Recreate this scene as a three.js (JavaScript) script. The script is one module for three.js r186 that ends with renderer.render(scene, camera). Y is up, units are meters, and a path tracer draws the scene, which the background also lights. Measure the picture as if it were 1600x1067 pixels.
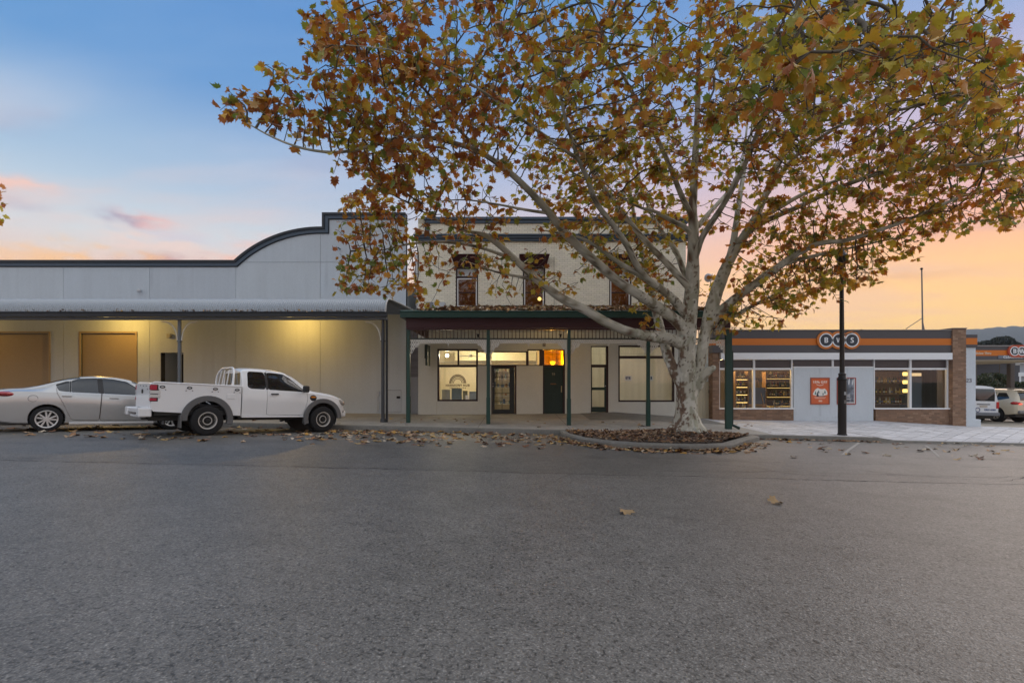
import * as THREE from 'three';
import { mergeGeometries, toCreasedNormals, mergeVertices } from 'three/addons/utils/BufferGeometryUtils.js';
import { ImprovedNoise } from 'three/addons/math/ImprovedNoise.js';
import { MarchingCubes } from 'three/addons/objects/MarchingCubes.js';
import { FontLoader } from 'three/addons/loaders/FontLoader.js';
import { TextGeometry } from 'three/addons/geometries/TextGeometry.js';
import { RoundedBoxGeometry } from 'three/addons/geometries/RoundedBoxGeometry.js';
import { Brush, Evaluator, SUBTRACTION, INTERSECTION } from 'three-bvh-csg';

// ---------------------------------------------------------------- camera
const W = 1600, H = 1067, FOCAL = 800, HORIZON = 597, EYE = 1.5;
const SKYI = 1.0, SUNI = 1.4, EXPO = 1.06, LAMPI = 9.5, ROOMI = 15, SHOPI = 8;
const scene = new THREE.Scene();
const camera = new THREE.PerspectiveCamera(2 * Math.atan(HORIZON / FOCAL) * 180 / Math.PI, W / (2 * HORIZON), 0.1, 20000);
camera.position.set(0, EYE, 0);
camera.lookAt(0, EYE, -10);
camera.setViewOffset(W, 2 * HORIZON, 0, 0, W, H);      // rising-front lens: level camera, horizon below the middle
camera.updateProjectionMatrix();
scene.add(camera);

// ---------------------------------------------------------------- random and noise
function rng(seed) { let a = seed >>> 0; return () => { a = (a + 0x6D2B79F5) | 0; let t = Math.imul(a ^ (a >>> 15), 1 | a); t = (t + Math.imul(t ^ (t >>> 7), 61 | t)) ^ t; return ((t ^ (t >>> 14)) >>> 0) / 4294967296; }; }
const perlin = new ImprovedNoise();
const noise = (x, y, z) => perlin.noise(x, y, z);
const fbm = (x, y, z, n = 4) => { let s = 0, a = 0.5, f = 1; for (let i = 0; i < n; i++) { s += a * noise(x * f, y * f, z * f + i * 7.3); a *= 0.5; f *= 2.03; } return s; };
const clamp = (v, a, b) => Math.min(b, Math.max(a, v));
const lerp = (a, b, t) => a + (b - a) * t;
const sstep = (a, b, v) => { const t = clamp((v - a) / (b - a), 0, 1); return t * t * (3 - 2 * t); };
const s2l = c => c <= 0.04045 ? c / 12.92 : Math.pow((c + 0.055) / 1.055, 2.4);
const srgb = (r, g, b) => [s2l(r / 255), s2l(g / 255), s2l(b / 255)];

// ---------------------------------------------------------------- sky: clear dusk with the afterglow low on the right
const GLOW_AZ = 0.78;                                     // azimuth of the afterglow, radians right of straight ahead
{
  const w = 2048, h = 1024, data = new Float32Array(w * h * 4);
  const stops = (list, t) => { let i = 0; while (i < list.length - 2 && t > list[i + 1][0]) i++; const [a, ca] = list[i], [b, cb] = list[i + 1]; const k = clamp((t - a) / (b - a), 0, 1), s = k * k * (3 - 2 * k); return [0, 1, 2].map(j => lerp(ca[j], cb[j], lerp(k, s, 0.4))); };
  const side = [[0, srgb(255, 199, 158)], [9.5, srgb(246, 212, 192)], [13, srgb(208, 223, 231)], [20, srgb(160, 192, 221)], [27, srgb(100, 154, 209)], [36, srgb(86, 142, 204)], [55, srgb(84, 136, 198)], [90, srgb(76, 124, 186)]];
  const glow = [[0, srgb(255, 202, 120).map(v => v * 1.25)], [5, srgb(255, 206, 124).map(v => v * 1.25)], [9, srgb(255, 202, 134).map(v => v * 1.2)], [13, srgb(252, 190, 152).map(v => v * 1.1)], [17, srgb(236, 194, 192)], [22, srgb(204, 190, 214)], [29, srgb(150, 172, 216)], [38, srgb(104, 152, 208)], [55, srgb(84, 136, 198)], [90, srgb(76, 124, 186)]];
  for (let j = 0; j < h; j++) {
    const el = ((j + 0.5) / h - 0.5) * 180, y = Math.sin(el * Math.PI / 180), ce = Math.cos(el * Math.PI / 180);
    for (let i = 0; i < w; i++) {
      const phi = ((i + 0.5) / w - 0.5) * 2 * Math.PI, x = Math.cos(phi) * ce, z = Math.sin(phi) * ce;
      const az = Math.atan2(x, -z);
      let d = Math.abs(az - GLOW_AZ); if (d > Math.PI) d = 2 * Math.PI - d;
      const e = Math.max(0, el);
      const g = Math.exp(-Math.pow(d / 0.85, 2));
      const a = stops(side, e), b = stops(glow, e);
      const c = [0, 1, 2].map(k => lerp(a[k], b[k], g));
      // thin streaky clouds, flat layers seen low: stretched along the horizon
      if (el > 0) {
        const hx = x / (y + 0.09), hz = z / (y + 0.09);
        const n1 = fbm(hx * 0.55 + 3.1, hz * 1.5 + 1.7, 0.4, 6), n2 = fbm(hx * 1.1 - 6.2, hz * 2.6 + 4.4, 2.1, 5);
        const low = sstep(1, 6, el) * (1 - sstep(14, 27, el));
        const veil = sstep(-0.05, 0.34, n1) * (0.25 + 0.75 * low) * 0.6;
        const pink = srgb(248, 196, 178), grey = srgb(168, 160, 186), white = srgb(216, 226, 238);
        const t = low; const tint = [0, 1, 2].map(k => lerp(white[k], pink[k], t * 0.85));
        for (let k = 0; k < 3; k++) c[k] = lerp(c[k], tint[k], veil * (1 - 0.45 * g));
        const dark = sstep(0.12, 0.42, n2) * low * 0.6 * (1 - 0.7 * g);
        for (let k = 0; k < 3; k++) c[k] = lerp(c[k], grey[k], dark);
      }
      // a few lit cloud banks low over the long building
      if (el > 4 && el < 24) {
        const A = az * 57.296, wob = fbm(A * 0.16, el * 0.55, 3.3, 5), fine = fbm(A * 0.42 + 9, el * 1.7, 1.1, 6);
        for (const [ca, ce2, wa, we, col, k] of [[-40.5, 9.6, 7, 1.25, srgb(255, 202, 146), 0.95], [-31.5, 10.4, 4.6, 0.95, srgb(196, 146, 156), 0.95], [-27, 11.6, 3.6, 1.3, srgb(248, 196, 176), 0.8], [-36, 14.4, 2.2, 0.55, srgb(240, 188, 180), 0.9], [-37.6, 14.2, 1.6, 0.5, srgb(168, 160, 184), 0.8], [-44.5, 15.6, 2.4, 0.35, srgb(246, 204, 190), 0.9], [-35, 12.4, 5, 0.9, srgb(244, 214, 202), 0.75], [-24, 13.6, 3.2, 0.6, srgb(238, 200, 196), 0.7], [-33, 13.4, 3.2, 0.4, srgb(214, 206, 216), 0.7], [40, 13.2, 7, 0.6, srgb(240, 182, 168), 0.5], [43, 15.5, 5, 0.7, srgb(232, 180, 190), 0.55], [34, 9.2, 9, 0.4, srgb(248, 190, 136), 0.5]]) { const u = (A - ca) / wa + 1.2 * wob + 0.7 * fine, q = (el - ce2) / we + 1.5 * wob + 2.6 * fine, m = clamp(1.25 * Math.exp(-(u * u + q * q)), 0, 1) * k; for (let j2 = 0; j2 < 3; j2++) c[j2] = lerp(c[j2], col[j2], m); }
      }
      // unseen bright cloud added overhead and behind, to lift and grey the light
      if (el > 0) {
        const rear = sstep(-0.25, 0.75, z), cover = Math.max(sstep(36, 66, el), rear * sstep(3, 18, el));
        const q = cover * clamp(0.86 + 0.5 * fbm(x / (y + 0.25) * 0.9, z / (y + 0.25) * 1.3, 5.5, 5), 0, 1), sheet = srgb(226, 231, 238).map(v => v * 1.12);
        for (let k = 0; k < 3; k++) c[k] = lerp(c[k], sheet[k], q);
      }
      const o = (j * w + i) * 4;
      data[o] = c[0]; data[o + 1] = c[1]; data[o + 2] = c[2]; data[o + 3] = 1;
    }
  }
  const sky = new THREE.DataTexture(data, w, h, THREE.RGBAFormat, THREE.FloatType);
  sky.mapping = THREE.EquirectangularReflectionMapping; sky.magFilter = THREE.LinearFilter; sky.minFilter = THREE.LinearFilter; sky.needsUpdate = true;
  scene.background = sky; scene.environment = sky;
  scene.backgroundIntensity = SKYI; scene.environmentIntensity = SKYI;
}
// ---------------------------------------------------------------- the low sun's broad veiled light
const sun = new THREE.DirectionalLight(new THREE.Color().setRGB(1.0, 0.86, 0.7), SUNI);
{
  const az = 1.0, el = 0.6, r = 60;
  sun.position.set(Math.sin(az) * Math.cos(el) * r, Math.sin(el) * r, -Math.cos(az) * Math.cos(el) * r);
  sun.target.position.set(0, 2, -14);
  sun.position.add(sun.target.position);
  sun.castShadow = true; sun.shadow.radius = 110;
  sun.shadow.mapSize.set(2048, 2048);
  Object.assign(sun.shadow.camera, { left: -36, right: 36, top: 30, bottom: -30, near: 1, far: 160 });
  scene.add(sun); scene.add(sun.target);
}
const renderer = new THREE.WebGLRenderer({ antialias: true });
renderer.setSize(1024, 682);
renderer.toneMapping = THREE.LinearToneMapping;
renderer.toneMappingExposure = EXPO;
renderer.shadowMap.enabled = true;

// ---------------------------------------------------------------- helpers
const V3 = (x, y, z) => new THREE.Vector3(x, y, z);
const names = {};
function numbered(n) { const k = (names[n] = (names[n] ?? -1) + 1); return k ? `${n}_${String(k).padStart(3, '0')}` : n; }
function prep(o) { o.castShadow = true; o.receiveShadow = true; return o; }
function mat(c, roughness = 0.8, o = {}) { const m = new (o.physical ? THREE.MeshPhysicalMaterial : THREE.MeshStandardMaterial)({ roughness, ...Object.fromEntries(Object.entries(o).filter(([k]) => k !== 'physical')) }); if (c) m.color.setRGB(c[0], c[1], c[2]); return m; }
function merged(g) { if (!Array.isArray(g)) return g; if (g.length === 1) return g[0]; const ni = g.some(x => !x.index); const keys = g.map(x => Object.keys(x.attributes)).reduce((a, b) => a.filter(k => b.includes(k))); return mergeGeometries(g.map(x => { const q = ni && x.index ? x.toNonIndexed() : x; for (const k of Object.keys(q.attributes)) if (!keys.includes(k)) q.deleteAttribute(k); return q; })); }
function mesh(name, g, m, parent) { const o = prep(new THREE.Mesh(merged(g), m)); if (parent) { o.name = name; parent.add(o); } else { o.name = numbered(name); scene.add(o); } return o; }
function tag(o, label, category, group) { o.userData.label = label; o.userData.category = category; if (group) o.userData.group = group; return o; }
function thing(name, label, category, group, p = [0, 0, 0]) { const o = new THREE.Group(); o.name = numbered(name); scene.add(o); o.position.set(...p); return tag(o, label, category, group); }
function part(name, parent, p) { const o = new THREE.Group(); o.name = name; parent.add(o); if (p) o.position.set(...p); return o; }
function struct(o) { o.userData.kind = 'structure'; return o; }
function stuff(o) { o.userData.kind = 'stuff'; return o; }
function planarUV(g) {                                    // uv in metres, by the direction each face looks
  if (g.index) g = g.toNonIndexed();
  const p = g.attributes.position, n = p.count, uv = new Float32Array(n * 2), a = V3(), b = V3(), c = V3();
  for (let i = 0; i < n; i += 3) {
    a.fromBufferAttribute(p, i); b.fromBufferAttribute(p, i + 1); c.fromBufferAttribute(p, i + 2);
    const f = b.clone().sub(a).cross(c.clone().sub(a)); const ax = Math.abs(f.x), ay = Math.abs(f.y), az = Math.abs(f.z);
    [a, b, c].forEach((v, k) => { const q = (i + k) * 2; if (az >= ax && az >= ay) { uv[q] = v.x; uv[q + 1] = v.y; } else if (ay >= ax) { uv[q] = v.x; uv[q + 1] = v.z; } else { uv[q] = v.z; uv[q + 1] = v.y; } });
  }
  g.setAttribute('uv', new THREE.BufferAttribute(uv, 2)); return g;
}
function box(x0, x1, y0, y1, z0, z1) { const g = new THREE.BoxGeometry(Math.abs(x1 - x0), Math.abs(y1 - y0), Math.abs(z1 - z0)); g.translate((x0 + x1) / 2, (y0 + y1) / 2, (z0 + z1) / 2); return planarUV(g); }
function rbox(x0, x1, y0, y1, z0, z1, r = 0.01) { const g = new RoundedBoxGeometry(Math.abs(x1 - x0), Math.abs(y1 - y0), Math.abs(z1 - z0), 1, r); g.translate((x0 + x1) / 2, (y0 + y1) / 2, (z0 + z1) / 2); return planarUV(g); }
function cyl(p, q, r0, r1 = r0, n = 12) { const a = V3(...p), b = V3(...q), d = b.clone().sub(a); const g = new THREE.CylinderGeometry(r1, r0, d.length(), n); g.applyQuaternion(new THREE.Quaternion().setFromUnitVectors(V3(0, 1, 0), d.clone().normalize())); const m = a.add(b).multiplyScalar(0.5); g.translate(m.x, m.y, m.z); return g; }
function shapeOf(pts, holes = []) { const s = new THREE.Shape(pts.map(p => new THREE.Vector2(p[0], p[1]))); for (const h of holes) s.holes.push(new THREE.Path(h.map(p => new THREE.Vector2(p[0], p[1])))); return s; }
function slab(pts, z0, z1, holes = []) { const g = new THREE.ExtrudeGeometry(shapeOf(pts, holes), { depth: z1 - z0, bevelEnabled: false }); g.translate(0, 0, z0); return planarUV(g); }
const rect = (x0, x1, y0, y1) => [[x0, y0], [x1, y0], [x1, y1], [x0, y1]];
const frame4 = (x0, x1, y0, y1, z0, z1, w) => [box(x0, x0 + w, y0, y1, z0, z1), box(x1 - w, x1, y0, y1, z0, z1), box(x0 + w, x1 - w, y1 - w, y1, z0, z1), box(x0 + w, x1 - w, y0, y0 + w, z0, z1)];
// from a place in the view and a distance to metres: x right, y up, z towards the viewer
const at = (px, py, Z) => V3((px - 800) * Z / FOCAL, EYE - (py - HORIZON) * Z / FOCAL, -Z);
function canvasTex(w, h, draw) { const c = document.createElement('canvas'); c.width = w; c.height = h; draw(c.getContext('2d'), w, h); const t = new THREE.CanvasTexture(c); t.colorSpace = THREE.SRGBColorSpace; return t; }
function dataTex(n, fn, srgbSpace, rep = 1) { const d = new Uint8Array(n * n * 4); for (let j = 0; j < n; j++) for (let i = 0; i < n; i++) { const v = fn(i, j), o = (j * n + i) * 4; if (typeof v === 'number') { d[o] = d[o + 1] = d[o + 2] = clamp(v, 0, 255); } else { d[o] = clamp(v[0], 0, 255); d[o + 1] = clamp(v[1], 0, 255); d[o + 2] = clamp(v[2], 0, 255); } d[o + 3] = 255; } const t = new THREE.DataTexture(d, n, n); t.wrapS = t.wrapT = THREE.RepeatWrapping; t.magFilter = THREE.LinearFilter; t.minFilter = THREE.LinearMipmapLinearFilter; t.generateMipmaps = true; if (srgbSpace) t.colorSpace = THREE.SRGBColorSpace; t.repeat.set(rep, rep); t.needsUpdate = true; return t; }
// noise that wraps round a tile of n pixels
function tileNoise(n, cells, seed) { const r = rng(seed), g = new Float32Array(cells * cells); for (let i = 0; i < g.length; i++) g[i] = r() * 2 - 1; return (i, j) => { const x = i / n * cells, y = j / n * cells, x0 = Math.floor(x), y0 = Math.floor(y), fx = x - x0, fy = y - y0, ux = fx * fx * (3 - 2 * fx), uy = fy * fy * (3 - 2 * fy); const G = (a, b) => g[((b % cells + cells) % cells) * cells + ((a % cells + cells) % cells)]; return lerp(lerp(G(x0, y0), G(x0 + 1, y0), ux), lerp(G(x0, y0 + 1), G(x0 + 1, y0 + 1), ux), uy); }; }
const font = await new FontLoader().loadAsync('fonts/droid/droid_sans_bold.typeface.json');
function text3(str, size, depth, x, y, z) { const g = new TextGeometry(str, { font, size, depth, curveSegments: 6, bevelEnabled: false }); g.computeBoundingBox(); const b = g.boundingBox; g.translate(x - (b.min.x + b.max.x) / 2, y - (b.min.y + b.max.y) / 2, z); return g; }

// ---------------------------------------------------------------- lie of the land: the street falls gently to the right
const FALL = 0.023, KERB = 16.2, WALL = 22.5;
const roadY = (X, Z) => -FALL * clamp(X, -70, 70) - 0.035 * clamp(Z - 12.5, 0, KERB - 12.5);
const wallTab = [[-60, 0.5], [-8, 0.14], [-4.9, 0.11], [-3.9, 0.07], [-0.3, 0.09], [2.8, 0.12], [4.5, 0.18], [7, 0.0], [9.15, -0.16], [12.4, -0.19], [16, -0.2], [19.7, -0.42], [24, -0.55], [60, -1.4]];
function tab(t, x) { let i = 0; while (i < t.length - 2 && x > t[i + 1][0]) i++; const [a, u] = t[i], [b, v] = t[i + 1]; return lerp(u, v, clamp((x - a) / (b - a), 0, 1)); }
const kerbTop = X => roadY(X, KERB) + lerp(0.14, 0.055, sstep(11.6, 12.0, X));
const pathY = (X, Z) => lerp(kerbTop(X), tab(wallTab, X), clamp((Z - KERB) / (WALL - KERB), 0, 1));
const groundAt = (px, py, fy = roadY) => { let Z = 12; for (let k = 0; k < 30; k++) { const X = (px - 800) * Z / FOCAL; Z = lerp(Z, FOCAL * (EYE - fy(X, Z)) / (py - HORIZON), 0.7); } const X = (px - 800) * Z / FOCAL; return V3(X, fy(X, Z), -Z); };

// ================================================================ MATERIALS SHARED
function grainTex(n, seed, base, spread, tint, cells = [n / 3, n / 6, 24, 6], amp = [0.5, 0.3, 0.12, 0.08]) {
  const ns = cells.map((c, k) => tileNoise(n, Math.round(c), seed + k)), r = rng(seed + 99);
  return dataTex(n, (i, j) => { let s = 0; for (let k = 0; k < ns.length; k++) s += ns[k](i, j) * amp[k]; s += (r() - 0.5) * 0.25; const v = base + spread * s; return [v * tint[0], v * tint[1], v * tint[2]]; }, true);
}
const N = 2048;
const roadFine = tileNoise(N, 700, 11), roadMid = tileNoise(N, 330, 12), roadCoarse = tileNoise(N, 40, 13), roadWide = tileNoise(N, 9, 14);
const roadRnd = rng(15);
const roadBump = new Float32Array(N * N);
const asphaltMap = dataTex(N, (i, j) => {
  const a = roadFine(i, j), b = roadMid(i, j), c = roadCoarse(i, j), d = roadWide(i, j), r = roadRnd();
  roadBump[j * N + i] = 128 + 70 * a + 40 * b;
  let v = 104 + 20 * a + 13 * b + 5 * c + 4 * d + (r - 0.5) * 10;
  if (a > 0.62) v += 26 * (a - 0.62) / 0.38 + 8;        // pale chips of stone
  if (b < -0.6) v -= 22;                                  // open pores
  return [v * 1.0, v * 0.985, v * 0.965];
}, true);
const asphaltBump = dataTex(N, (i, j) => roadBump[j * N + i], false);
for (const t of [asphaltMap, asphaltBump]) t.repeat.set(1 / 5.3, 1 / 5.3);
const M = {};
M.asphalt = mat([0.96, 0.94, 0.905], 0.52, { map: asphaltMap, bumpMap: asphaltBump, bumpScale: 0.004, vertexColors: true });
const concreteMap = grainTex(1024, 31, 176, 34, [1, 0.985, 0.95], [340, 120, 30, 7], [0.35, 0.25, 0.25, 0.3]); concreteMap.repeat.set(0.4, 0.4);
const paverMap = grainTex(512, 71, 226, 26, [1, 1, 1.01], [170, 60, 16, 5], [0.35, 0.25, 0.25, 0.3]); paverMap.repeat.set(0.6, 0.6);
const paintMap = grainTex(1024, 51, 232, 16, [1, 1, 1], [300, 90, 20, 6], [0.3, 0.2, 0.08, 0.1]); paintMap.repeat.set(0.35, 0.35);
const streakMap = (() => { const a = tileNoise(1024, 300, 81), b = tileNoise(1024, 120, 82), c = tileNoise(1024, 34, 83), d = tileNoise(1024, 14, 84); const t = dataTex(1024, (i, j) => { const run = b(i, j / 20) * 0.6 + c(i, j / 9) * 0.8, drip = Math.max(0, c(i + 333, j / 14 + 80) - 0.45) * Math.max(0, d(i, j) + 0.3); return 231 + 4 * a(i, j) + 2.6 * run + 2.5 * d(i, j) - 20 * drip; }, true); t.repeat.set(0.13, 0.095); return t; })();
const stuccoBump = dataTex(512, (() => { const a = tileNoise(512, 150, 61), b = tileNoise(512, 40, 62); return (i, j) => 128 + 70 * a(i, j) + 40 * b(i, j); })(), false); stuccoBump.repeat.set(0.8, 0.8);
M.concrete = mat([0.74, 0.73, 0.72], 0.85, { map: concreteMap, vertexColors: true });
M.kerb = mat([0.42, 0.415, 0.40], 0.85, { map: concreteMap });
M.darkpath = mat([0.44, 0.44, 0.44], 0.85, { map: concreteMap });
M.soil = mat([0.075, 0.05, 0.035], 1);
M.grass = mat([0.12, 0.105, 0.06], 1);

// ================================================================ GROUND
function gridSheet(xs, zs, fy, lift = 0, colour) {       // xs metres right, zs metres away
  const nx = xs.length, nz = zs.length, pos = [], uv = [], idx = [], col = [];
  for (let j = 0; j < nz; j++) for (let i = 0; i < nx; i++) { pos.push(xs[i], fy(xs[i], zs[j]) + lift, -zs[j]); uv.push(xs[i], zs[j]); if (colour) col.push(...colour(xs[i], zs[j])); }
  for (let j = 0; j < nz - 1; j++) for (let i = 0; i < nx - 1; i++) { const a = j * nx + i, b = a + 1, c = a + nx, d = c + 1; idx.push(a, b, c, b, d, c); }
  const g = new THREE.BufferGeometry(); g.setAttribute('position', new THREE.Float32BufferAttribute(pos, 3)); g.setAttribute('uv', new THREE.Float32BufferAttribute(uv, 2)); if (colour) g.setAttribute('color', new THREE.Float32BufferAttribute(col, 3)); g.setIndex(idx); g.computeVertexNormals(); return g;
}
const steps = (a, b, s) => { const n = Math.max(1, Math.round((b - a) / s)); return Array.from({ length: n + 1 }, (_, i) => a + (b - a) * i / n); };
const farSteps = [-4000, -1500, -600, -250, -120, ...steps(-70, 70, 10), 120, 250, 600, 1500, 4000];
struct(mesh('ground', gridSheet(farSteps, [-4000, -1000, -300, -100, -40, ...steps(-20, 60, 8), 100, 200, 400, 900, 2000, 4000, 6000], (X, Z) => roadY(X, Math.max(Z, 0)) - 0.22), M.grass));

{ // road surface: uneven tone of old seal, darker along the worn strip by the parking bays
  const xs = [...steps(-70, -24, 4), ...steps(-23.6, 23.6, 0.2), ...steps(24, 70, 4)], zs = [...steps(-16, 0, 4), ...steps(0.4, KERB, 0.2)];
  const colour = (X, Z) => {
    const edge = 8.52 + 0.05 * noise(X * 0.7, 0, 3);
    let v = 1 + 0.09 * fbm(X * 0.22, Z * 0.5, 1.3, 4) + 0.05 * fbm(X * 1.3, Z * 1.6, 4.1, 3);
    if (Z > edge) v *= 0.84 + 0.16 * fbm(X * 0.5, Z * 0.9, 8.8, 4);
    v *= 1 - 0.08 * Math.exp(-Math.pow((Z - 6.3 - 0.3 * noise(X * 0.1, 0, 9)) / 0.5, 2)) * (0.6 + noise(X * 0.3, 2, 1));   // wheel tracks
    v *= 1 - 0.07 * Math.exp(-Math.pow((Z - 4.6) / 0.35, 2)) * (0.7 + noise(X * 0.25, 5, 1));
    const oil = sstep(0.28, 0.42, fbm(X * 0.9 + 11, Z * 0.9, 2.2, 4)); v *= 1 - 0.2 * oil; if (Z > 10.2 && Z < 15.5) v *= 1 - 0.25 * sstep(0.1, 0.3, fbm(X * 0.7 + 3, Z * 0.8, 6.2, 4));
    return [v, v, v];
  };
  struct(mesh('road', gridSheet(xs, zs, roadY, 0, colour), M.asphalt));
}
// cracks and sealed joints in the bitumen
const roadCracks = [];
function crack(pts, width, seed, wander = 0.06, m) {
  const r = rng(seed), curve = new THREE.CatmullRomCurve3(pts.map(p => V3(p[0], 0, -p[1]))), n = Math.max(8, Math.round(curve.getLength() / 0.09)), pos = [], idx = [];
  for (let i = 0; i <= n; i++) {
    const p = curve.getPointAt(i / n), t = curve.getTangentAt(i / n), s = V3(-t.z, 0, t.x);
    const o = wander * 1.6 * fbm(i * 0.11, seed * 3.7, 0.2, 4) + (r() - 0.5) * 0.018, wd = 1.5 * width * (0.25 + 1.1 * r() * r()) * (0.55 + 0.9 * Math.abs(noise(i * 0.07, seed, 5)));
    for (const k of [-1, 1]) { const x = p.x + s.x * (o + k * wd / 2), z = p.z + s.z * (o + k * wd / 2); pos.push(x, roadY(x, -z) + 0.004, z); }
    if (i < n) { const a = i * 2; idx.push(a, a + 1, a + 2, a + 1, a + 3, a + 2); }
  }
  const g = new THREE.BufferGeometry(); g.setAttribute('position', new THREE.Float32BufferAttribute(pos, 3)); g.setIndex(idx); g.computeVertexNormals();
  roadCracks.push(g);
}
crack([[-22, 8.6], [-12, 8.5], [-4, 8.55], [0, 8.5], [6, 8.45], [14, 8.5], [22, 8.55]], 0.03, 1, 0.08);
crack([[2.5, 8.9], [5, 9.2], [8, 9.1], [12, 9.5], [20, 9.6]], 0.022, 2, 0.12);
crack([[3.6, 10.0], [4.4, 9.7], [4.9, 9.1], [5.6, 8.8]], 0.02, 3, 0.1);
crack([[3.4, 10.2], [7, 10.4], [12, 10.3], [19, 10.8]], 0.018, 4, 0.1);
crack([[6.5, 9.6], [7.2, 9.1], [8.5, 8.8], [9.5, 9.3], [11, 9.0]], 0.02, 5, 0.14);
crack([[-9, 8.6], [-7, 9.2], [-5.5, 9.6], [-2, 9.8]], 0.012, 6, 0.12);
crack([[-5, 8.6], [-4.3, 9.0], [-3.9, 9.5]], 0.012, 7, 0.1);
crack([[-1.2, 8.6], [-0.5, 9.3], [0.6, 9.9], [2.2, 10.5]], 0.01, 8, 0.12);
crack([[1.0, 8.5], [0.4, 7.3], [0.2, 6.9]], 0.008, 9, 0.06);
crack([[9, 11.4], [12, 11.6], [16, 11.5]], 0.018, 10, 0.1);
struct(mesh('road_crack', roadCracks, mat([0.028, 0.027, 0.027], 0.95)));

// ---------------------------------------------------------------- kerb, gutter and footpath
const ISLAND = { l: 1.55, r: 7.55 };
{
  const xs = steps(-40, 40, 0.8); if (!xs.includes(11.8)) xs.push(11.6, 11.8, 12.0); xs.sort((a, b) => a - b);
  const pos = [], idx = [], prof = X => { const b = roadY(X, KERB), t = kerbTop(X); return [[KERB - 0.02, b - 0.1], [KERB, t - 0.03], [KERB + 0.03, t], [KERB + 0.17, t + 0.002], [KERB + 0.17, t - 0.2]]; };
  xs.forEach(X => prof(X).forEach(([Z, y]) => pos.push(X, y, -Z)));
  for (let i = 0; i < xs.length - 1; i++) for (let k = 0; k < 4; k++) { const a = i * 5 + k, c = a + 5; idx.push(a, c, a + 1, a + 1, c, c + 1); }
  const g = new THREE.BufferGeometry(); g.setAttribute('position', new THREE.Float32BufferAttribute(pos, 3)); g.setIndex(idx);
  struct(mesh('kerb', planarUV(toCreasedNormals(g, 0.7)), M.kerb));
}
struct(mesh('gutter', gridSheet(steps(-40, 40, 1), [KERB - 0.42, KERB - 0.01], roadY, 0.005), mat([0.27, 0.265, 0.255], 0.85, { map: concreteMap })));
const tone = (X, Z) => { const v = 1 + 0.22 * fbm(X * 0.5, Z * 0.7, 3.3, 5) - 0.14 * sstep(0.2, 0.45, fbm(X * 1.1 + 5, Z * 1.1, 7.7, 4)); return [v, v, v]; };
{ // left of the tree: poured concrete bays with tooled joints
  const joints = [-40, -30, -25, -21, -17.5, -14, -10.6, -7.4, -4.2, -1.1, 1.9, 4.6, 8.4]; const fp = part('footpath', scene); fp.name = 'footpath'; struct(fp);
  for (let i = 0; i < joints.length - 1; i++) for (const [z0, z1] of [[KERB + 0.17, 19.4], [19.41, WALL + 0.2]]) {
    const m = mesh('concrete_slab', gridSheet(steps(joints[i] + 0.006, joints[i + 1] - 0.006, 0.3), steps(z0, z1, 0.3), pathY, 0, tone), M.concrete, fp);
  }
  mesh('joint_bed', gridSheet(steps(-40, 8.4, 1), steps(KERB + 0.17, WALL + 0.2, 1), pathY, -0.012), M.soil, fp);
}
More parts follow.
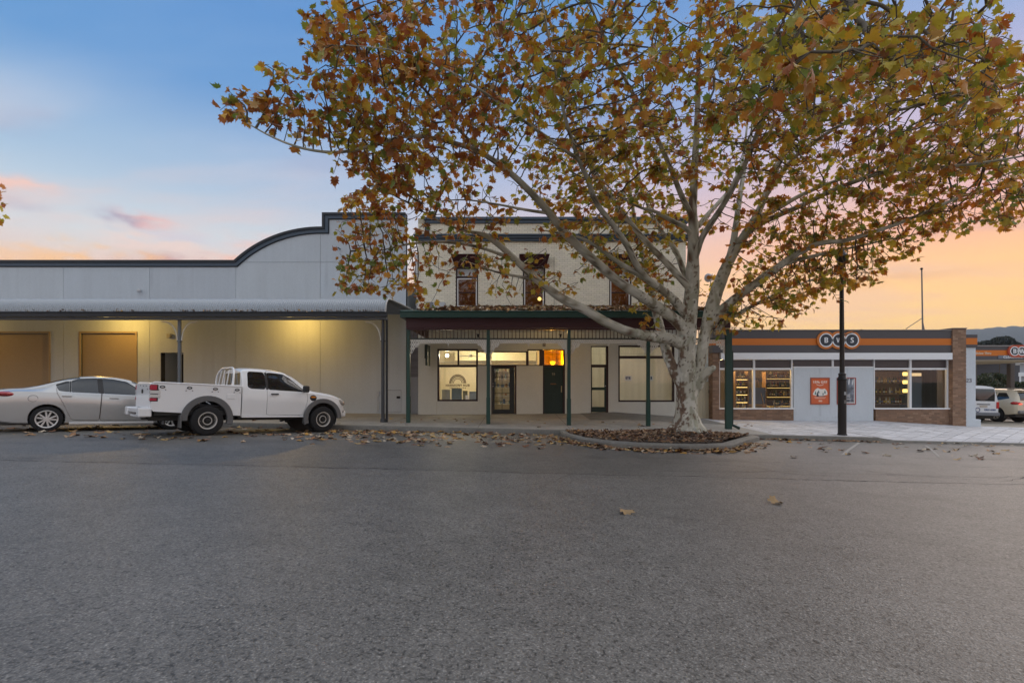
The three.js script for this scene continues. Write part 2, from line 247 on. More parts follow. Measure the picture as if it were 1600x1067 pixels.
{ // right of the tree: square pavers laid on the skew
  const fp = part('paved_footpath', scene); struct(fp); const A = 0.72, ca = Math.cos(A), sa = Math.sin(A), P = 0.4, r = rng(77);
  const tones = Array.from({ length: 7 }, (_, k) => mat([0.62 + 0.03 * k, 0.62 + 0.03 * k, 0.63 + 0.03 * k], 0.8, { map: paverMap }));
  const list = [];
  for (let i = -80; i < 80; i++) for (let j = -80; j < 80; j++) {
    const u = i * P, v = j * P; let poly = [[u, v], [u + P - 0.018, v], [u + P - 0.018, v + P - 0.018], [u, v + P - 0.018]].map(([a, b]) => [18 + a * ca - b * sa, 19 + a * sa + b * ca]);
    const clip = (pl, f) => { const o = []; for (let k = 0; k < pl.length; k++) { const p = pl[k], q = pl[(k + 1) % pl.length], a = f(p), b = f(q); if (a >= 0) o.push(p); if (a * b < 0) { const t = a / (a - b); o.push([lerp(p[0], q[0], t), lerp(p[1], q[1], t)]); } } return o; };
    for (const f of [p => p[0] - 8.4, p => 34 - p[0], p => p[1] - KERB - 0.175, p => WALL + 0.1 - p[1]]) if (poly.length > 2) poly = clip(poly, f);
    if (poly.length < 3) continue;
    const cx = poly.reduce((s, p) => s + p[0], 0) / poly.length, cz = poly.reduce((s, p) => s + p[1], 0) / poly.length, dy = (r() - 0.5) * 0.006;
    const sh = shapeOf(poly.map(p => [p[0], p[1]])); const g = new THREE.ShapeGeometry(sh);
    // top face with small skirts
    const n = poly.length, pos = [], idx = [], uv = []; const ox = r() * 5, oz = r() * 5;
    for (const [x, z] of poly) { pos.push(x, pathY(x, z) + dy, -z); uv.push(x + ox, z + oz); }
    for (const [x, z] of poly) { pos.push(x, pathY(x, z) - 0.03, -z); uv.push(x + ox, z + oz); }
    for (let k = 1; k < n - 1; k++) idx.push(0, k, k + 1);
    for (let k = 0; k < n; k++) { const q = (k + 1) % n; idx.push(k, k + n, q, q, k + n, q + n); }
    g.dispose(); const gg = new THREE.BufferGeometry(); gg.setAttribute('position', new THREE.Float32BufferAttribute(pos, 3)); gg.setAttribute('uv', new THREE.Float32BufferAttribute(uv, 2)); gg.setIndex(idx);
    const flat = gg.toNonIndexed(); flat.computeVertexNormals();
    list.push({ g: flat, d: Math.hypot(cx, cz) + (Math.abs(cx / cz) > 1.02 ? 100 : 0), k: Math.floor(r() * 7), big: poly.length > 3 });
  }
  list.sort((a, b) => a.d - b.d);
  list.slice(0, 300).forEach(p => mesh('paver', p.g, tones[p.k], fp));
  const rest = list.slice(300); for (let k = 0; k < 7; k++) { const q = rest.filter(p => p.k === k).map(p => p.g); if (q.length) stuff(mesh('far_pavers', q, tones[k], fp)); }
  mesh('joint_bed', gridSheet(steps(8.4, 34, 0.8), steps(KERB + 0.17, WALL + 0.1, 0.8), pathY, -0.02), mat([0.09, 0.085, 0.08], 0.95), fp);
}
// yard of the drive-through beyond the footpath
struct(mesh('yard', gridSheet(steps(20, 90, 2), steps(WALL + 0.1, 70, 2), (X, Z) => lerp(tab(wallTab, X), roadY(X, KERB) + 0.05, sstep(WALL, WALL + 4, Z)), 0, tone), mat([0.72, 0.66, 0.58], 0.6, { map: concreteMap, vertexColors: true })));
struct(mesh('paved_ramp', gridSheet(steps(3.0, 8.3, 0.3), steps(19.6, WALL - 0.02, 0.3), (X, Z) => pathY(X, Z), 0.006), M.darkpath));

// faded bay lines
function bayLine(a, b, w) { const p = groundAt(...a), q = groundAt(...b), d = q.clone().sub(p), n = 12, s = V3(-d.z, 0, d.x).normalize(), r = rng(a[0]), pos = [], idx = []; for (let i = 0; i <= n; i++) { const c = p.clone().addScaledVector(d, i / n); for (const k of [-1, 1]) { const x = c.x + s.x * k * w * (0.5 - 0.2 * r()), z = c.z + s.z * k * w * (0.5 - 0.2 * r()); pos.push(x, roadY(x, -z) + 0.005, z); } if (i < n) idx.push(i * 2, i * 2 + 1, i * 2 + 2, i * 2 + 1, i * 2 + 3, i * 2 + 2); } const g = new THREE.BufferGeometry(); g.setAttribute('position', new THREE.Float32BufferAttribute(pos, 3)); g.setIndex(idx); g.computeVertexNormals(); return struct(mesh('road_marking', g, mat([0.34, 0.33, 0.31], 0.8))); }
bayLine([1343, 692], [1318, 711], 0.09); bayLine([1447, 696], [1468, 714], 0.06);

// ---------------------------------------------------------------- tree island: kerbed bed of bark and leaves
const TREE = V3(4.95, 0, -14.4);
const islandOuter = [[1.5, 14.6], [1.75, 13.1], [2.35, 12.15], [3.2, 11.9], [4.6, 11.95], [5.3, 12.3], [6.6, 14.3], [7.6, 15.7], [7.7, KERB + 0.02], [1.5, KERB + 0.02]];
const islandInner = [[1.68, 14.7], [1.95, 13.25], [2.47, 12.38], [3.25, 12.12], [4.52, 12.17], [5.13, 12.47], [6.4, 14.4], [7.3, 15.7], [7.3, KERB - 0.02], [1.68, KERB - 0.02]];
const bedY = (X, Z) => { const d = Math.hypot(X - TREE.x, Z + TREE.z); return roadY(X, Z) + 0.13 + 0.17 * Math.exp(-d * d / 1.8) + 0.02 * noise(X * 3, Z * 3, 1); };
{
  const bed = part('tree_island', scene); struct(bed);
  const n = islandOuter.length, pos = [], idx = [];
  const ring = (pts, lift, lip) => pts.forEach(([X, Z]) => pos.push(X, roadY(X, Z) + lift, -Z));
  ring(islandOuter, -0.05); ring(islandOuter.map(([X, Z]) => [X, Z]), 0.10); ring(islandOuter.map(([X, Z], i) => [lerp(X, islandInner[i][0], 0.2), lerp(Z, islandInner[i][1], 0.2)]), 0.135); ring(islandInner, 0.14); ring(islandInner, -0.02);
  for (let i = 0; i < n; i++) { const q = (i + 1) % n; for (let k = 0; k < 4; k++) idx.push(k * n + i, k * n + q, (k + 1) * n + i, (k + 1) * n + i, k * n + q, (k + 1) * n + q); }
  const g = new THREE.BufferGeometry(); g.setAttribute('position', new THREE.Float32BufferAttribute(pos, 3)); g.setIndex(idx); mesh('kerb_edge', planarUV(toCreasedNormals(g, 0.6)), M.kerb, bed);
  const inside = (x, z, pl) => { let c = false; for (let i = 0, j = pl.length - 1; i < pl.length; j = i++) { const [a, b] = pl[i], [u, v] = pl[j]; if ((b > z) !== (v > z) && x < (u - a) * (z - b) / (v - b) + a) c = !c; } return c; };
  globalThis.inIsland = (x, z) => inside(x, z, islandInner);
  const sg = new THREE.ShapeGeometry(shapeOf(islandInner));
  // soil as a grid clipped to the bed by pulling outside points to its rim
  const xs = steps(1.6, 7.4, 0.12), zs = steps(12.0, KERB, 0.12), vi = {}; const sp = [], si = [];
  xs.forEach((X, i) => zs.forEach((Z, j) => { if (inside(X, Z, islandInner)) { vi[i + '_' + j] = sp.length / 3; sp.push(X, bedY(X, Z) + 0.025 * noise(X * 9, Z * 9, 4), -Z); } }));
  for (let i = 0; i < xs.length - 1; i++) for (let j = 0; j < zs.length - 1; j++) { const q = [vi[i + '_' + j], vi[(i + 1) + '_' + j], vi[i + '_' + (j + 1)], vi[(i + 1) + '_' + (j + 1)]]; if (q.every(v => v !== undefined)) si.push(q[0], q[1], q[2], q[1], q[3], q[2]); }
  const so = new THREE.BufferGeometry(); so.setAttribute('position', new THREE.Float32BufferAttribute(sp, 3)); so.setIndex(si); so.computeVertexNormals(); mesh('soil', so, M.soil, bed);
  const under = sg.toNonIndexed(); const up = under.attributes.position; for (let i = 0; i < up.count; i++) { const X = up.getX(i), Z = up.getY(i); up.setXYZ(i, X, roadY(X, Z) + 0.06, -Z); } under.computeVertexNormals(); mesh('soil_base', under, M.soil, bed);
}

// ================================================================ BUILDINGS
const MPP = WALL / FOCAL;                                  // metres per picture unit on the shop fronts
const fx = px => (px - 800) * MPP, fy = py => EYE - (py - HORIZON) * MPP, FZ = -WALL;
const leafBrown = mat([0.17, 0.085, 0.04], 0.9);
M.render = mat([0.67, 0.725, 0.77], 0.88, { map: streakMap, bumpMap: stuccoBump, bumpScale: 0.002, vertexColors: false });
M.renderB = mat([0.645, 0.695, 0.74], 0.88, { map: streakMap, bumpMap: stuccoBump, bumpScale: 0.002 });
M.renderC = mat([0.68, 0.73, 0.765], 0.88, { map: streakMap, bumpMap: stuccoBump, bumpScale: 0.002 });
M.tan = mat([0.47, 0.35, 0.22], 0.85, { map: paintMap, bumpMap: stuccoBump, bumpScale: 0.002 });
M.slate = mat([0.055, 0.082, 0.115], 0.5);
M.slateDark = mat([0.016, 0.02, 0.026], 0.5);
M.dark = mat([0.015, 0.015, 0.016], 0.8);
M.zinc = mat([0.36, 0.39, 0.42], 0.45, { metalness: 0.25 });
M.joint = mat([0.05, 0.05, 0.05], 0.95);
M.lampWarm = new THREE.MeshStandardMaterial({ color: 0x332200, emissive: new THREE.Color().setRGB(1, 0.72, 0.28), emissiveIntensity: 3 });

// ---------------------------------------------------------------- long rendered building with the curved parapet
const leftB = thing('rendered_building', 'long pale grey rendered building with a curved stepped parapet and slate capping', 'building');
{
  const L = fx(-260), R = fx(634), flat = fy(410), base = -0.6;
  // skyline of the parapet
  const arc = []; const cx0 = fx(368), cy0 = flat, cx1 = fx(502), cy1 = fy(358);
  { const A = 0.80, B = Math.PI / 2; for (let k = 0; k <= 18; k++) { const t = lerp(A, 0, k / 18); const sx = Math.sin(t) / Math.sin(A), sy = (Math.cos(t) - Math.cos(A)) / (1 - Math.cos(A)); arc.push([lerp(cx1, cx0, sx), lerp(cy0, cy1, sy)]); } }
  const sky = [[L, flat], ...arc, [fx(507), cy1], [fx(507), fy(336)], [R, fy(336)]];
  const topAt = x => { if (x <= cx0) return flat; if (x >= fx(507)) return fy(336); for (let i = 0; i < arc.length - 1; i++) if (x <= arc[i + 1][0]) return lerp(arc[i][1], arc[i + 1][1], (x - arc[i][0]) / (arc[i + 1][0] - arc[i][0])); return cy1; };
  // backing wall with the real openings through it
  const door = rect(fx(250), fx(286), base + 0.02, fy(551));
  mesh('backing_wall', slab([[L, base], [R, base], [R, fy(338)], [fx(509), fy(338)], [fx(509), cy1 - 0.05], ...arc.slice().reverse().map(p => [p[0] + 0.03, p[1] - 0.05]), [L, flat - 0.05]], FZ - 0.3, FZ - 0.045, [door, rect(fx(-15), fx(76), base + 0.03, fy(521)), rect(fx(125), fx(212), base + 0.03, fy(521))]), M.joint, leftB);
  // wall panels between the joints
  const js = [-260, -172, -37, 98, 233, 368, 500, 634], g = 0.014, tones = [M.render, M.renderB, M.renderC];
  const band = fy(410);
  for (let i = 0; i < js.length - 1; i++) {
    const a = fx(js[i]) + g / 2, b = i === js.length - 2 ? R : fx(js[i + 1]) - g / 2, holes = [];
    if (js[i] === -37) holes.push(rect(fx(-15), fx(76), base + 0.03, fy(521)));
    if (js[i] === 98) holes.push(rect(fx(125), fx(212), base + 0.03, fy(521)));
    if (js[i] === 233) holes.push(door);
    if (js[i] === 500) holes.push(rect(fx(603.5), fx(627), fy(644), fy(609.5)));
    const splits = js[i] >= 368;
    const top = [[b, splits ? band : topAt(b)], [a, splits ? band : topAt(a)]];
    mesh('wall_panel', slab([[a, base], [b, base], ...top], FZ - 0.04, FZ, holes), tones[i % 3], leftB);
    if (splits) { const up = [[a, band + g]]; const mid = arc.filter(p => p[0] > a && p[0] < b); up.push([b, band + g]); if (js[i] === 500) up.push([b, fy(336)], [fx(507), fy(336)], [fx(507), cy1], [a, cy1]); else { up.push([b, topAt(b)]); for (const p of mid.slice().reverse()) if (p[1] > band + g + 0.02) up.push(p); } mesh('wall_panel', slab(up, FZ - 0.04, FZ, []), tones[(i + 1) % 3], leftB); }
  }
  // capping: two stepped mouldings following the skyline
  const strip = (off0, off1, z0, z1, m, name) => {
    const nrm = sky.map((p, i) => { const a = sky[Math.max(0, i - 1)], b = sky[Math.min(sky.length - 1, i + 1)]; const seg = (u, v) => { const dx = v[0] - u[0], dy = v[1] - u[1], l = Math.hypot(dx, dy) || 1; return [-dy / l, dx / l]; }; const n1 = seg(a === p ? p : a, a === p ? b : p), n2 = seg(p, b === p ? p : b); if (b === p) return n1; const mx = n1[0] + n2[0], my = n1[1] + n2[1], l = Math.hypot(mx, my), k = 1 / Math.max(0.5, l / 2 * l / 2 * 2 / 2 + 0 || 1); const c = (mx * n1[0] + my * n1[1]) / l; return [mx / l / Math.max(0.35, c), my / l / Math.max(0.35, c)]; });
    const o = sky.map((p, i) => [p[0] + nrm[i][0] * off1, p[1] + nrm[i][1] * off1]), q = sky.map((p, i) => [p[0] + nrm[i][0] * off0, p[1] + nrm[i][1] * off0]).reverse();
    mesh(name, slab([...o, ...q], z0, z1), m, leftB);
  };
  strip(-0.17, 0.06, FZ - 0.34, FZ + 0.07, M.slate, 'parapet_capping');
  strip(-0.02, 0.085, FZ - 0.36, FZ + 0.12, M.slateDark, 'capping_moulding');
  strip(-0.205, -0.13, FZ + 0.002, FZ + 0.035, M.slateDark, 'capping_moulding');
  // blocked-up bays: recessed tan panels in raised frames
  for (const [a, b] of [[-15, 78], [123, 214]]) {
    mesh('recessed_panel', box(fx(a), fx(b), base, fy(517.5), FZ - 0.16, FZ - 0.1), M.tan, leftB);
    mesh('panel_frame', [box(fx(a), fx(a) + 0.075, base, fy(518), FZ + 0.002, FZ + 0.04), box(fx(b) - 0.075, fx(b), base, fy(518), FZ + 0.002, FZ + 0.04), box(fx(a) + 0.075, fx(b) - 0.075, fy(518) - 0.075, fy(518), FZ + 0.002, FZ + 0.04)], M.tan, leftB);
  }
  // porch recess with a dark door
  const dx0 = fx(250), dx1 = fx(286), dt = fy(551);
  mesh('porch_recess', [box(dx0 - 0.05, dx0 - 0.002, base, dt + 0.05, FZ - 1.3, FZ - 0.302), box(dx1 + 0.002, dx1 + 0.05, base, dt + 0.05, FZ - 1.3, FZ - 0.302), box(dx0 - 0.05, dx1 + 0.05, dt + 0.002, dt + 0.05, FZ - 1.3, FZ - 0.302)], M.renderC, leftB);
  const d = mesh('door', rbox(dx0, dx1, -0.05, dt, FZ - 1.36, FZ - 1.3, 0.01), mat([0.03, 0.022, 0.02], 0.5), leftB); mesh('handle', cyl([dx1 - 0.1, 1.1, FZ - 1.27], [dx1 - 0.1, 1.25, FZ - 1.27], 0.012), M.zinc, d);
  // roof and end wall
  mesh('roof', slab([[L, 4.6], [R - 0.02, 4.6], [R - 0.02, 6.0], [L, 6.0]], FZ - 18, FZ - 0.302), M.zinc, leftB);
  mesh('side_wall', box(R - 0.2, R, base, 6.0, FZ - 18, FZ - 0.302), M.renderB, leftB);
  // meter hatch
  mesh('meter_hatch', box(fx(604), fx(626.6), fy(643.6), fy(610), FZ - 0.03, FZ - 0.012), M.renderB, leftB);
  mesh('hatch_handle', rbox(fx(619.5), fx(625), fy(622.5), fy(619), FZ - 0.012, FZ + 0.03, 0.012), M.dark, leftB);
  // small fittings
  const cam = mesh('security_camera', [new THREE.SphereGeometry(0.085, 12, 8).translate(fx(220), fy(455), FZ + 0.13), cyl([fx(217.5), fy(453), FZ], [fx(219), fy(454), FZ + 0.1], 0.03)], mat([0.5, 0.5, 0.5], 0.4), leftB);
  mesh('wall_light', rbox(fx(262), fx(268), fy(528), fy(521.5), FZ, FZ + 0.12, 0.02), mat([0.4, 0.38, 0.34], 0.6), leftB);
  mesh('conduit', [cyl([fx(590), 0.1, FZ + 0.03], [fx(590), fy(612), FZ + 0.03], 0.018), rbox(fx(588), fx(592.5), fy(619), fy(611), FZ, FZ + 0.07), cyl([fx(592), fy(640), FZ + 0.03], [fx(592), fy(628), FZ + 0.03], 0.03)], M.renderB, leftB);
  mesh('spout', cyl([fx(531), fy(389), FZ], [fx(531), fy(389.5), FZ + 0.25], 0.03), M.slate, leftB);

  // ---- awning over the footpath
  const aw = part('awning', leftB), AX = -4.33, PZ = 17.8;
  const prof = [[17.46, 3.88], [17.47, 4.0], [17.52, 4.13], [17.6, 4.24], [17.72, 4.33], [17.88, 4.39], [18.1, 4.42], [18.6, 4.455], [19.5, 4.5], [21, 4.57], [22.49, 4.64]];
  { // corrugated bullnose sheet with a real wave
    const pitch = 0.076, per = 6, x0 = fx(-260), n = Math.round((AX - x0) / pitch * per), pos = [], idx = [], P = prof.length;
    for (let i = 0; i <= n; i++) { const x = x0 + (AX - x0) * i / n, c = 0.014 * Math.cos(i / per * 2 * Math.PI); for (let k = 0; k < P; k++) { const a = prof[Math.max(0, k - 1)], b = prof[Math.min(P - 1, k + 1)], l = Math.hypot(b[0] - a[0], b[1] - a[1]), nz = -(b[1] - a[1]) / l, ny = (b[0] - a[0]) / l; pos.push(x, prof[k][1] + ny * c, -(prof[k][0] + nz * c)); } }
    for (let i = 0; i < n; i++) for (let k = 0; k < P - 1; k++) { const a = i * P + k, c = a + P; idx.push(a, c, a + 1, a + 1, c, c + 1); }
    const g = new THREE.BufferGeometry(); g.setAttribute('position', new THREE.Float32BufferAttribute(pos, 3)); g.setIndex(idx); g.computeVertexNormals(); mesh('corrugated_roof', g, M.zinc, aw);
  }
  mesh('barge_flashing', prof.slice(0, -1).map((p, k) => { const q = prof[k + 1]; return cyl([AX + 0.01, p[1] + 0.01, -p[0]], [AX + 0.01, q[1] + 0.01, -q[0]], 0.03, 0.03, 8); }), mat([0.5, 0.5, 0.48], 0.5), aw);
  const soffit = new THREE.BufferGeometry(); soffit.setAttribute('position', new THREE.Float32BufferAttribute([fx(-260), 3.95, -17.6, AX - 0.04, 3.95, -17.6, AX - 0.04, 4.5, -22.49, fx(-260), 4.5, -22.49], 3)); soffit.setIndex([0, 2, 1, 0, 3, 2]); soffit.computeVertexNormals();
  mesh('rafters', Array.from({ length: 19 }, (_, i) => { const x = AX - 0.15 - i * 1.25; return slab([[17.6, 3.86], [22.49, 4.45], [22.49, 4.58], [18.0, 4.34], [17.6, 4.02]], 0, 0.06).rotateY(Math.PI / 2).translate(x, 0, 0); }), M.slateDark, aw);
  mesh('gutter', [box(fx(-260), AX + 0.05, 3.735, 3.90, -17.60, -17.46), cyl([fx(-260), 3.89, -17.455], [AX + 0.05, 3.89, -17.455], 0.022, 0.022, 8)], M.slateDark, aw);
  mesh('beam', box(fx(-260), AX, 3.66, 3.734, -17.86, -17.62), mat([0.16, 0.18, 0.2], 0.6), aw);
  for (const px of [280, 598, -60]) {
    const x = (px - 800) * PZ / FOCAL, y0 = pathY(x, PZ);
    mesh('post', [cyl([x, y0, -PZ], [x, 3.66, -PZ], 0.062, 0.062, 16), cyl([x, y0, -PZ], [x, y0 + 0.12, -PZ], 0.1, 0.085, 16), cyl([x, 2.9, -PZ], [x, 2.95, -PZ], 0.085, 0.085, 16)], px === 598 ? mat([0.05, 0.055, 0.062], 0.45) : mat([0.14, 0.155, 0.17], 0.5), aw);
    for (const s of px === 598 ? [-1] : [-1, 1]) { const c = new THREE.QuadraticBezierCurve3(V3(x + s * 0.07, 2.95, -PZ), V3(x + s * 0.13, 3.62, -PZ), V3(x + s * 0.62, 3.6, -PZ)); mesh('bracket', new THREE.TubeGeometry(c, 16, 0.024, 6), mat([0.66, 0.64, 0.58], 0.6), aw); }
    if (px === 598) mesh('downpipe', [cyl([x + 0.13, y0, -PZ - 0.02], [x + 0.13, 3.74, -PZ - 0.02], 0.04, 0.04, 10)], M.slateDark, aw);
  }
  // lamps close under the awning, against the wall
  for (const px of [165, 452, -140]) {
    const x = (px - 800) * 21.15 / FOCAL, y = 4.2, z = -21.15;
    const lamp = part('awning_lamp', aw);
    mesh('lamp_base', cyl([x, y + 0.05, z], [x, y + 0.17, z], 0.11, 0.09, 16), M.slateDark, lamp);
    mesh('lamp_glass', new THREE.SphereGeometry(0.085, 14, 8).scale(1, 0.7, 1).translate(x, y, z), M.lampWarm, lamp);
    const p = new THREE.PointLight(new THREE.Color().setRGB(1, 0.6, 0.13), LAMPI); p.position.set(x, y, z); p.castShadow = true; p.shadow.radius = 3; scene.add(p);
  }
}
// ---------------------------------------------------------------- slot between the two buildings
{
  const slot = thing('weatherboard_infill', 'narrow grey weatherboard infill wall between rendered and brick buildings', 'wall');
  const a = fx(634), b = fx(655), m = [mat([0.24, 0.22, 0.225], 0.7), mat([0.27, 0.25, 0.255], 0.7)];
  mesh('infill_base', box(a, b, -0.3, fy(589), FZ - 0.55, FZ - 0.4), mat([0.42, 0.42, 0.43], 0.8), slot);
  for (let k = 0; k < 16; k++) { const y = fy(589) + 0.001 + k * 0.17; const q = box(a, b, y, y + 0.167, FZ - 0.5, FZ - 0.45 + 0.012 * (k % 2)); mesh('weatherboard', q, m[k % 2], slot); }
  mesh('dark_recess', box(a, b, fy(589) + 2.73, fy(380), FZ - 2.2, FZ - 2.1), mat([0.42, 0.42, 0.43], 0.8), slot);
  const dp = thing('downpipe', 'thin white downpipe in the dark slot beside brick building', 'downpipe'); mesh('pipe', cyl([fx(651.5), 4.4, FZ - 0.1], [fx(650), fy(395), FZ - 0.1], 0.035, 0.035, 10), mat([0.75, 0.75, 0.75], 0.4), dp);
  for (const y of [4.9, 6.1]) mesh('clip', box(fx(648.5), fx(653.5), y, y + 0.04, FZ - 0.2, FZ - 0.05), mat([0.5, 0.5, 0.5], 0.5), dp);
}

// ---------------------------------------------------------------- brickwork as real courses with open joints
function brickGeo(x0, x1, y0, y1, z, holes = [], o = {}) {
  const { L = 0.235, Hh = 0.083, J = 0.010, D = 0.012, seed = 5, tint = () => 1, turn = 0 } = o, r = rng(seed), pos = [], col = [], nor = [], idx = [];
  const quad = (a, b, c, d, n, cl) => { const i = pos.length / 3; for (const p of [a, b, c, d]) { pos.push(...p); nor.push(...n); col.push(...cl); } idx.push(i, i + 1, i + 2, i, i + 2, i + 3); };
  let k = 0;
  for (let y = y0; y < y1 - 0.01; y += Hh, k++) {
    const yt = Math.min(y + Hh - J, y1), ym = (y + yt) / 2; let spans = [[x0, x1]];
    for (const [a, b, c, d] of holes) if (ym > c && ym < d) spans = spans.flatMap(([s, e]) => b <= s || a >= e ? [[s, e]] : [[s, a], [b, e]].filter(q => q[1] - q[0] > 0.02));
    for (const [s, e] of spans) {
      const start = Math.floor((s - x0) / L - 1) * L + x0 + (k % 2 ? L / 2 : 0);
      for (let x = start; x < e; x += L) {
        const a = Math.max(s, x), b = Math.min(e, x + L - J); if (b - a < 0.02) continue;
        const zf = z + (r() - 0.5) * 0.004, zb = z - D, v = tint(r, ym), c = Array.isArray(v) ? v : [v, v, v], h = (r() - 0.5) * 0.002;
        quad([a, y, zf + h], [b, y, zf - h], [b, yt, zf - h], [a, yt, zf + h], [0, 0, 1], c);
        quad([a, yt, zf], [b, yt, zf], [b, yt, zb], [a, yt, zb], [0, 1, 0], c); quad([a, y, zb], [b, y, zb], [b, y, zf], [a, y, zf], [0, -1, 0], c);
        quad([b, y, zf], [b, y, zb], [b, yt, zb], [b, yt, zf], [1, 0, 0], c); quad([a, y, zb], [a, y, zf], [a, yt, zf], [a, yt, zb], [-1, 0, 0], c);
      }
    }
  }
  const g = new THREE.BufferGeometry(); g.setAttribute('position', new THREE.Float32BufferAttribute(pos, 3)); g.setAttribute('normal', new THREE.Float32BufferAttribute(nor, 3)); g.setAttribute('color', new THREE.Float32BufferAttribute(col, 3)); g.setIndex(idx); return g;
}
M.cream = mat([0.74, 0.69, 0.57], 0.8, { map: paintMap });
M.creamBrick = mat([0.86, 0.80, 0.65], 0.75, { vertexColors: true });
M.creamJoint = mat([0.50, 0.44, 0.33], 0.9);
M.shopWall = mat([0.84, 0.85, 0.78], 0.85, { map: paintMap, bumpMap: stuccoBump, bumpScale: 0.0015 });
M.maroon = mat([0.05, 0.008, 0.012], 0.5);
M.maroonDark = mat([0.028, 0.008, 0.009], 0.5);
M.green = mat([0.011, 0.055, 0.042], 0.42);
M.greenDark = mat([0.008, 0.028, 0.021], 0.45);
M.white = mat([0.78, 0.78, 0.77], 0.5);
M.lace = mat([0.80, 0.78, 0.72], 0.6);
M.glass = new THREE.MeshPhysicalMaterial({ color: 0xffffff, roughness: 0.02, transmission: 1, thickness: 0, ior: 1.5, metalness: 0 });
M.roomWall = mat([0.72, 0.66, 0.50], 0.9); M.roomCeil = mat([0.75, 0.72, 0.62], 0.9); M.roomFloor = mat([0.25, 0.2, 0.14], 0.6);
M.brown = mat([0.18, 0.075, 0.03], 0.8);
const glow = (r, g, b, i) => new THREE.MeshStandardMaterial({ color: 0x111111, emissive: new THREE.Color().setRGB(r, g, b), emissiveIntensity: i });
function point(x, y, z, c, i, rad = 4) { const p = new THREE.PointLight(new THREE.Color().setRGB(...c), i); p.position.set(x, y, z); p.castShadow = true; p.shadow.radius = rad; scene.add(p); return p; }
function room(parent, x0, x1, y0, y1, zf, zb, wall, ceil, floor, name = 'room') { const t = 0.06; mesh('inner_walls', [box(x0 - t, x0, y0 - t, y1 + t, zb, zf), box(x1, x1 + t, y0 - t, y1 + t, zb, zf), box(x0 - t, x1 + t, y0 - t, y1 + t, zb - t, zb)], wall, parent); mesh('ceiling', box(x0, x1, y1, y1 + t, zb, zf), ceil, parent); mesh('floor', box(x0, x1, y0 - t, y0, zb, zf), floor, parent); }

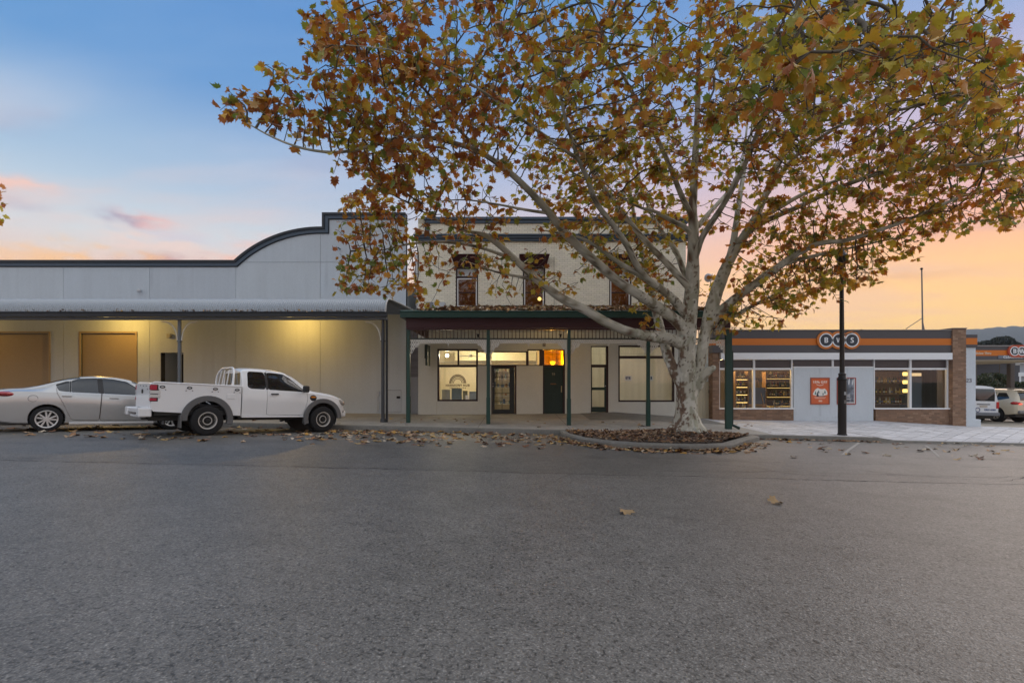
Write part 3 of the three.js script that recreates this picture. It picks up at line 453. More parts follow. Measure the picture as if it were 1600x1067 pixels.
// ---------------------------------------------------------------- two-storey painted brick shop
const hub = thing('brick_shop', 'two storey cream painted brick shop with maroon window hoods and green verandah', 'building');
{
  const L = fx(653), R = fx(1072), G = fy(481), top = fy(341), IN = FZ - 0.28;
  // upper wall
  const ups = [[712, 747], [817, 852], [952, 987]].map(([a, b]) => [fx(a), fx(b), fy(480.5), fy(417)]);
  mesh('upper_wall', slab(rect(L, R, 4.721, top), IN, FZ - 0.012, ups.map(([a, b, c, d]) => rect(a, b, c, d))), M.creamJoint, hub);
  stuff(mesh('brick_courses', brickGeo(L, R, 4.55, fy(378), FZ, ups, { seed: 3, tint: r => { const v = 0.94 + 0.12 * r(); return [v, v * (0.985 + 0.02 * r()), v * (0.97 + 0.04 * r())]; } }), M.creamBrick, hub));
  stuff(mesh('brick_courses', brickGeo(L, R, fy(367), fy(349), FZ, [], { seed: 4, tint: r => 0.93 + 0.12 * r() }), M.creamBrick, hub));
  mesh('cornice', [box(fx(649), fx(1075), fy(377), fy(373), FZ - 0.02, FZ + 0.1), box(fx(648), fx(1076), fy(373), fy(369.5), FZ - 0.02, FZ + 0.17), box(fx(647), fx(1077), fy(369.5), fy(367.5), FZ - 0.02, FZ + 0.23)], M.slate, hub);
  mesh('parapet_capping', [box(fx(664), fx(1075), fy(349), fy(344), FZ - 0.3, FZ + 0.07), box(fx(662), fx(1077), fy(344), fy(340), FZ - 0.32, FZ + 0.13)], M.slate, hub);
  mesh('parapet_pier', box(fx(664), fx(671), fy(367), fy(349), FZ - 0.3, FZ + 0.05), M.slate, hub);
  // sash windows upstairs with flared hoods; each opens on its own small room
  ups.forEach(([a, b, c, d], i) => {
    const w = part('sash_window', hub), rail = fy(431), f = 0.045;
    mesh('outer_frame', frame4(a, b, c, d, FZ - 0.2, FZ - 0.03, 0.055), M.maroonDark, w);
    mesh('sash_frame', [...frame4(a + 0.058, b - 0.058, c + 0.058, fy(434.5), FZ - 0.12, FZ - 0.05, f), ], M.white, w);
    mesh('meeting_rail', box(a + 0.11, b - 0.11, fy(457.5), fy(456), FZ - 0.125, FZ - 0.06), M.maroonDark, w);
    mesh('transom_rail', box(a + 0.056, b - 0.056, fy(434.3), rail, FZ - 0.18, FZ - 0.05), M.maroonDark, w);
    mesh('sill', box(a - 0.06, b + 0.06, c - 0.07, c - 0.003, FZ - 0.1, FZ + 0.08), M.maroonDark, w);
    mesh('pane', box(a + 0.1, b - 0.1, c + 0.1, fy(436), FZ - 0.092, FZ - 0.088), M.glass, w);
    mesh('pane', box(a + 0.056, b - 0.056, rail, d - 0.056, FZ - 0.11, FZ - 0.106), M.glass, w);
    mesh('blind', box(a + 0.04, b - 0.04, rail - 0.02, d - 0.03, FZ - 0.3, FZ - 0.29), mat([0.7, 0.72, 0.74], 0.8), w);  // no real blind: pale sheet coloured as sky reflected in the transom pane
    // hood: wide at the top, drawn in at the foot
    const hg = new THREE.BufferGeometry(), h0 = fy(417.5), h1 = fy(401), e = 0.17, q = 0.03; const v = [[a - q, h0, FZ + 0.02], [b + q, h0, FZ + 0.02], [b + q, h0, FZ + 0.12], [a - q, h0, FZ + 0.12], [a - e, h1, FZ + 0.02], [b + e, h1, FZ + 0.02], [b + e, h1, FZ + 0.5], [a - e, h1, FZ + 0.5]];
    hg.setAttribute('position', new THREE.Float32BufferAttribute(v.flat(), 3)); hg.setIndex([3, 2, 6, 3, 6, 7, 0, 3, 7, 0, 7, 4, 2, 1, 5, 2, 5, 6, 4, 7, 6, 4, 6, 5, 0, 1, 2, 0, 2, 3, 1, 0, 4, 1, 4, 5]); const flat = hg.toNonIndexed(); flat.computeVertexNormals();
    mesh('window_hood', flat, M.maroon, w);
    const rx0 = a - 1.1, rx1 = b + 1.1;
    room(w, rx0, rx1, c - 0.9, d + 0.35, IN, IN - 3.6, M.brown, mat([0.22, 0.11, 0.05], 0.8), M.brown);
    if (i === 1) { const lx = fx(843) * (WALL + 1.4) / WALL, ly = EYE + (fy(467) - EYE) * (WALL + 1.4) / WALL, lz = FZ - 1.4; const p = thing('pendant_lamp', 'small glowing pendant lamp behind the middle upstairs sash window', 'lamp'); mesh('shade', new THREE.SphereGeometry(0.085, 14, 10).translate(lx, ly, lz), glow(1, 0.66, 0.16, 2.2), p); mesh('cord', cyl([lx, ly + 0.08, lz], [lx, d + 0.35, lz], 0.006, 0.006, 6), M.dark, p); point(lx, ly, lz, [1, 0.6, 0.2], 2, 3); }
    else point((a + b) / 2 + 0.4, d + 0.1, IN - 2.2, [1, 0.55, 0.2], 1.1, 5);
  });
  // air conditioner standing on the verandah roof
  const ac = thing('air_conditioner', 'pale grey air conditioner box on the leafy verandah roof', 'air conditioner');
  mesh('casing', rbox(fx(679), fx(697), fy(487), fy(474), FZ + 0.05, FZ + 0.4, 0.02), mat([0.55, 0.56, 0.57], 0.5), ac); mesh('grille', rbox(fx(668), fx(679) - 0.004, fy(487), fy(474), FZ + 0.05, FZ + 0.39, 0.02), mat([0.22, 0.23, 0.26], 0.5), ac);
  mesh('wall_conduit', [cyl([fx(866), G - 0.1, FZ + 0.03], [fx(866), fy(401), FZ + 0.03], 0.02, 0.02, 8)], M.cream, hub);
  mesh('flashing', box(fx(780), fx(1075), fy(481.5), fy(477.5), FZ - 0.005, FZ + 0.03), M.green, hub);

  // ---- street level
  const b0 = -0.5, openings = [
    [fx(683), fx(746.5), fy(627), fy(545)], [fx(746.6), fx(822.5), fy(571.5), fy(548.5)], [fx(825), fx(848.3), fy(571.5), fy(545.5)],
    [fx(767.5), fx(807), b0 + 0.02, fy(571.6)], [fx(848.4), fx(883), b0 + 0.02, fy(545.5)], [fx(923.5), fx(951), b0 + 0.02, fy(540.5)], [fx(966.5), fx(1054.5), fy(628), fy(539.5)]];
  mesh('shop_wall', slab(rect(L, R, b0, 4.72), IN, FZ - 0.02 + 0.001, [...(() => { // union outline of the connected shopfront openings
    const Y = fy; return [[[fx(683), Y(627)], [fx(746.5), Y(627)], [fx(746.5), Y(571.5)], [fx(767.5), Y(571.5)], [fx(767.5), b0 + 0.02], [fx(807), b0 + 0.02], [fx(807), Y(571.5)], [fx(848.4), Y(571.5)], [fx(848.4), b0 + 0.02], [fx(883), b0 + 0.02], [fx(883), Y(545.5)], [fx(824), Y(545.5)], [fx(824), Y(548.5)], [fx(746.5), Y(548.5)], [fx(746.5), Y(545)], [fx(683), Y(545)]],
      rect(...openings[5]), rect(...openings[6])]; })()]), M.shopWall, hub);
  mesh('dado_joint', [box(fx(682), fx(682) + 0.012, 0, fy(628), FZ - 0.018, FZ - 0.014)], M.creamJoint, hub);
  // shopfront joinery
  const z0 = FZ - 0.2, z1 = FZ - 0.05, Fm = M.maroonDark;
  const sf = part('shop_window', hub);
  mesh('window_frame', [...frame4(fx(683), fx(746.4), fy(627), fy(545), z0, z1, 0.075), box(fx(683) + 0.076, fx(746.4) - 0.076, fy(573.6), fy(569.8), z0, z1 + 0.004), box(fx(714.5), fx(717), fy(569.7), fy(547.7), z0, z1 + 0.002)], Fm, sf);
  mesh('pane', box(fx(685.7), fx(743.8), fy(624.3), fy(573.6), FZ - 0.132, FZ - 0.127), M.glass, sf);
  mesh('pane', box(fx(685.7), fx(714.5), fy(569.8), fy(547.7), FZ - 0.132, FZ - 0.127), M.glass, sf);
  mesh('pane', box(fx(717), fx(743.8), fy(569.8), fy(547.7), FZ - 0.132, FZ - 0.127), M.glass, sf);
  // rainbow and name in vinyl on the pane
  const vinyl = mat([0.075, 0.03, 0.025], 0.7), rbX = fx(714.6), rbY = fy(599), vz = FZ - 0.122;
  const rbow = part('window_lettering', hub);
  for (const [ra, rb] of [[0.375, 0.345], [0.33, 0.29], [0.265, 0.24], [0.205, 0.18]]) { const pts = []; for (let k = 0; k <= 24; k++) { const t = Math.PI * k / 24; pts.push([rbX + Math.cos(t) * ra, rbY + Math.sin(t) * ra * 1.06]); } for (let k = 24; k >= 0; k--) { const t = Math.PI * k / 24; pts.push([rbX + Math.cos(t) * rb, rbY + Math.sin(t) * rb * 1.06]); } mesh('rainbow_arc', slab(pts, vz, vz + 0.003), vinyl, rbow); }
  mesh('letters', text3('HARMONY HUB', 0.105, 0.003, rbX, fy(602), vz), vinyl, rbow); mesh('letters', text3('e m p o w e r i n g', 0.062, 0.003, rbX, fy(606), vz), vinyl, rbow);
  // transom strip
  const ts = part('transom_window', hub);
  mesh('window_frame', [box(fx(746.6), fx(824), fy(550.3), fy(548.5), z0, z1), box(fx(746.6), fx(848), fy(573.4), fy(570), z0, z1), box(fx(822), fx(826), fy(570), fy(545.6), z0, z1 + 0.006), box(fx(826.1), fx(848), fy(547.3), fy(545.6), z0, z1), box(fx(843), fx(850.5), fy(569.9), fy(547.4), z0, z1 + 0.003), box(fx(759), fx(761), fy(569.9), fy(550.4), z0 + 0.03, z1 - 0.02)], Fm, ts);
  mesh('pane', box(fx(746.6), fx(822), fy(570), fy(550.4), FZ - 0.132, FZ - 0.127), M.glass, ts); mesh('pane', box(fx(826), fx(843), fy(570), fy(547.4), FZ - 0.132, FZ - 0.127), M.glass, ts);
  // glazed shop door, two by five lights
  const gd = part('glazed_door', hub), dB = pathY(fx(788), WALL) + 0.02;
  mesh('door_frame', [box(fx(767.5), fx(769), dB - 0.1, fy(573.5), z0, z1), box(fx(804.2), fx(807), dB - 0.1, fy(573.5), z0, z1 + 0.002)], Fm, gd);
  const gx0 = fx(772.8), gx1 = fx(796), gy0 = fy(640), gy1 = fy(576), dz0 = FZ - 0.16, dz1 = FZ - 0.1;
  mesh('leaf', [box(fx(769.2), gx0, dB, fy(573.5), dz0, dz1), box(gx1, fx(804), dB, fy(573.5), dz0, dz1), box(gx0, gx1, dB, gy0, dz0, dz1), box(gx0, gx1, gy1, fy(573.5), dz0, dz1)], mat([0.008, 0.014, 0.014], 0.4), gd);
  mesh('glazing_bars', [box((gx0 + gx1) / 2 - 0.01, (gx0 + gx1) / 2 + 0.01, gy0, gy1, dz0 + 0.01, dz1 - 0.01), ...[1, 2, 3, 4].map(k => box(gx0, gx1, lerp(gy0, gy1, k / 5) - 0.01, lerp(gy0, gy1, k / 5) + 0.01, dz0 + 0.013, dz1 - 0.013))], mat([0.01, 0.014, 0.014], 0.4), gd);
  for (let i = 0; i < 2; i++) for (let k = 0; k < 5; k++) mesh('pane', box(lerp(gx0, gx1, i / 2) + 0.011, lerp(gx0, gx1, (i + 1) / 2) - 0.011, lerp(gy0, gy1, k / 5) + 0.011, lerp(gy0, gy1, (k + 1) / 5) - 0.011, (dz0 + dz1) / 2 - 0.002, (dz0 + dz1) / 2 + 0.002), M.glass, gd);
  mesh('handle', [cyl([fx(770.2), fy(603.5), dz1], [fx(770.2), fy(603.5), dz1 + 0.06], 0.025), cyl([fx(770.2), fy(599.5), dz1], [fx(770.2), fy(599.5), dz1 + 0.02], 0.02)], mat([0.4, 0.4, 0.42], 0.3, { metalness: 0.8 }), gd);
  // solid green door under the amber fanlight
  const sd = part('green_door', hub);
  mesh('door_frame', [box(fx(848.4), fx(850.4), dB - 0.1, fy(570.1), z0, z1 - 0.004), box(fx(880.4), fx(883), dB - 0.1, fy(545.6), z0, z1 + 0.001), box(fx(850.6), fx(880.4), fy(573), fy(570), z0, z1), box(fx(850.6), fx(880.4), fy(547.2), fy(545.6), z0, z1)], Fm, sd);
  mesh('leaf', box(fx(850.5), fx(880.3), dB, fy(573.1), FZ - 0.18, FZ - 0.12), M.greenDark, sd);
  mesh('leaf_panel', [[fx(853.5), fx(864.5), 0.35, 1.0], [fx(866.3), fx(877.3), 0.35, 1.0], [fx(853.5), fx(864.5), 1.2, 2.0], [fx(866.3), fx(877.3), 1.2, 2.0]].map(q => rbox(q[0], q[1], q[2], q[3], FZ - 0.121, FZ - 0.105, 0.006)), M.greenDark, sd);
  mesh('number_plate', text3('19', 0.1, 0.008, fx(865), fy(584.3), FZ - 0.104), mat([0.3, 0.26, 0.16], 0.3, { metalness: 0.7 }), sd);
  mesh('letter_slot', rbox(fx(860.5), fx(869.5), fy(600.8), fy(599), FZ - 0.105, FZ - 0.09, 0.004), mat([0.18, 0.09, 0.04], 0.3, { metalness: 0.7 }), sd);
  mesh('handle', [cyl([fx(877.8), fy(612), FZ - 0.09], [fx(877.8), fy(604), FZ - 0.09], 0.018), rbox(fx(877), fx(878.6), fy(613), fy(603), FZ - 0.12, FZ - 0.1, 0.004)], mat([0.5, 0.42, 0.25], 0.3, { metalness: 0.8 }), sd);
  mesh('fanlight_pane', box(fx(850.6), fx(880.4), fy(570), fy(547.2), FZ - 0.132, FZ - 0.127), new THREE.MeshPhysicalMaterial({ color: new THREE.Color().setRGB(1, 0.78, 0.12), roughness: 0.02, transmission: 1, thickness: 0, ior: 1.5 }), sd);
  // right-hand door with three lights
  const rd = part('side_door', hub), rB = pathY(fx(937), WALL) + 0.02;
  mesh('door_frame', [box(fx(923.5), fx(924.6), rB - 0.15, fy(540.5), z0, z1), box(fx(947.8), fx(951), rB - 0.15, fy(540.5), z0, z1), box(fx(924.6), fx(947.8), fy(542), fy(540.5), z0, z1), box(fx(924.6), fx(947.8), fy(574), fy(569.5), z0, z1)], Fm, rd);
  const a0 = fx(924.7), a1 = fx(947.7); mesh('leaf', [box(a0, a0 + 0.03, rB, fy(574.2), FZ - 0.17, FZ - 0.1), box(fx(945.4), a1, rB, fy(574.2), FZ - 0.17, FZ - 0.1), box(a0 + 0.03, fx(945.4), rB, fy(636), FZ - 0.17, FZ - 0.1), box(a0 + 0.03, fx(945.4), fy(609.5), fy(605.2), FZ - 0.17, FZ - 0.1)], M.greenDark, rd);
  for (const [p, q] of [[569.5, 542], [605.2, 574.2], [636, 609.5]]) mesh('pane', box(a0 + (p < 570 ? 0 : 0.03), p < 570 ? a1 : fx(945.4), fy(p), fy(q), FZ - 0.138, FZ - 0.134), M.glass, rd);
  mesh('handle', cyl([fx(946.5), fy(603), FZ - 0.1], [fx(946.5), fy(603), FZ - 0.04], 0.022), mat([0.5, 0.5, 0.5], 0.3, { metalness: 0.8 }), rd);
  // right-hand window with drawn blinds
  const rw = part('side_window', hub);
  mesh('window_frame', [...frame4(fx(966.5), fx(1054.5), fy(628), fy(539.5), z0, z1, 0.07), box(fx(969), fx(1052), fy(560), fy(556), z0, z1 + 0.004)], Fm, rw);
  mesh('pane', box(fx(969), fx(1052), fy(625.5), fy(560), FZ - 0.132, FZ - 0.127), M.glass, rw); mesh('pane', box(fx(969), fx(1052), fy(556), fy(542), FZ - 0.132, FZ - 0.127), M.glass, rw);
  const blind = new THREE.MeshPhysicalMaterial({ color: new THREE.Color().setRGB(0.66, 0.64, 0.55), roughness: 1, transmission: 0.45, thickness: 0 });
  const bg = (x0, x1, y0, y1, z) => { const n = 60, pos = [], idx = []; for (let i = 0; i <= n; i++) { const x = lerp(x0, x1, i / n), d = 0.025 * fbm(x * 2.1, 0, 5, 3) + 0.006 * Math.sin(x * 21); pos.push(x, y0, z + d, x, y1, z + d * 0.4); if (i < n) { const a = i * 2; idx.push(a, a + 2, a + 1, a + 1, a + 2, a + 3); } } const g = new THREE.BufferGeometry(); g.setAttribute('position', new THREE.Float32BufferAttribute(pos, 3)); g.setIndex(idx); g.computeVertexNormals(); return g; };
  mesh('blind', bg(fx(966), fx(1056), 0.3, fy(538), FZ - 0.34), blind, rw); mesh('blind', bg(fx(922), fx(953), 0.1, fy(538), FZ - 0.34), blind, rd);
  for (const px of [983, 1017]) { const n = thing('window_notice', px < 1000 ? 'small blue and white notice taped inside the blinded window' : 'small notice in the blinded window half behind a verandah post', 'notice'); mesh('paper', box(fx(px - 5.5), fx(px + 5.5), fy(595), fy(587), FZ - 0.15, FZ - 0.147), new THREE.MeshStandardMaterial({ roughness: 0.8, map: canvasTex(64, 48, (c, w, h) => { c.fillStyle = '#c9cfd4'; c.fillRect(0, 0, w, h); c.fillStyle = '#33506e'; for (const x of [8, 24, 40]) c.fillRect(x, 8, 12, 26); c.fillStyle = '#dfe6ea'; c.fillRect(27, 24, 8, 8); }) }), n); n.children[0].geometry = new THREE.PlaneGeometry(11 * MPP, 8 * MPP).translate(fx(px), fy(591), FZ - 0.15); }
  // ---- rooms behind the fronts
  const F = 0.12;
  room(hub, fx(657), fx(847.5), F, 3.55, IN - 0.005, IN - 5.5, M.roomWall, M.roomCeil, M.roomFloor);
  room(hub, fx(849.5), fx(884), F, 3.5, IN - 0.005, IN - 4.5, mat([0.62, 0.42, 0.16], 0.8), mat([0.7, 0.5, 0.22], 0.8), M.roomFloor);
  room(hub, fx(888), fx(1068), F, 3.55, IN - 0.005, IN - 4.5, M.roomWall, M.roomCeil, M.roomFloor);
  mesh('ceiling_beam', [box(fx(657), fx(847.5), 3.18, 3.3, IN - 1.4, IN - 1.2), box(fx(657), fx(847.5), 2.55, 2.62, IN - 5.48, IN - 5.2)], mat([0.55, 0.52, 0.46], 0.8), hub);
  mesh('column', box(fx(760), fx(764), F, 3.55, IN - 2.6, IN - 2.45), mat([0.55, 0.52, 0.46], 0.8), hub);
  // long bulkhead washed with light on the back wall
  mesh('bulkhead', box(fx(690), fx(846), 2.66, 3.16, IN - 5.45, IN - 4.9), mat([0.82, 0.76, 0.52], 0.8), hub);
  { const gl = thing('globe_lamp', 'round white globe lamp glowing inside the rainbow shop window', 'lamp'); const x = fx(698.5) * 1.06, y = EYE + (fy(555.5) - EYE) * 1.06, z = FZ - 1.35; mesh('globe', new THREE.SphereGeometry(0.085, 14, 10).translate(x, y, z), glow(1, 0.96, 0.8, 6), gl); mesh('stem', cyl([x, y + 0.07, z], [x, 3.55, z], 0.012), M.dark, gl); point(x, y, z, [1, 0.88, 0.62], ROOMI * 0.35, 3); }
  const panel = thing('ceiling_panel_light', 'white ceiling panel light inside the rainbow shop', 'lamp'); mesh('diffuser', box(fx(740), fx(775), 3.52, 3.545, IN - 3.6, IN - 2.9), glow(1, 0.93, 0.72, 2.5), panel);
  point(fx(757), 3.4, IN - 3.2, [1, 0.86, 0.58], ROOMI, 12);
  { const fan = thing('ceiling_fan', 'white ceiling fan hanging inside the rainbow shop', 'fan'); const x = fx(735) * 1.09, y = EYE + (fy(556) - EYE) * 1.09, z = FZ - 2.0; mesh('rod', cyl([x, y + 0.05, z], [x, 3.55, z], 0.014), M.white, fan); mesh('motor', cyl([x, y - 0.06, z], [x, y + 0.06, z], 0.11, 0.08, 14), mat([0.5, 0.48, 0.42], 0.5), fan); for (const t of [0.1, 1.67, 3.24, 4.81]) mesh('blade', box(0.1, 0.6, -0.008, 0.008, -0.06, 0.06).rotateX(0.2).rotateY(t).translate(x, y, z), mat([0.45, 0.42, 0.35], 0.5), fan); }
  { const p = thing('hall_pendant_lamp', 'glowing bowl pendant lamp behind the amber fanlight', 'lamp'); const k = (WALL + 1.3) / WALL, x = fx(863.6) * k, y = EYE + (fy(566.5) - EYE) * k, z = FZ - 1.3; const g = new THREE.LatheGeometry([[0.005, -0.13], [0.06, -0.1], [0.11, -0.02], [0.125, 0.03], [0.11, 0.05], [0.02, 0.06]].map(q => new THREE.Vector2(...q)), 16).translate(x, y, z); mesh('bowl', g, glow(1, 0.82, 0.35, 4), p); mesh('cord', cyl([x, y + 0.05, z], [x, 3.5, z], 0.006, 0.006, 6), M.dark, p); point(x, y, z, [1, 0.7, 0.25], 11, 3); }
  point(fx(940), 3.2, IN - 2.0, [1, 0.9, 0.68], ROOMI * 0.35, 10); point(fx(1015), 3.1, IN - 2.6, [1, 0.9, 0.68], ROOMI * 0.1, 10);
  { const p = thing('ceiling_panel_light', 'white ceiling panel light behind the blinds of the side room', 'lamp'); mesh('diffuser', box(fx(930), fx(950), 3.52, 3.545, IN - 2.4, IN - 1.7), glow(1, 0.93, 0.75, 2), p); const q = thing('ceiling_panel_light', 'second white ceiling panel light behind the wide blinded window', 'lamp'); mesh('diffuser', box(fx(1005), fx(1025), 3.52, 3.545, IN - 3, IN - 2.3), glow(1, 0.93, 0.75, 2), q); }
  // display things behind the glass
  const fabric = (seed, base, fg) => new THREE.MeshStandardMaterial({ roughness: 0.9, map: canvasTex(96, 128, (c, w, h) => { const r = rng(seed); c.fillStyle = base; c.fillRect(0, 0, w, h); c.fillStyle = fg; for (let k = 0; k < 60; k++) { c.globalAlpha = 0.2 + 0.5 * r(); c.beginPath(); c.ellipse(w * (0.2 + 0.6 * r()), h * (0.2 + 0.65 * r()), 3 + 8 * r(), 2 + 12 * r(), r() * 3, 0, 7); c.fill(); } }) });
  const wz = FZ - 0.62; mesh('display_shelf', box(fx(684), fx(746), fy(628), fy(625.4), FZ - 1.3, FZ - 0.285), M.white, hub);
  const put = (name, label, a, b, t, m, dz = 0, cat = 'picture') => { const o = thing(name, label, cat); mesh('panel', rbox(fx(a), fx(b), fy(625.3), fy(t), wz - 0.06 + dz, wz + dz, 0.008), m, o); return o; };
  put('framed_picture', 'grey framed botanical picture standing in the rainbow shop window', 687, 700.5, 609, fabric(1, '#8d8d8b', '#3e4a3c'));
  put('display_box', 'tall blue grey display box standing in the rainbow shop window', 703, 719.5, 607, fabric(2, '#64757c', '#52626b'), 0.05, 'box');
  put('display_box', 'low olive basket standing in the rainbow shop window', 720.5, 728, 611, fabric(3, '#7e7d66', '#4f523c'), -0.1, 'basket');
  put('framed_picture', 'blue framed print standing in the rainbow shop window', 731, 743, 612, fabric(4, '#87919f', '#33475f'), -0.12);
  put('display_box', 'small white pot carton in the rainbow shop window', 725.5, 730.5, 618, M.white, 0.1, 'carton');
  // shelves of stock seen through the glazed door
  { const sh = thing('stock_shelf', 'white stock shelf seen through the glazed shop door', 'shelf'); const k = (WALL + 2) / WALL, x0 = fx(770) * k, x1 = fx(800) * k, z = FZ - 2.1; mesh('back_board', box(x0, x1, F, 2.3, z - 0.35, z - 0.3), M.roomWall, sh); for (const y of [0.45, 0.85, 1.25, 1.65, 2.02]) mesh('shelf_board', box(x0, x1, y - 0.02, y, z - 0.3, z), M.white, sh); mesh('side_board', [box(x0 - 0.03, x0, F, 2.3, z - 0.3, z), box(x1, x1 + 0.03, F, 2.3, z - 0.3, z)], M.white, sh);
    const r = rng(8), cols = [[0.1, 0.15, 0.25], [0.5, 0.45, 0.3], [0.35, 0.2, 0.1], [0.2, 0.28, 0.3], [0.6, 0.55, 0.45], [0.08, 0.09, 0.08]]; const cm = cols.map(c => mat(c, 0.7)); let q = 0;
    for (const [row, y] of [0.45, 0.85, 1.25, 1.65, 2.02].entries()) for (let x = x0 + 0.08; x < x1 - 0.1; x += 0.13 + 0.08 * r()) { const w = 0.04 + 0.035 * r(), hgt = 0.1 + 0.2 * r(), kk = Math.floor(r() * 6), round = r() < 0.5, o = mesh('stock_item', round ? cyl([x, y + 0.002, z - 0.14], [x, y + hgt, z - 0.14], w, w * 0.8, 10) : rbox(x - w, x + w, y + 0.002, y + hgt, z - 0.19, z - 0.1, 0.006), cm[kk]); tag(o, `${['navy', 'tan', 'brown', 'slate', 'cream', 'black'][kk]} ${round ? 'jar' : 'packet'} on the ${['lowest', 'second lowest', 'middle', 'second highest', 'top'][row]} board of the stock shelf`, round ? 'jar' : 'packet', 'items on the stock shelf'); }
  }
  // body of the building
  mesh('side_wall', [box(L - 0.01, L + 0.2, -0.4, fy(349), FZ - 9, IN), box(R - 0.2, R + 0.01, -0.4, fy(349), FZ - 9, IN), box(L + 0.2, R - 0.2, -0.4, fy(349), FZ - 9.2, FZ - 9)], M.cream, hub);
  mesh('roof', box(L + 0.2, R - 0.2, 7.4, 7.5, FZ - 9, IN), M.zinc, hub);

  // ---- verandah
  const ve = part('verandah', hub), PZ = 17.8, px2x = px => (px - 800) * PZ / FOCAL, vy = py => EYE - (py - HORIZON) * PZ / FOCAL, VL = px2x(637), VR = px2x(1140);
  const e = 17.5, eY = 3.9, roofPts = [[VL - 0.18, eY, -e], [VR + 0.1, eY, -e], [VR + 0.1, 4.74, FZ + 0.01], [fx(742), 4.74, FZ + 0.01], [VL - 0.18, 3.92, FZ + 0.01]];
  { const g = new THREE.BufferGeometry(); g.setAttribute('position', new THREE.Float32BufferAttribute(roofPts.flat(), 3)); g.setIndex([0, 1, 3, 1, 2, 3, 0, 3, 4]); const u = g.toNonIndexed(); u.computeVertexNormals(); mesh('verandah_roof', u, mat([0.09, 0.10, 0.09], 0.7), ve); }
  mesh('ceiling_lining', box(VL, VR, 3.70, 3.72, FZ + 0.01, -17.7), mat([0.66, 0.64, 0.58], 0.8), ve);
  mesh('hip_flashing', cyl([VL - 0.18, eY + 0.02, -e], [fx(742), 4.76, FZ + 0.03], 0.035, 0.035, 8), M.green, ve);
  mesh('gutter', [box(VL - 0.2, VR + 0.1, vy(497.5), vy(488.5), -e - 0.14, -e + 0.02), cyl([VL - 0.2, vy(488.5), -e + 0.02], [VR + 0.1, vy(488.5), -e + 0.02], 0.024, 0.024, 8), box(VL - 0.2, VL - 0.06, vy(497.5), vy(488.5), -22.3, -e - 0.141)], M.green, ve);
  mesh('fascia', [box(VL - 0.04, VR, vy(513), vy(497.6), -PZ + 0.06, -PZ + 0.11), box(VL - 0.01, VR - 0.02, vy(515.5), vy(513.2), -PZ - 0.05, -PZ + 0.08), box(VL - 0.04, VL + 0.01, vy(513), vy(497.6), -22.3, -PZ + 0.058)], M.maroon, ve);
  const posts = [638, 763, 889, 1013, 1139];
  posts.forEach((px, i) => {
    const x = px2x(px), y0 = pathY(x, PZ), w = 0.058;
    if (i < 4) mesh('post', [rbox(x - w, x + w, y0 + 0.9, vy(515.6), -PZ - w, -PZ + w, 0.014), rbox(x - w - 0.012, x + w + 0.012, y0, y0 + 0.93, -PZ - w - 0.012, -PZ + w + 0.012, 0.014), rbox(x - w - 0.006, x + w + 0.006, vy(551), vy(549.5), -PZ - w - 0.006, -PZ + w + 0.006, 0.005)], M.green, ve);
    else { mesh('post', [rbox(x - 0.12, x + 0.10, y0, vy(515), -PZ - 0.06, -PZ + 0.06, 0.012)], M.green, ve); mesh('downpipe', [rbox(x + 0.105, x + 0.165, y0 + 0.1, vy(548), -PZ - 0.05, -PZ + 0.01, 0.01), cyl([x + 0.135, y0 + 0.14, -PZ - 0.02], [x + 0.36, y0 + 0.03, -PZ + 0.06], 0.045, 0.05, 10)], M.greenDark, ve); }
  });
  const railT = vy(528.3), railB = vy(530.3), slatM = [mat([0.10, 0.07, 0.055], 0.6), mat([0.12, 0.085, 0.065], 0.6)];
  mesh('frieze_rail', box(px2x(641), px2x(1136), railB, railT, -PZ - 0.025, -PZ + 0.025), M.greenDark, ve);
  for (let b = 0; b < 4; b++) {
    const x0 = px2x(posts[b]) + 0.062, x1 = px2x(posts[b + 1]) - (b === 3 ? 0.125 : 0.062), n = Math.round((x1 - x0) / 0.128);
    for (let k = 1; k < n; k++) { const x = lerp(x0, x1, k / n); mesh('frieze_slat', box(x - 0.0125, x + 0.0125, railT, vy(515.6), -PZ - 0.012, -PZ + 0.012), slatM[k % 2], ve); }
    // cast lace: rows of open rings and scallops, deepening to brackets at the posts
    const rings = [], R0 = 0.036, ring = (x, y, s = 1) => { const t = new THREE.TorusGeometry(R0 * s, 0.013, 4, 8); t.translate(x, y, -PZ); rings.push(t); };
    const nx = Math.floor((x1 - x0) / 0.078), stepx = (x1 - x0) / nx;
    for (let k = 0; k < nx; k++) {
      const x = x0 + (k + 0.5) * stepx, d = Math.min(x - x0, x1 - x), drop = d < 0.5 ? 0.44 * Math.pow(1 - d / 0.5, 1.9) : 0, rows = 2 + Math.floor(drop / 0.074);
      for (let q = 0; q < rows; q++) { ring(x + (q % 2 ? stepx / 2 : 0) * (k < nx - 1 ? 1 : 0), railB - 0.04 - q * 0.07, q === rows - 1 ? 0.82 : 1); const bar = new THREE.BoxGeometry(0.062, 0.013, 0.013); bar.rotateZ((k + q) % 2 ? 0.78 : -0.78); bar.translate(x, railB - 0.04 - q * 0.07, -PZ); rings.push(bar); }
    }
    rings.push(new THREE.ConeGeometry(0.04, 0.14, 6).rotateX(Math.PI).translate((x0 + x1) / 2, railB - 0.2, -PZ)); rings.push(new THREE.BoxGeometry(x1 - x0, 0.012, 0.012).translate((x0 + x1) / 2, railB - 0.006, -PZ));
    mesh('lace_panel', rings, M.lace, ve);
  }
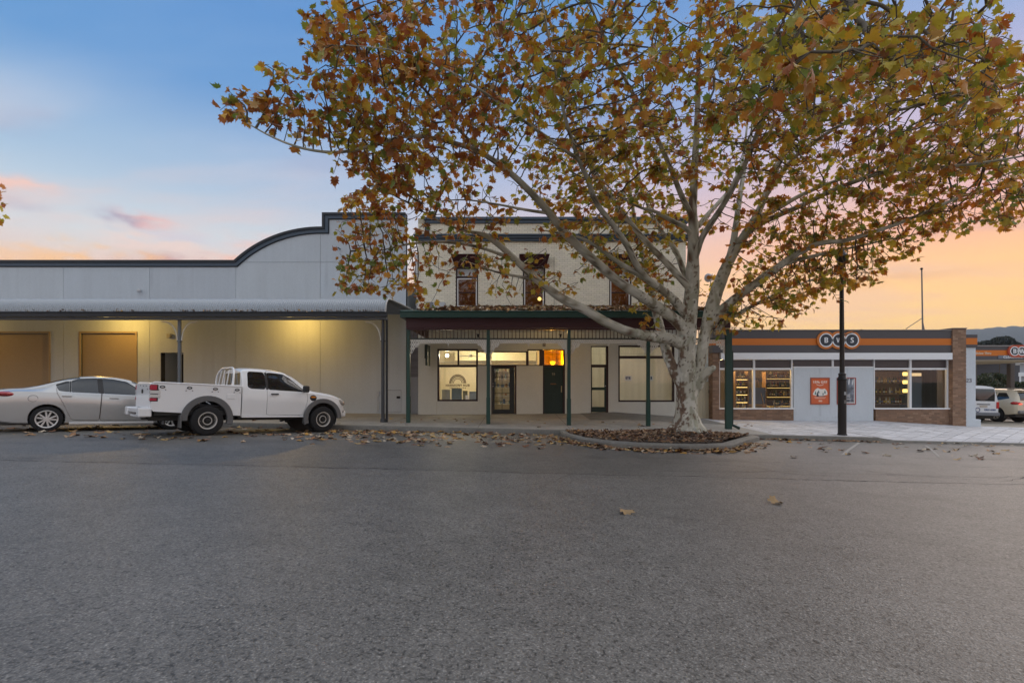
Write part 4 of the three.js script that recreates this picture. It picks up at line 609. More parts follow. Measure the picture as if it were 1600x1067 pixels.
  // little lights on the frieze and a lamp under the verandah
  for (const px of [747, 876]) mesh('spotlight', [cyl([px2x(px), vy(522.5), -PZ - 0.06], [px2x(px), vy(527), -PZ - 0.06], 0.045, 0.03, 10), box(px2x(px) - 0.06, px2x(px) + 0.06, vy(522.6), vy(521.6), -PZ - 0.1, -PZ - 0.03)], M.dark, ve);
  { const p = thing('verandah_lamp', 'oyster lamp glowing amber under the verandah before the green door', 'lamp'); const x = (862 - 800) * 20.6 / FOCAL, y = 3.64; mesh('base', cyl([x, 3.66, -20.6], [x, 3.70, -20.6], 0.17, 0.17, 18), M.dark, p); mesh('diffuser', new THREE.SphereGeometry(0.14, 16, 8, 0, 7, Math.PI / 2, Math.PI / 2).scale(1, 0.5, 1).translate(x, 3.655, -20.6), glow(1, 0.55, 0.12, 3), p); point(x, 3.5, -20.6, [1, 0.62, 0.22], 1.6, 5); }
  mesh('speaker_box', rbox(fx(848), fx(852.5), fy(541), fy(535.5), FZ - 0.02, FZ + 0.12), mat([0.2, 0.19, 0.17], 0.6), hub);
  // sign board hung edge-on from the wall
  { const s = thing('hanging_sign', 'dark hanging sign board edge on beside the rainbow shop window', 'sign'); const x = fx(671.5); mesh('board', rbox(x - 0.04, x + 0.04, fy(572), fy(541.5), FZ + 0.15, FZ + 0.95, 0.01), M.greenDark, s); mesh('bracket', [cyl([x, fy(541), FZ - 0.01], [x, fy(541), FZ + 1.0], 0.018), cyl([fx(664), fy(538.5), FZ], [fx(664), fy(560), FZ + 0.03], 0.02)], M.dark, s); }
}

// ---------------------------------------------------------------- low bottle shop with the striped fascia
M.fascia = mat([0.085, 0.08, 0.085], 0.5); M.orange = mat([0.62, 0.17, 0.015], 0.5); M.orangeSign = mat([0.66, 0.20, 0.03], 0.45);
M.paleBlue = mat([0.76, 0.83, 0.88], 0.6, { map: streakMap }); M.whiteTrim = mat([0.84, 0.86, 0.87], 0.5);
M.brickRed = mat([1, 1, 1], 0.9, { vertexColors: true }); M.mortar = mat([0.27, 0.22, 0.18], 0.95);
const brickTint = r => { const k = r(), v = 0.86 + 0.28 * r(); const c = k < 0.2 ? [0.24, 0.15, 0.10] : k < 0.5 ? [0.30, 0.185, 0.12] : k < 0.8 ? [0.27, 0.165, 0.105] : [0.34, 0.22, 0.145]; return c.map(x => x * v); };
function brickBlock(parent, x0, x1, y0, y1, z0, z1, seed, name = 'brick_courses') {     // front and both returns in bricks over a mortar core
  mesh('mortar_core', box(x0 + 0.008, x1 - 0.008, y0, y1 - 0.004, z0, z1 - 0.008), M.mortar, parent);
  const D = z1 - z0, f = brickGeo(x0, x1, y0, y1, z1, [], { seed, tint: brickTint, D: 0.012 });
  const l = brickGeo(0, D - 0.012, y0, y1, 0, [], { seed: seed + 1, tint: brickTint, D: 0.012 }), r = l.clone();
  l.rotateY(-Math.PI / 2); l.translate(x0, 0, z0); r.rotateY(Math.PI / 2); r.translate(x1, 0, z1 - 0.012);
  stuff(mesh(name, [f, l, r], M.brickRed, parent));
}
const shop = thing('bottle_shop', 'low brick bottle shop with grey and orange striped fascia and pale panels', 'building');
{
  const L = fx(1124), R = fx(1484), IN = FZ - 0.22, floor = -0.18;
  const wb = fy(638.5), wt = fy(577), bT = fy(639.5);
  // brick spandrels and piers
  brickBlock(shop, L, fx(1240.5), -0.5, bT, FZ - 0.2, FZ, 11); brickBlock(shop, fx(1369), fx(1484), -0.75, bT, FZ - 0.2, FZ, 21);
  brickBlock(shop, fx(1484.2), fx(1505), -0.8, fy(514.5), FZ - 0.6, FZ + 0.18, 31, 'pier_brick_courses');
  mesh('pier_cap', box(fx(1483.5), fx(1505.7), fy(514.5), fy(513), FZ - 0.6, FZ + 0.2), M.fascia, shop);
  // fascia bands
  const z = FZ + 0.12; const FL = fx(1112), FR = fx(1484);
  mesh('fascia_board', [box(FL, FR, fy(529), fy(516.5), FZ - 0.3, z), box(FL, FR, fy(551.5), fy(539.6), FZ - 0.3, z)], M.fascia, shop);
  mesh('orange_stripe', box(FL, FR, fy(539.5), fy(529.1), FZ - 0.3, z - 0.006), M.orange, shop);
  mesh('fascia_capping', box(FL, FR, fy(516.4), fy(515.4), FZ - 0.35, z + 0.03), mat([0.3, 0.28, 0.26], 0.5), shop);
  mesh('white_soffit', box(fx(1124), fx(1482.5), fy(562), fy(551.7), FZ - 0.3, z + 0.1), M.whiteTrim, shop);
  // sign roundels
  const sg = part('roundel_sign', shop), cxs = [1287.2, 1307.3, 1327.3], cy = fy(532), ro = 13.8 * MPP, sz = z + 0.07;
  { const disc = (x, r, z0, z1, n = 40) => cyl([x, cy, z0], [x, cy, z1], r, r, n);
    const back = cxs.map((p, i) => disc(fx(p), ro - i * 0.0005, z + 0.002, sz + i * 0.0012)); mesh('sign_backing', back, M.orangeSign, sg);
    for (const [i, c] of ['B', 'W', 'S'].entries()) { const x = fx(cxs[i]); mesh('white_ring', new THREE.RingGeometry(ro * 0.66, ro * 0.78, 40).translate(x, cy, sz + 0.012), M.whiteTrim, sg); mesh('dark_disc', disc(x, ro * 0.66, sz + 0.003, sz + 0.01), mat([0.035, 0.045, 0.06], 0.4), sg); mesh('letter', text3(c, c === 'W' ? 0.2 : 0.23, 0.015, x, cy, sz + 0.011), M.whiteTrim, sg); } }
  // glazing: frames, transom panels and panes
  const zf0 = FZ - 0.16, zf1 = FZ - 0.04, tT = fy(563);
  const bay = (a, m, b, side) => { const w = part('display_window', shop);
    mesh('window_frame', [box(fx(a), fx(a) + 0.05, wb, fy(562.1), zf0, zf1), box(fx(b) - 0.06, fx(b), wb, fy(562.1), zf0, zf1), box(fx(m) - 0.045, fx(m) + 0.045, wb, fy(562.1), zf0, zf1 + 0.004), box(fx(a) + 0.05, fx(b) - 0.06, wt - 0.02, wt + 0.06, zf0, zf1 + 0.002), box(fx(a) - 0.02, fx(b) + 0.02, bT, wb + 0.03, zf0, FZ + 0.05)], M.whiteTrim, w);
    mesh('transom_panel', box(fx(a) + 0.05, fx(b) - 0.06, wt + 0.061, fy(562.2), zf0 + 0.04, zf0 + 0.06), mat([0.085, 0.072, 0.075], 0.3), w);
    mesh('pane', box(fx(a) + 0.05, fx(m) - 0.045, wb + 0.03, wt - 0.02, FZ - 0.1, FZ - 0.095), M.glass, w); mesh('pane', box(fx(m) + 0.045, fx(b) - 0.06, wb + 0.03, wt - 0.02, FZ - 0.1, FZ - 0.095), M.glass, w); };
  bay(1124, 1179.5, 1240, 0); bay(1367, 1424.7, 1484, 1);
  // closed pale panels
  const pB = -0.5, ps = [1241, 1282, 1325, 1366]; for (let i = 0; i < 3; i++) mesh('wall_panel', box(fx(ps[i]) + 0.004, fx(ps[i + 1]) - 0.004, pB, fy(574.5), FZ - 0.1, FZ - 0.02), M.paleBlue, shop);
  mesh('panel_backing', box(fx(1240.6), fx(1366.5), pB, fy(562.2), FZ - 0.2, FZ - 0.12), M.joint, shop);
  mesh('panel_head', [box(fx(1241), fx(1366), fy(574.4), fy(572.6), FZ - 0.119, FZ - 0.01), ...[1301, 1302].slice(0, 1).map(p => box(fx(p), fx(p + 3), fy(572.5), fy(562.2), FZ - 0.119, FZ - 0.02))], M.whiteTrim, shop);
  mesh('transom_panel', [box(fx(1241), fx(1300.9), fy(572.5), fy(562.2), FZ - 0.118, FZ - 0.07), box(fx(1304.1), fx(1366), fy(572.5), fy(562.2), FZ - 0.118, FZ - 0.07)], mat([0.085, 0.072, 0.075], 0.3), shop);
  // interior
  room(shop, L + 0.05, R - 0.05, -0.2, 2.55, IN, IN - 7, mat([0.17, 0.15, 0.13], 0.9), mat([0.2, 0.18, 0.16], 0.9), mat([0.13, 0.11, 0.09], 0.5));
  mesh('roof', box(fx(1112), R, 3.2, 3.3, FZ - 8, FZ - 0.3), M.zinc, shop); mesh('side_wall', [box(R - 0.05, R + 0.1, -0.7, 3.2, FZ - 8, FZ - 0.6), box(L - 0.2, L - 0.02, -0.7, 3.2, FZ - 8, FZ - 0.3)], M.paleBlue, shop);
  // warm strip lights
  const strips = [[1150, 1.6], [1215, 2.6], [1395, 1.9], [1452, 3.2], [1300, 4.2]];
  strips.forEach(([px, d], i) => { const o = thing('strip_light', ['warm strip light in the shop beside the green post', 'warm strip light over the easel display in the shop', 'warm strip light over the dim bottle shelves', 'warm strip light deep in the shop by the fridge', 'warm strip light behind the pale closed panels'][i], 'lamp'); const x = fx(px), zz = IN - d; mesh('tube', box(x - 0.55, x + 0.55, 2.47, 2.52, zz - 0.04, zz + 0.04), glow(1, 0.7, 0.28, 4), o); mesh('batten', box(x - 0.58, x + 0.58, 2.521, 2.549, zz - 0.06, zz + 0.06), M.whiteTrim, o); point(x, 2.38, zz, [1, 0.62, 0.22], SHOPI * [1.4, 1.0, 0.35, 0.3, 0.5][i], 8); });
  // shelving with bottles
  const bottleG = new THREE.LatheGeometry([[0, 0], [0.037, 0], [0.038, 0.17], [0.03, 0.21], [0.014, 0.24], [0.013, 0.30], [0.015, 0.305], [0, 0.305]].map(q => new THREE.Vector2(...q)), 10);
  const bm = [[0.02, 0.05, 0.02], [0.10, 0.04, 0.01], [0.35, 0.22, 0.05], [0.05, 0.08, 0.03], [0.4, 0.38, 0.3], [0.15, 0.02, 0.02]].map(c => mat(c, 0.12)); const lm = [[0.6, 0.56, 0.45], [0.5, 0.35, 0.08], [0.1, 0.12, 0.2]].map(c => mat(c, 0.7));
  const labelG = new THREE.CylinderGeometry(0.0392, 0.0392, 0.08, 10, 1, true); const r = rng(41);
  const shelfUnit = (px, d, w, labelS, rows, lab2, lit) => { const k = (WALL + d) / WALL, x = fx(px) * k, z2 = FZ - d, s = thing('bottle_shelf', labelS, 'shelf'); const wood = mat([0.2, 0.12, 0.06], 0.6);
    mesh('side_board', [box(x - w / 2 - 0.03, x - w / 2, -0.2, 2.0, z2 - 0.4, z2), box(x + w / 2, x + w / 2 + 0.03, -0.2, 2.0, z2 - 0.4, z2)], wood, s); mesh('back_board', box(x - w / 2, x + w / 2, -0.2, 2.0, z2 - 0.42, z2 - 0.401), wood, s);
    for (const [ri, y] of rows.entries()) { mesh('shelf_board', box(x - w / 2, x + w / 2, y - 0.03, y, z2 - 0.4, z2), wood, s); if (lit) mesh('shelf_light', box(x - w / 2 + 0.03, x + w / 2 - 0.03, y - 0.05, y - 0.032, z2 - 0.03, z2 - 0.01), glow(1, 0.66, 0.2, lit), s);
      for (let bx = x - w / 2 + 0.07; bx < x + w / 2 - 0.05; bx += 0.095) { if (r() < 0.12) continue; const ci = Math.floor(r() * 6), b = thing('bottle', `${['dark green', 'brown', 'amber', 'olive', 'pale', 'dark red'][ci]} ${lab2} ${['lowest', 'second', 'third', 'fourth', 'top'][ri]} board`.replace('bottle on the', 'bottle on the').replace('PLACE', ''), 'bottle', lab2.includes('lit') ? 'bottles on the lit tall shelf' : 'bottles on ' + labelS.slice(0, 28), [bx, y + 0.001, z2 - 0.1 - 0.06 * r()]); mesh('glass_body', bottleG, bm[ci], b); const l = mesh('paper_label', labelG, lm[Math.floor(r() * 3)], b); l.position.y = 0.095; } } };
  shelfUnit(1160, 1.0, 0.55, 'narrow tall bottle shelf lit amber behind the green post', [0.25, 0.6, 0.95, 1.3, 1.65], 'bottle in the narrow lit shelf behind green post,', 3);
  shelfUnit(1395, 1.3, 1.7, 'wide dim bottle shelf behind the right shop window', [0.5, 0.95, 1.45], 'bottle in the wide dim right window shelf,', 0);
  shelfUnit(1222, 2.6, 1.5, 'wooden bottle shelf deep behind the easel display', [0.35, 0.8, 1.25, 1.7], 'bottle in the deep wooden shelf behind easel,', 1.2);
  // easel board, counter and cartons
  { const o = thing('display_easel', 'slanting timber display easel behind the left shop window', 'easel'); const wood = mat([0.34, 0.2, 0.08], 0.6); const x = fx(1200), zz = FZ - 0.9; mesh('leg', cyl([x - 0.3, -0.2, zz], [x - 0.02, 1.6, zz - 0.15], 0.025, 0.025, 6), wood, o); mesh('leg', cyl([x + 0.45, -0.2, zz], [x + 0.05, 1.6, zz - 0.15], 0.025, 0.025, 6), wood, o); mesh('board', rbox(x - 0.35, x + 0.4, 0.5, 1.25, zz - 0.12, zz - 0.08).rotateX(0), mat([0.09, 0.1, 0.13], 0.7), o); mesh('ledge', box(x - 0.4, x + 0.45, 0.44, 0.47, zz - 0.08, zz + 0.02), wood, o); }
  { const o = thing('price_board', 'dark hanging price board inside the left shop window', 'board'); mesh('board', rbox(fx(1190), fx(1219), fy(597), fy(590), FZ - 1.6, FZ - 1.57), mat([0.04, 0.05, 0.06], 0.6), o); mesh('cord', [cyl([fx(1195), fy(590), FZ - 1.585], [fx(1195), 2.5, FZ - 1.585], 0.005, 0.005, 5), cyl([fx(1214), fy(590), FZ - 1.585], [fx(1214), 2.5, FZ - 1.585], 0.005, 0.005, 5)], M.dark, o); }
  { const q = rng(9); const spots = [[1192, 0], [1203, 0], [1226, 0], [1233, 0.3], [1228, 0.3]]; spots.forEach(([px, y], i) => { const o = thing('carton', ['brown carton by the easel foot in the shop window', 'amber carton beside the easel in the shop window', 'lower amber carton in the corner of the left window', 'small carton on top of the corner cartons', 'small yellow carton stacked in the window corner'][i], 'carton'); mesh('box_body', rbox(fx(px) - 0.13, fx(px) + 0.13, -0.2 + y * 1, -0.2 + y + 0.29, FZ - 0.8 - 0.1 * i, FZ - 0.5 - 0.1 * i, 0.01), mat([[0.3, 0.18, 0.08], [0.5, 0.3, 0.06], [0.55, 0.36, 0.08], [0.4, 0.3, 0.15], [0.6, 0.42, 0.08]][i], 0.7), o); mesh('tape', box(fx(px) - 0.03, fx(px) + 0.03, -0.2 + y + 0.2, -0.2 + y + 0.291, FZ - 0.5 - 0.1 * i, FZ - 0.498 - 0.1 * i), M.whiteTrim, o); }); }
  { const o = thing('drinks_fridge', 'tall grey glass door fridge behind the right shop window', 'fridge'); const x0 = fx(1452), x1 = fx(1476), zz = FZ - 1.2; mesh('cabinet', rbox(x0, x1, -0.2, 1.95, zz - 0.6, zz - 0.03, 0.02), mat([0.14, 0.17, 0.2], 0.5), o); mesh('door', rbox(x0 + 0.02, x1 - 0.02, 0.0, 1.75, zz - 0.028, zz, 0.01), mat([0.10, 0.14, 0.18], 0.15), o); mesh('handle', box(x0 + 0.05, x0 + 0.08, 0.6, 1.2, zz + 0.001, zz + 0.04), M.whiteTrim, o); mesh('header_light', box(x0 + 0.02, x1 - 0.02, 1.78, 1.92, zz - 0.029, zz - 0.02), glow(1, 0.7, 0.35, 0.8), o); }
  [602, 592, 615, 583].slice(0, 3).forEach((py, i) => { const o = thing('shelf_lamp', ['middle square amber lamp beside the fridge', 'upper square amber lamp beside the fridge', 'lower square amber lamp beside the fridge'][i], 'lamp'); const y = [fy(597), fy(584), fy(611)][i]; mesh('lit_face', rbox(fx(1427.5), fx(1434.5), y - 0.08, y + 0.08, FZ - 0.62, FZ - 0.56, 0.02), glow(1, 0.68, 0.16, 2.2), o); mesh('bracket', box(fx(1430), fx(1431.5), y - 0.3, y - 0.08, FZ - 0.6, FZ - 0.58), M.dark, o); });
  // house number pillar at the drive-through
  const pil = thing('pillar', 'pale blue pillar numbered 23 with orange striped head beside brick pier', 'pillar'); const a = fx(1505.6), b = fx(1524);
  mesh('shaft', rbox(a, b, -0.4, fy(543), FZ - 0.4, FZ + 0.05, 0.01), M.paleBlue, pil); mesh('plinth', rbox(a, fx(1529), -0.8, fy(655), FZ - 0.5, FZ + 0.15, 0.015), M.paleBlue, pil);
  mesh('head_board', [box(a, fx(1525), fy(528.3), fy(523), FZ - 0.4, FZ + 0.1), box(a, fx(1525), fy(542.9), fy(538.6), FZ - 0.4, FZ + 0.1)], M.fascia, pil); mesh('orange_stripe', box(a, fx(1525), fy(538.5), fy(528.4), FZ - 0.4, FZ + 0.095), M.orange, pil); mesh('numerals', text3('23', 0.17, 0.012, fx(1513.2), fy(594.5), FZ + 0.05), mat([0.2, 0.2, 0.22], 0.5), pil);
}
// posters on the closed panels
function poster(label, px0, px1, py0, py1, edge, draw) { const o = thing('poster', label, 'poster'); const a = fx(px0), b = fx(px1), c = fy(py1), d = fy(py0); mesh('frame', frame4(a, b, c, d, FZ - 0.019, FZ + 0.015, 0.035), edge, o); const g = new THREE.PlaneGeometry(b - a - 0.07, d - c - 0.07).translate((a + b) / 2, (c + d) / 2, FZ - 0.004); mesh('print', g, new THREE.MeshStandardMaterial({ roughness: 0.5, map: canvasTex(256, 376, draw) }), o); mesh('backing', box(a + 0.035, b - 0.035, c + 0.035, d - 0.035, FZ - 0.018, FZ - 0.006), M.whiteTrim, o); }
poster('orange poster offering 15% off with a white hill of trees', 1267, 1297, 590, 632, mat([0.36, 0.09, 0.045], 0.5), (c, w, h) => {
  c.fillStyle = '#d9683a'; c.fillRect(0, 0, w, h); c.fillStyle = '#f6ece0'; c.textAlign = 'center'; c.font = 'bold 52px sans-serif'; c.fillText('15% OFF', w / 2, 74); c.strokeStyle = '#f6ece0'; c.lineWidth = 7; c.beginPath(); c.arc(w / 2, 20, 84, 0.9, Math.PI - 0.9); c.stroke();
  c.beginPath(); c.fillStyle = '#eeeae2'; c.moveTo(22, 240); c.quadraticCurveTo(50, 150, 100, 142); c.quadraticCurveTo(150, 170, 190, 150); c.quadraticCurveTo(236, 170, 236, 240); c.quadraticCurveTo(190, 262, 128, 262); c.quadraticCurveTo(60, 262, 22, 240); c.fill();
  for (const [x, y, s, k] of [[62, 236, 52, '#4d7f80'], [92, 262, 70, '#2f3238'], [108, 216, 46, '#2d5156'], [172, 246, 42, '#3d5a5c'], [200, 220, 50, '#2f7076']]) { c.fillStyle = k; c.beginPath(); c.moveTo(x, y - s); c.lineTo(x + s * 0.26, y); c.lineTo(x - s * 0.26, y); c.fill(); c.fillRect(x - 2, y, 4, 8); }
  c.fillStyle = '#3a3230'; c.fillRect(76, 262, 130, 9); c.fillStyle = '#f2d9c8'; c.fillRect(44, 280, 170, 6); c.fillRect(58, 294, 140, 5); c.globalAlpha = 0.75; c.fillRect(108, 322, 52, 26); });
poster('grey picture poster in a red frame half behind the lamp post', 1308.5, 1338, 590, 632, mat([0.4, 0.08, 0.06], 0.5), (c, w, h) => {
  const r = rng(7); c.fillStyle = '#7d858e'; c.fillRect(0, 0, w, h); for (let k = 0; k < 160; k++) { const v = 60 + 120 * r(); c.fillStyle = `rgba(${v * 0.95},${v},${v * 1.08},0.55)`; c.beginPath(); c.ellipse(w * r(), h * r(), 8 + 30 * r(), 6 + 36 * r(), r() * 3, 0, 7); c.fill(); } c.fillStyle = '#d8dcde'; c.beginPath(); c.ellipse(168, 46, 12, 52, 0.1, 0, 7); c.fill(); c.beginPath(); c.ellipse(222, 56, 10, 44, 0.2, 0, 7); c.fill(); c.fillStyle = '#c9c9c9'; c.font = 'bold 60px sans-serif'; c.fillText('10', 120, 280); c.fillRect(120, 300, 70, 10); c.fillStyle = '#e6e2dc'; c.fillRect(w - 16, 0, 16, h); c.fillRect(0, h - 22, w, 12); });
// gate and brick pillar in the gap beside the bottle shop
{
  const gt = thing('sheet_gate', 'cream ribbed metal gate between tree trunk and brick pillar', 'gate'), a = fx(1074), b = fx(1113), y0 = -0.08, y1 = fy(598), cm = mat([0.60, 0.56, 0.42], 0.5), n = 9;
  for (let k = 0; k < n; k++) mesh('ribbed_sheet', [box(lerp(a, b, k / n) + 0.002, lerp(a, b, (k + 1) / n) - 0.03, y0, y1, FZ - 0.4, FZ - 0.385), box(lerp(a, b, (k + 1) / n) - 0.03, lerp(a, b, (k + 1) / n) - 0.002, y0, y1, FZ - 0.4, FZ - 0.36)], cm, gt);
  mesh('gate_frame', [box(a, b, y1 + 0.001, y1 + 0.05, FZ - 0.41, FZ - 0.36), box(a, b, y0 - 0.05, y0 - 0.001, FZ - 0.41, FZ - 0.36)], cm, gt); mesh('hinge', box(fx(1112.5), fx(1114), 1.0, 1.15, FZ - 0.4, FZ - 0.34), M.dark, gt);
  const pl = thing('brick_pillar', 'red brown brick pillar between cream gate and bottle shop', 'pillar'); brickBlock(pl, fx(1113.2), fx(1124) - 0.01, -0.5, fy(542), FZ - 0.45, FZ + 0.06, 51); mesh('cap', box(fx(1112.8), fx(1124) - 0.006, fy(542), fy(540), FZ - 0.45, FZ + 0.09), mat([0.12, 0.09, 0.08], 0.9), pl);
}
// mast on the roof
{ const o = thing('roof_mast', 'thin metal roof mast with a diagonal stay on the bottle shop', 'mast'), z = FZ - 3, k = 25.5 / 800; const P = (x, y) => [(x - 800) * k, EYE - (y - 597) * k, z]; mesh('pole', cyl(P(1442.5, 516), P(1441, 420), 0.035, 0.03, 8), mat([0.2, 0.18, 0.17], 0.5), o); mesh('stay', cyl(P(1416, 514), P(1441.8, 497), 0.018, 0.018, 6), mat([0.2, 0.18, 0.17], 0.5), o); mesh('foot', cyl(P(1445, 516), P(1442.3, 503), 0.03, 0.03, 6), mat([0.2, 0.18, 0.17], 0.5), o); mesh('cap', new THREE.SphereGeometry(0.06, 8, 6).translate(...P(1440.8, 420)), M.dark, o); }
// street lamp: fluted black column, crown hidden among the leaves
{
  const Z = 16.75, s = Z / FOCAL, x = (1316.5 - 800) * s, y0 = pathY(x, Z), Y = py => EYE - (py - HORIZON) * s, o = thing('street_lamp', 'tall black street lamp post with collar and stickers before the pale panels', 'street lamp', undefined, [x, y0, -Z]);
  const bk = mat([0.012, 0.011, 0.011], 0.35), h = py => Y(py) - y0;
  mesh('base_column', new THREE.LatheGeometry([[0, 0], [0.145, 0], [0.145, 0.03], [0.125, 0.05], [0.122, h(594)], [0.15, h(594)], [0.155, h(592.5)], [0.125, h(590.5)], [0.1, h(587)], [0.115, h(585)], [0.115, h(584)], [0.08, h(582.5)]].map(q => new THREE.Vector2(...q)), 20), bk, o);
  mesh('shaft', cyl([0, h(583), 0], [-0.02, h(418), 0], 0.075, 0.062, 16), bk, o);
  mesh('ladder_bar', cyl([-0.02, h(525), 0], [0.62, h(515), 0.05], 0.018, 0.014, 8), mat([0.08, 0.07, 0.06], 0.5), o);
  const st = (py0, py1, c) => { const g = new THREE.CylinderGeometry(0.1245, 0.1245, h(py0) - h(py1), 8, 1, true, -0.1, 0.6); g.translate(0, (h(py0) + h(py1)) / 2, 0); mesh('sticker', g, mat(c, 0.6), o); }; st(612, 617, [0.42, 0.45, 0.48]); st(625, 630, [0.2, 0.2, 0.2]);
  mesh('lantern', new THREE.LatheGeometry([[0, 0], [0.09, 0], [0.17, 0.35], [0.2, 0.36], [0.08, 0.55], [0, 0.6]].map(q => new THREE.Vector2(...q)), 8).translate(-0.02, h(418), 0), bk, o);
}

// ================================================================ DRIVE-THROUGH AND WHAT LIES BEHIND
{
  const o = thing('drive_through_canopy', 'flat drive-through canopy with orange stripe and roundel sign over parked vehicles', 'canopy'), Z = 27.5, s = Z / FOCAL, X = px => (px - 800) * s, Y = py => EYE - (py - HORIZON) * s, z = -Z;
  const tilt = 0.004, a = X(1518), b = X(1690);
  mesh('fascia_board', [box(a, b, Y(547), Y(541), z - 0.2, z), box(a, b, Y(562.5), Y(556), z - 0.2, z)], M.fascia, o);
  mesh('orange_stripe', box(a, b, Y(555.9), Y(547.1), z - 0.2, z - 0.006), M.orange, o);
  mesh('capping', box(a, b, Y(540.9), Y(539.6), z - 0.25, z + 0.04), mat([0.35, 0.33, 0.32], 0.5), o);
  mesh('canopy_ceiling', box(a, b, Y(563.5), Y(562.6), z - 9, z), mat([0.5, 0.42, 0.3], 0.7), o);
  mesh('canopy_roof', box(a, b, Y(545), Y(543), z - 9, z - 0.21), M.zinc, o);
  for (const [px, d] of [[1580, 4], [1680, 0.6], [1522, 8]]) { const k = (Z + d) / FOCAL, x = (px - 800) * k, y0 = roadY(x, KERB); mesh('column', rbox(x - 0.13, x + 0.13, y0, Y(563.6), -(Z + d) - 0.13, -(Z + d) + 0.13, 0.01), mat([0.12, 0.10, 0.09], 0.6), o); }
  const cy = Y(548.8), ro = 9.5 * s; const pill = (x0, x1, r, z0, z1) => [box(x0, x1, cy - r, cy + r, z0, z1), cyl([x0, cy, z0], [x0, cy, z1 - 0.001], r, r, 24), cyl([x1, cy, z0], [x1, cy, z1 - 0.001], r, r, 24)];
  mesh('sign_backing', pill(X(1583.5), X(1606), ro, z + 0.002, z + 0.1), mat([0.5, 0.09, 0.04], 0.45), o);
  for (const [i, c] of ['B', 'W', 'S'].entries()) { const x = X(1583.5 + i * 11.3); mesh('white_ring', new THREE.RingGeometry(ro * 0.62, ro * 0.76, 28).translate(x, cy, z + 0.112), M.whiteTrim, o); mesh('dark_disc', cyl([x, cy, z + 0.101], [x, cy, z + 0.108], ro * 0.62, ro * 0.62, 28), mat([0.035, 0.045, 0.06], 0.4), o); mesh('letter', text3(c, ro * 0.72, 0.012, x, cy, z + 0.109), M.whiteTrim, o); }
  mesh('lettering', text3('Drive Thru', 0.12, 0.01, X(1537.5), Y(545.8 + 0), z + 0.001), mat([0.7, 0.62, 0.5], 0.5), o).position.y = Y(551.8) - Y(545.8);
  mesh('banner', box(X(1560), X(1640), Y(560.5), Y(555.2), z + 0.004, z + 0.03), mat([0.16, 0.18, 0.22], 0.5), o); mesh('banner_lettering', text3('CLEARANCE HERE', 0.135, 0.012, X(1590.5), Y(557.9), z + 0.031), M.whiteTrim, o);
}
// low house at the far right, turned to face the yard
{
  const o = thing('flat_house', 'pale flat roofed house beyond the drive-through canopy', 'house', undefined, [45.7, 0, -46]); o.rotation.y = -0.78; const y = py => EYE - (py - HORIZON) * 46 / FOCAL;
  mesh('wall', box(0, 9, -1.9, y(568), -6, 0), mat([0.42, 0.44, 0.46], 0.8), o); mesh('roof', box(-0.3, 9.3, y(567.9), y(565), -6.3, 0.4), M.whiteTrim, o); mesh('band', box(-0.1, 9.1, y(588), y(582), 0.01, 0.3), M.whiteTrim, o);
  for (const x of [0.3, 2.2, 4.4]) { const w = part('window', o); mesh('frame', frame4(x, x + 1.5, y(581), y(570), 0, 0.05, 0.06), M.whiteTrim, w); mesh('pane', box(x + 0.06, x + 1.44, y(581) + 0.06, y(570) - 0.06, 0.002, 0.02), mat([0.05, 0.07, 0.09], 0.1), w); }
  mesh('porch_post', box(-0.05, 0.07, -1.9, y(588.1), 0.2, 0.3), M.whiteTrim, o);
}
// far wooded ridge
{
  const n = 900, pos = [], idx = []; const rows = 8;
  for (let j = 0; j <= rows; j++) for (let i = 0; i <= n; i++) { const az = lerp(-1.1, 1.45, i / n), d = lerp(2600, 3400, j / rows), x = Math.sin(az) * d, z = -Math.cos(az) * d; const e = j / rows; let h = 262 * (0.3 + 0.7 * sstep(0.5, 0.71, az)) * (1 + 0.07 * fbm(az * 9, 0.3, 2, 3) + 0.05 * fbm(az * 90, 0.5, 1, 4)) * Math.sin(e * Math.PI * 0.5) + 9 * fbm(az * 60, e * 8, 2, 3); pos.push(x, -4 + Math.max(0, h), z); }
  for (let j = 0; j < rows; j++) for (let i = 0; i < n; i++) { const a = j * (n + 1) + i, c = a + n + 1; idx.push(a, a + 1, c, a + 1, c + 1, c); }
  const g = new THREE.BufferGeometry(); g.setAttribute('position', new THREE.Float32BufferAttribute(pos, 3)); g.setIndex(idx); g.computeVertexNormals();
  const o = mesh('hills', g, mat([0.05, 0.062, 0.045], 1)); struct(o);
}
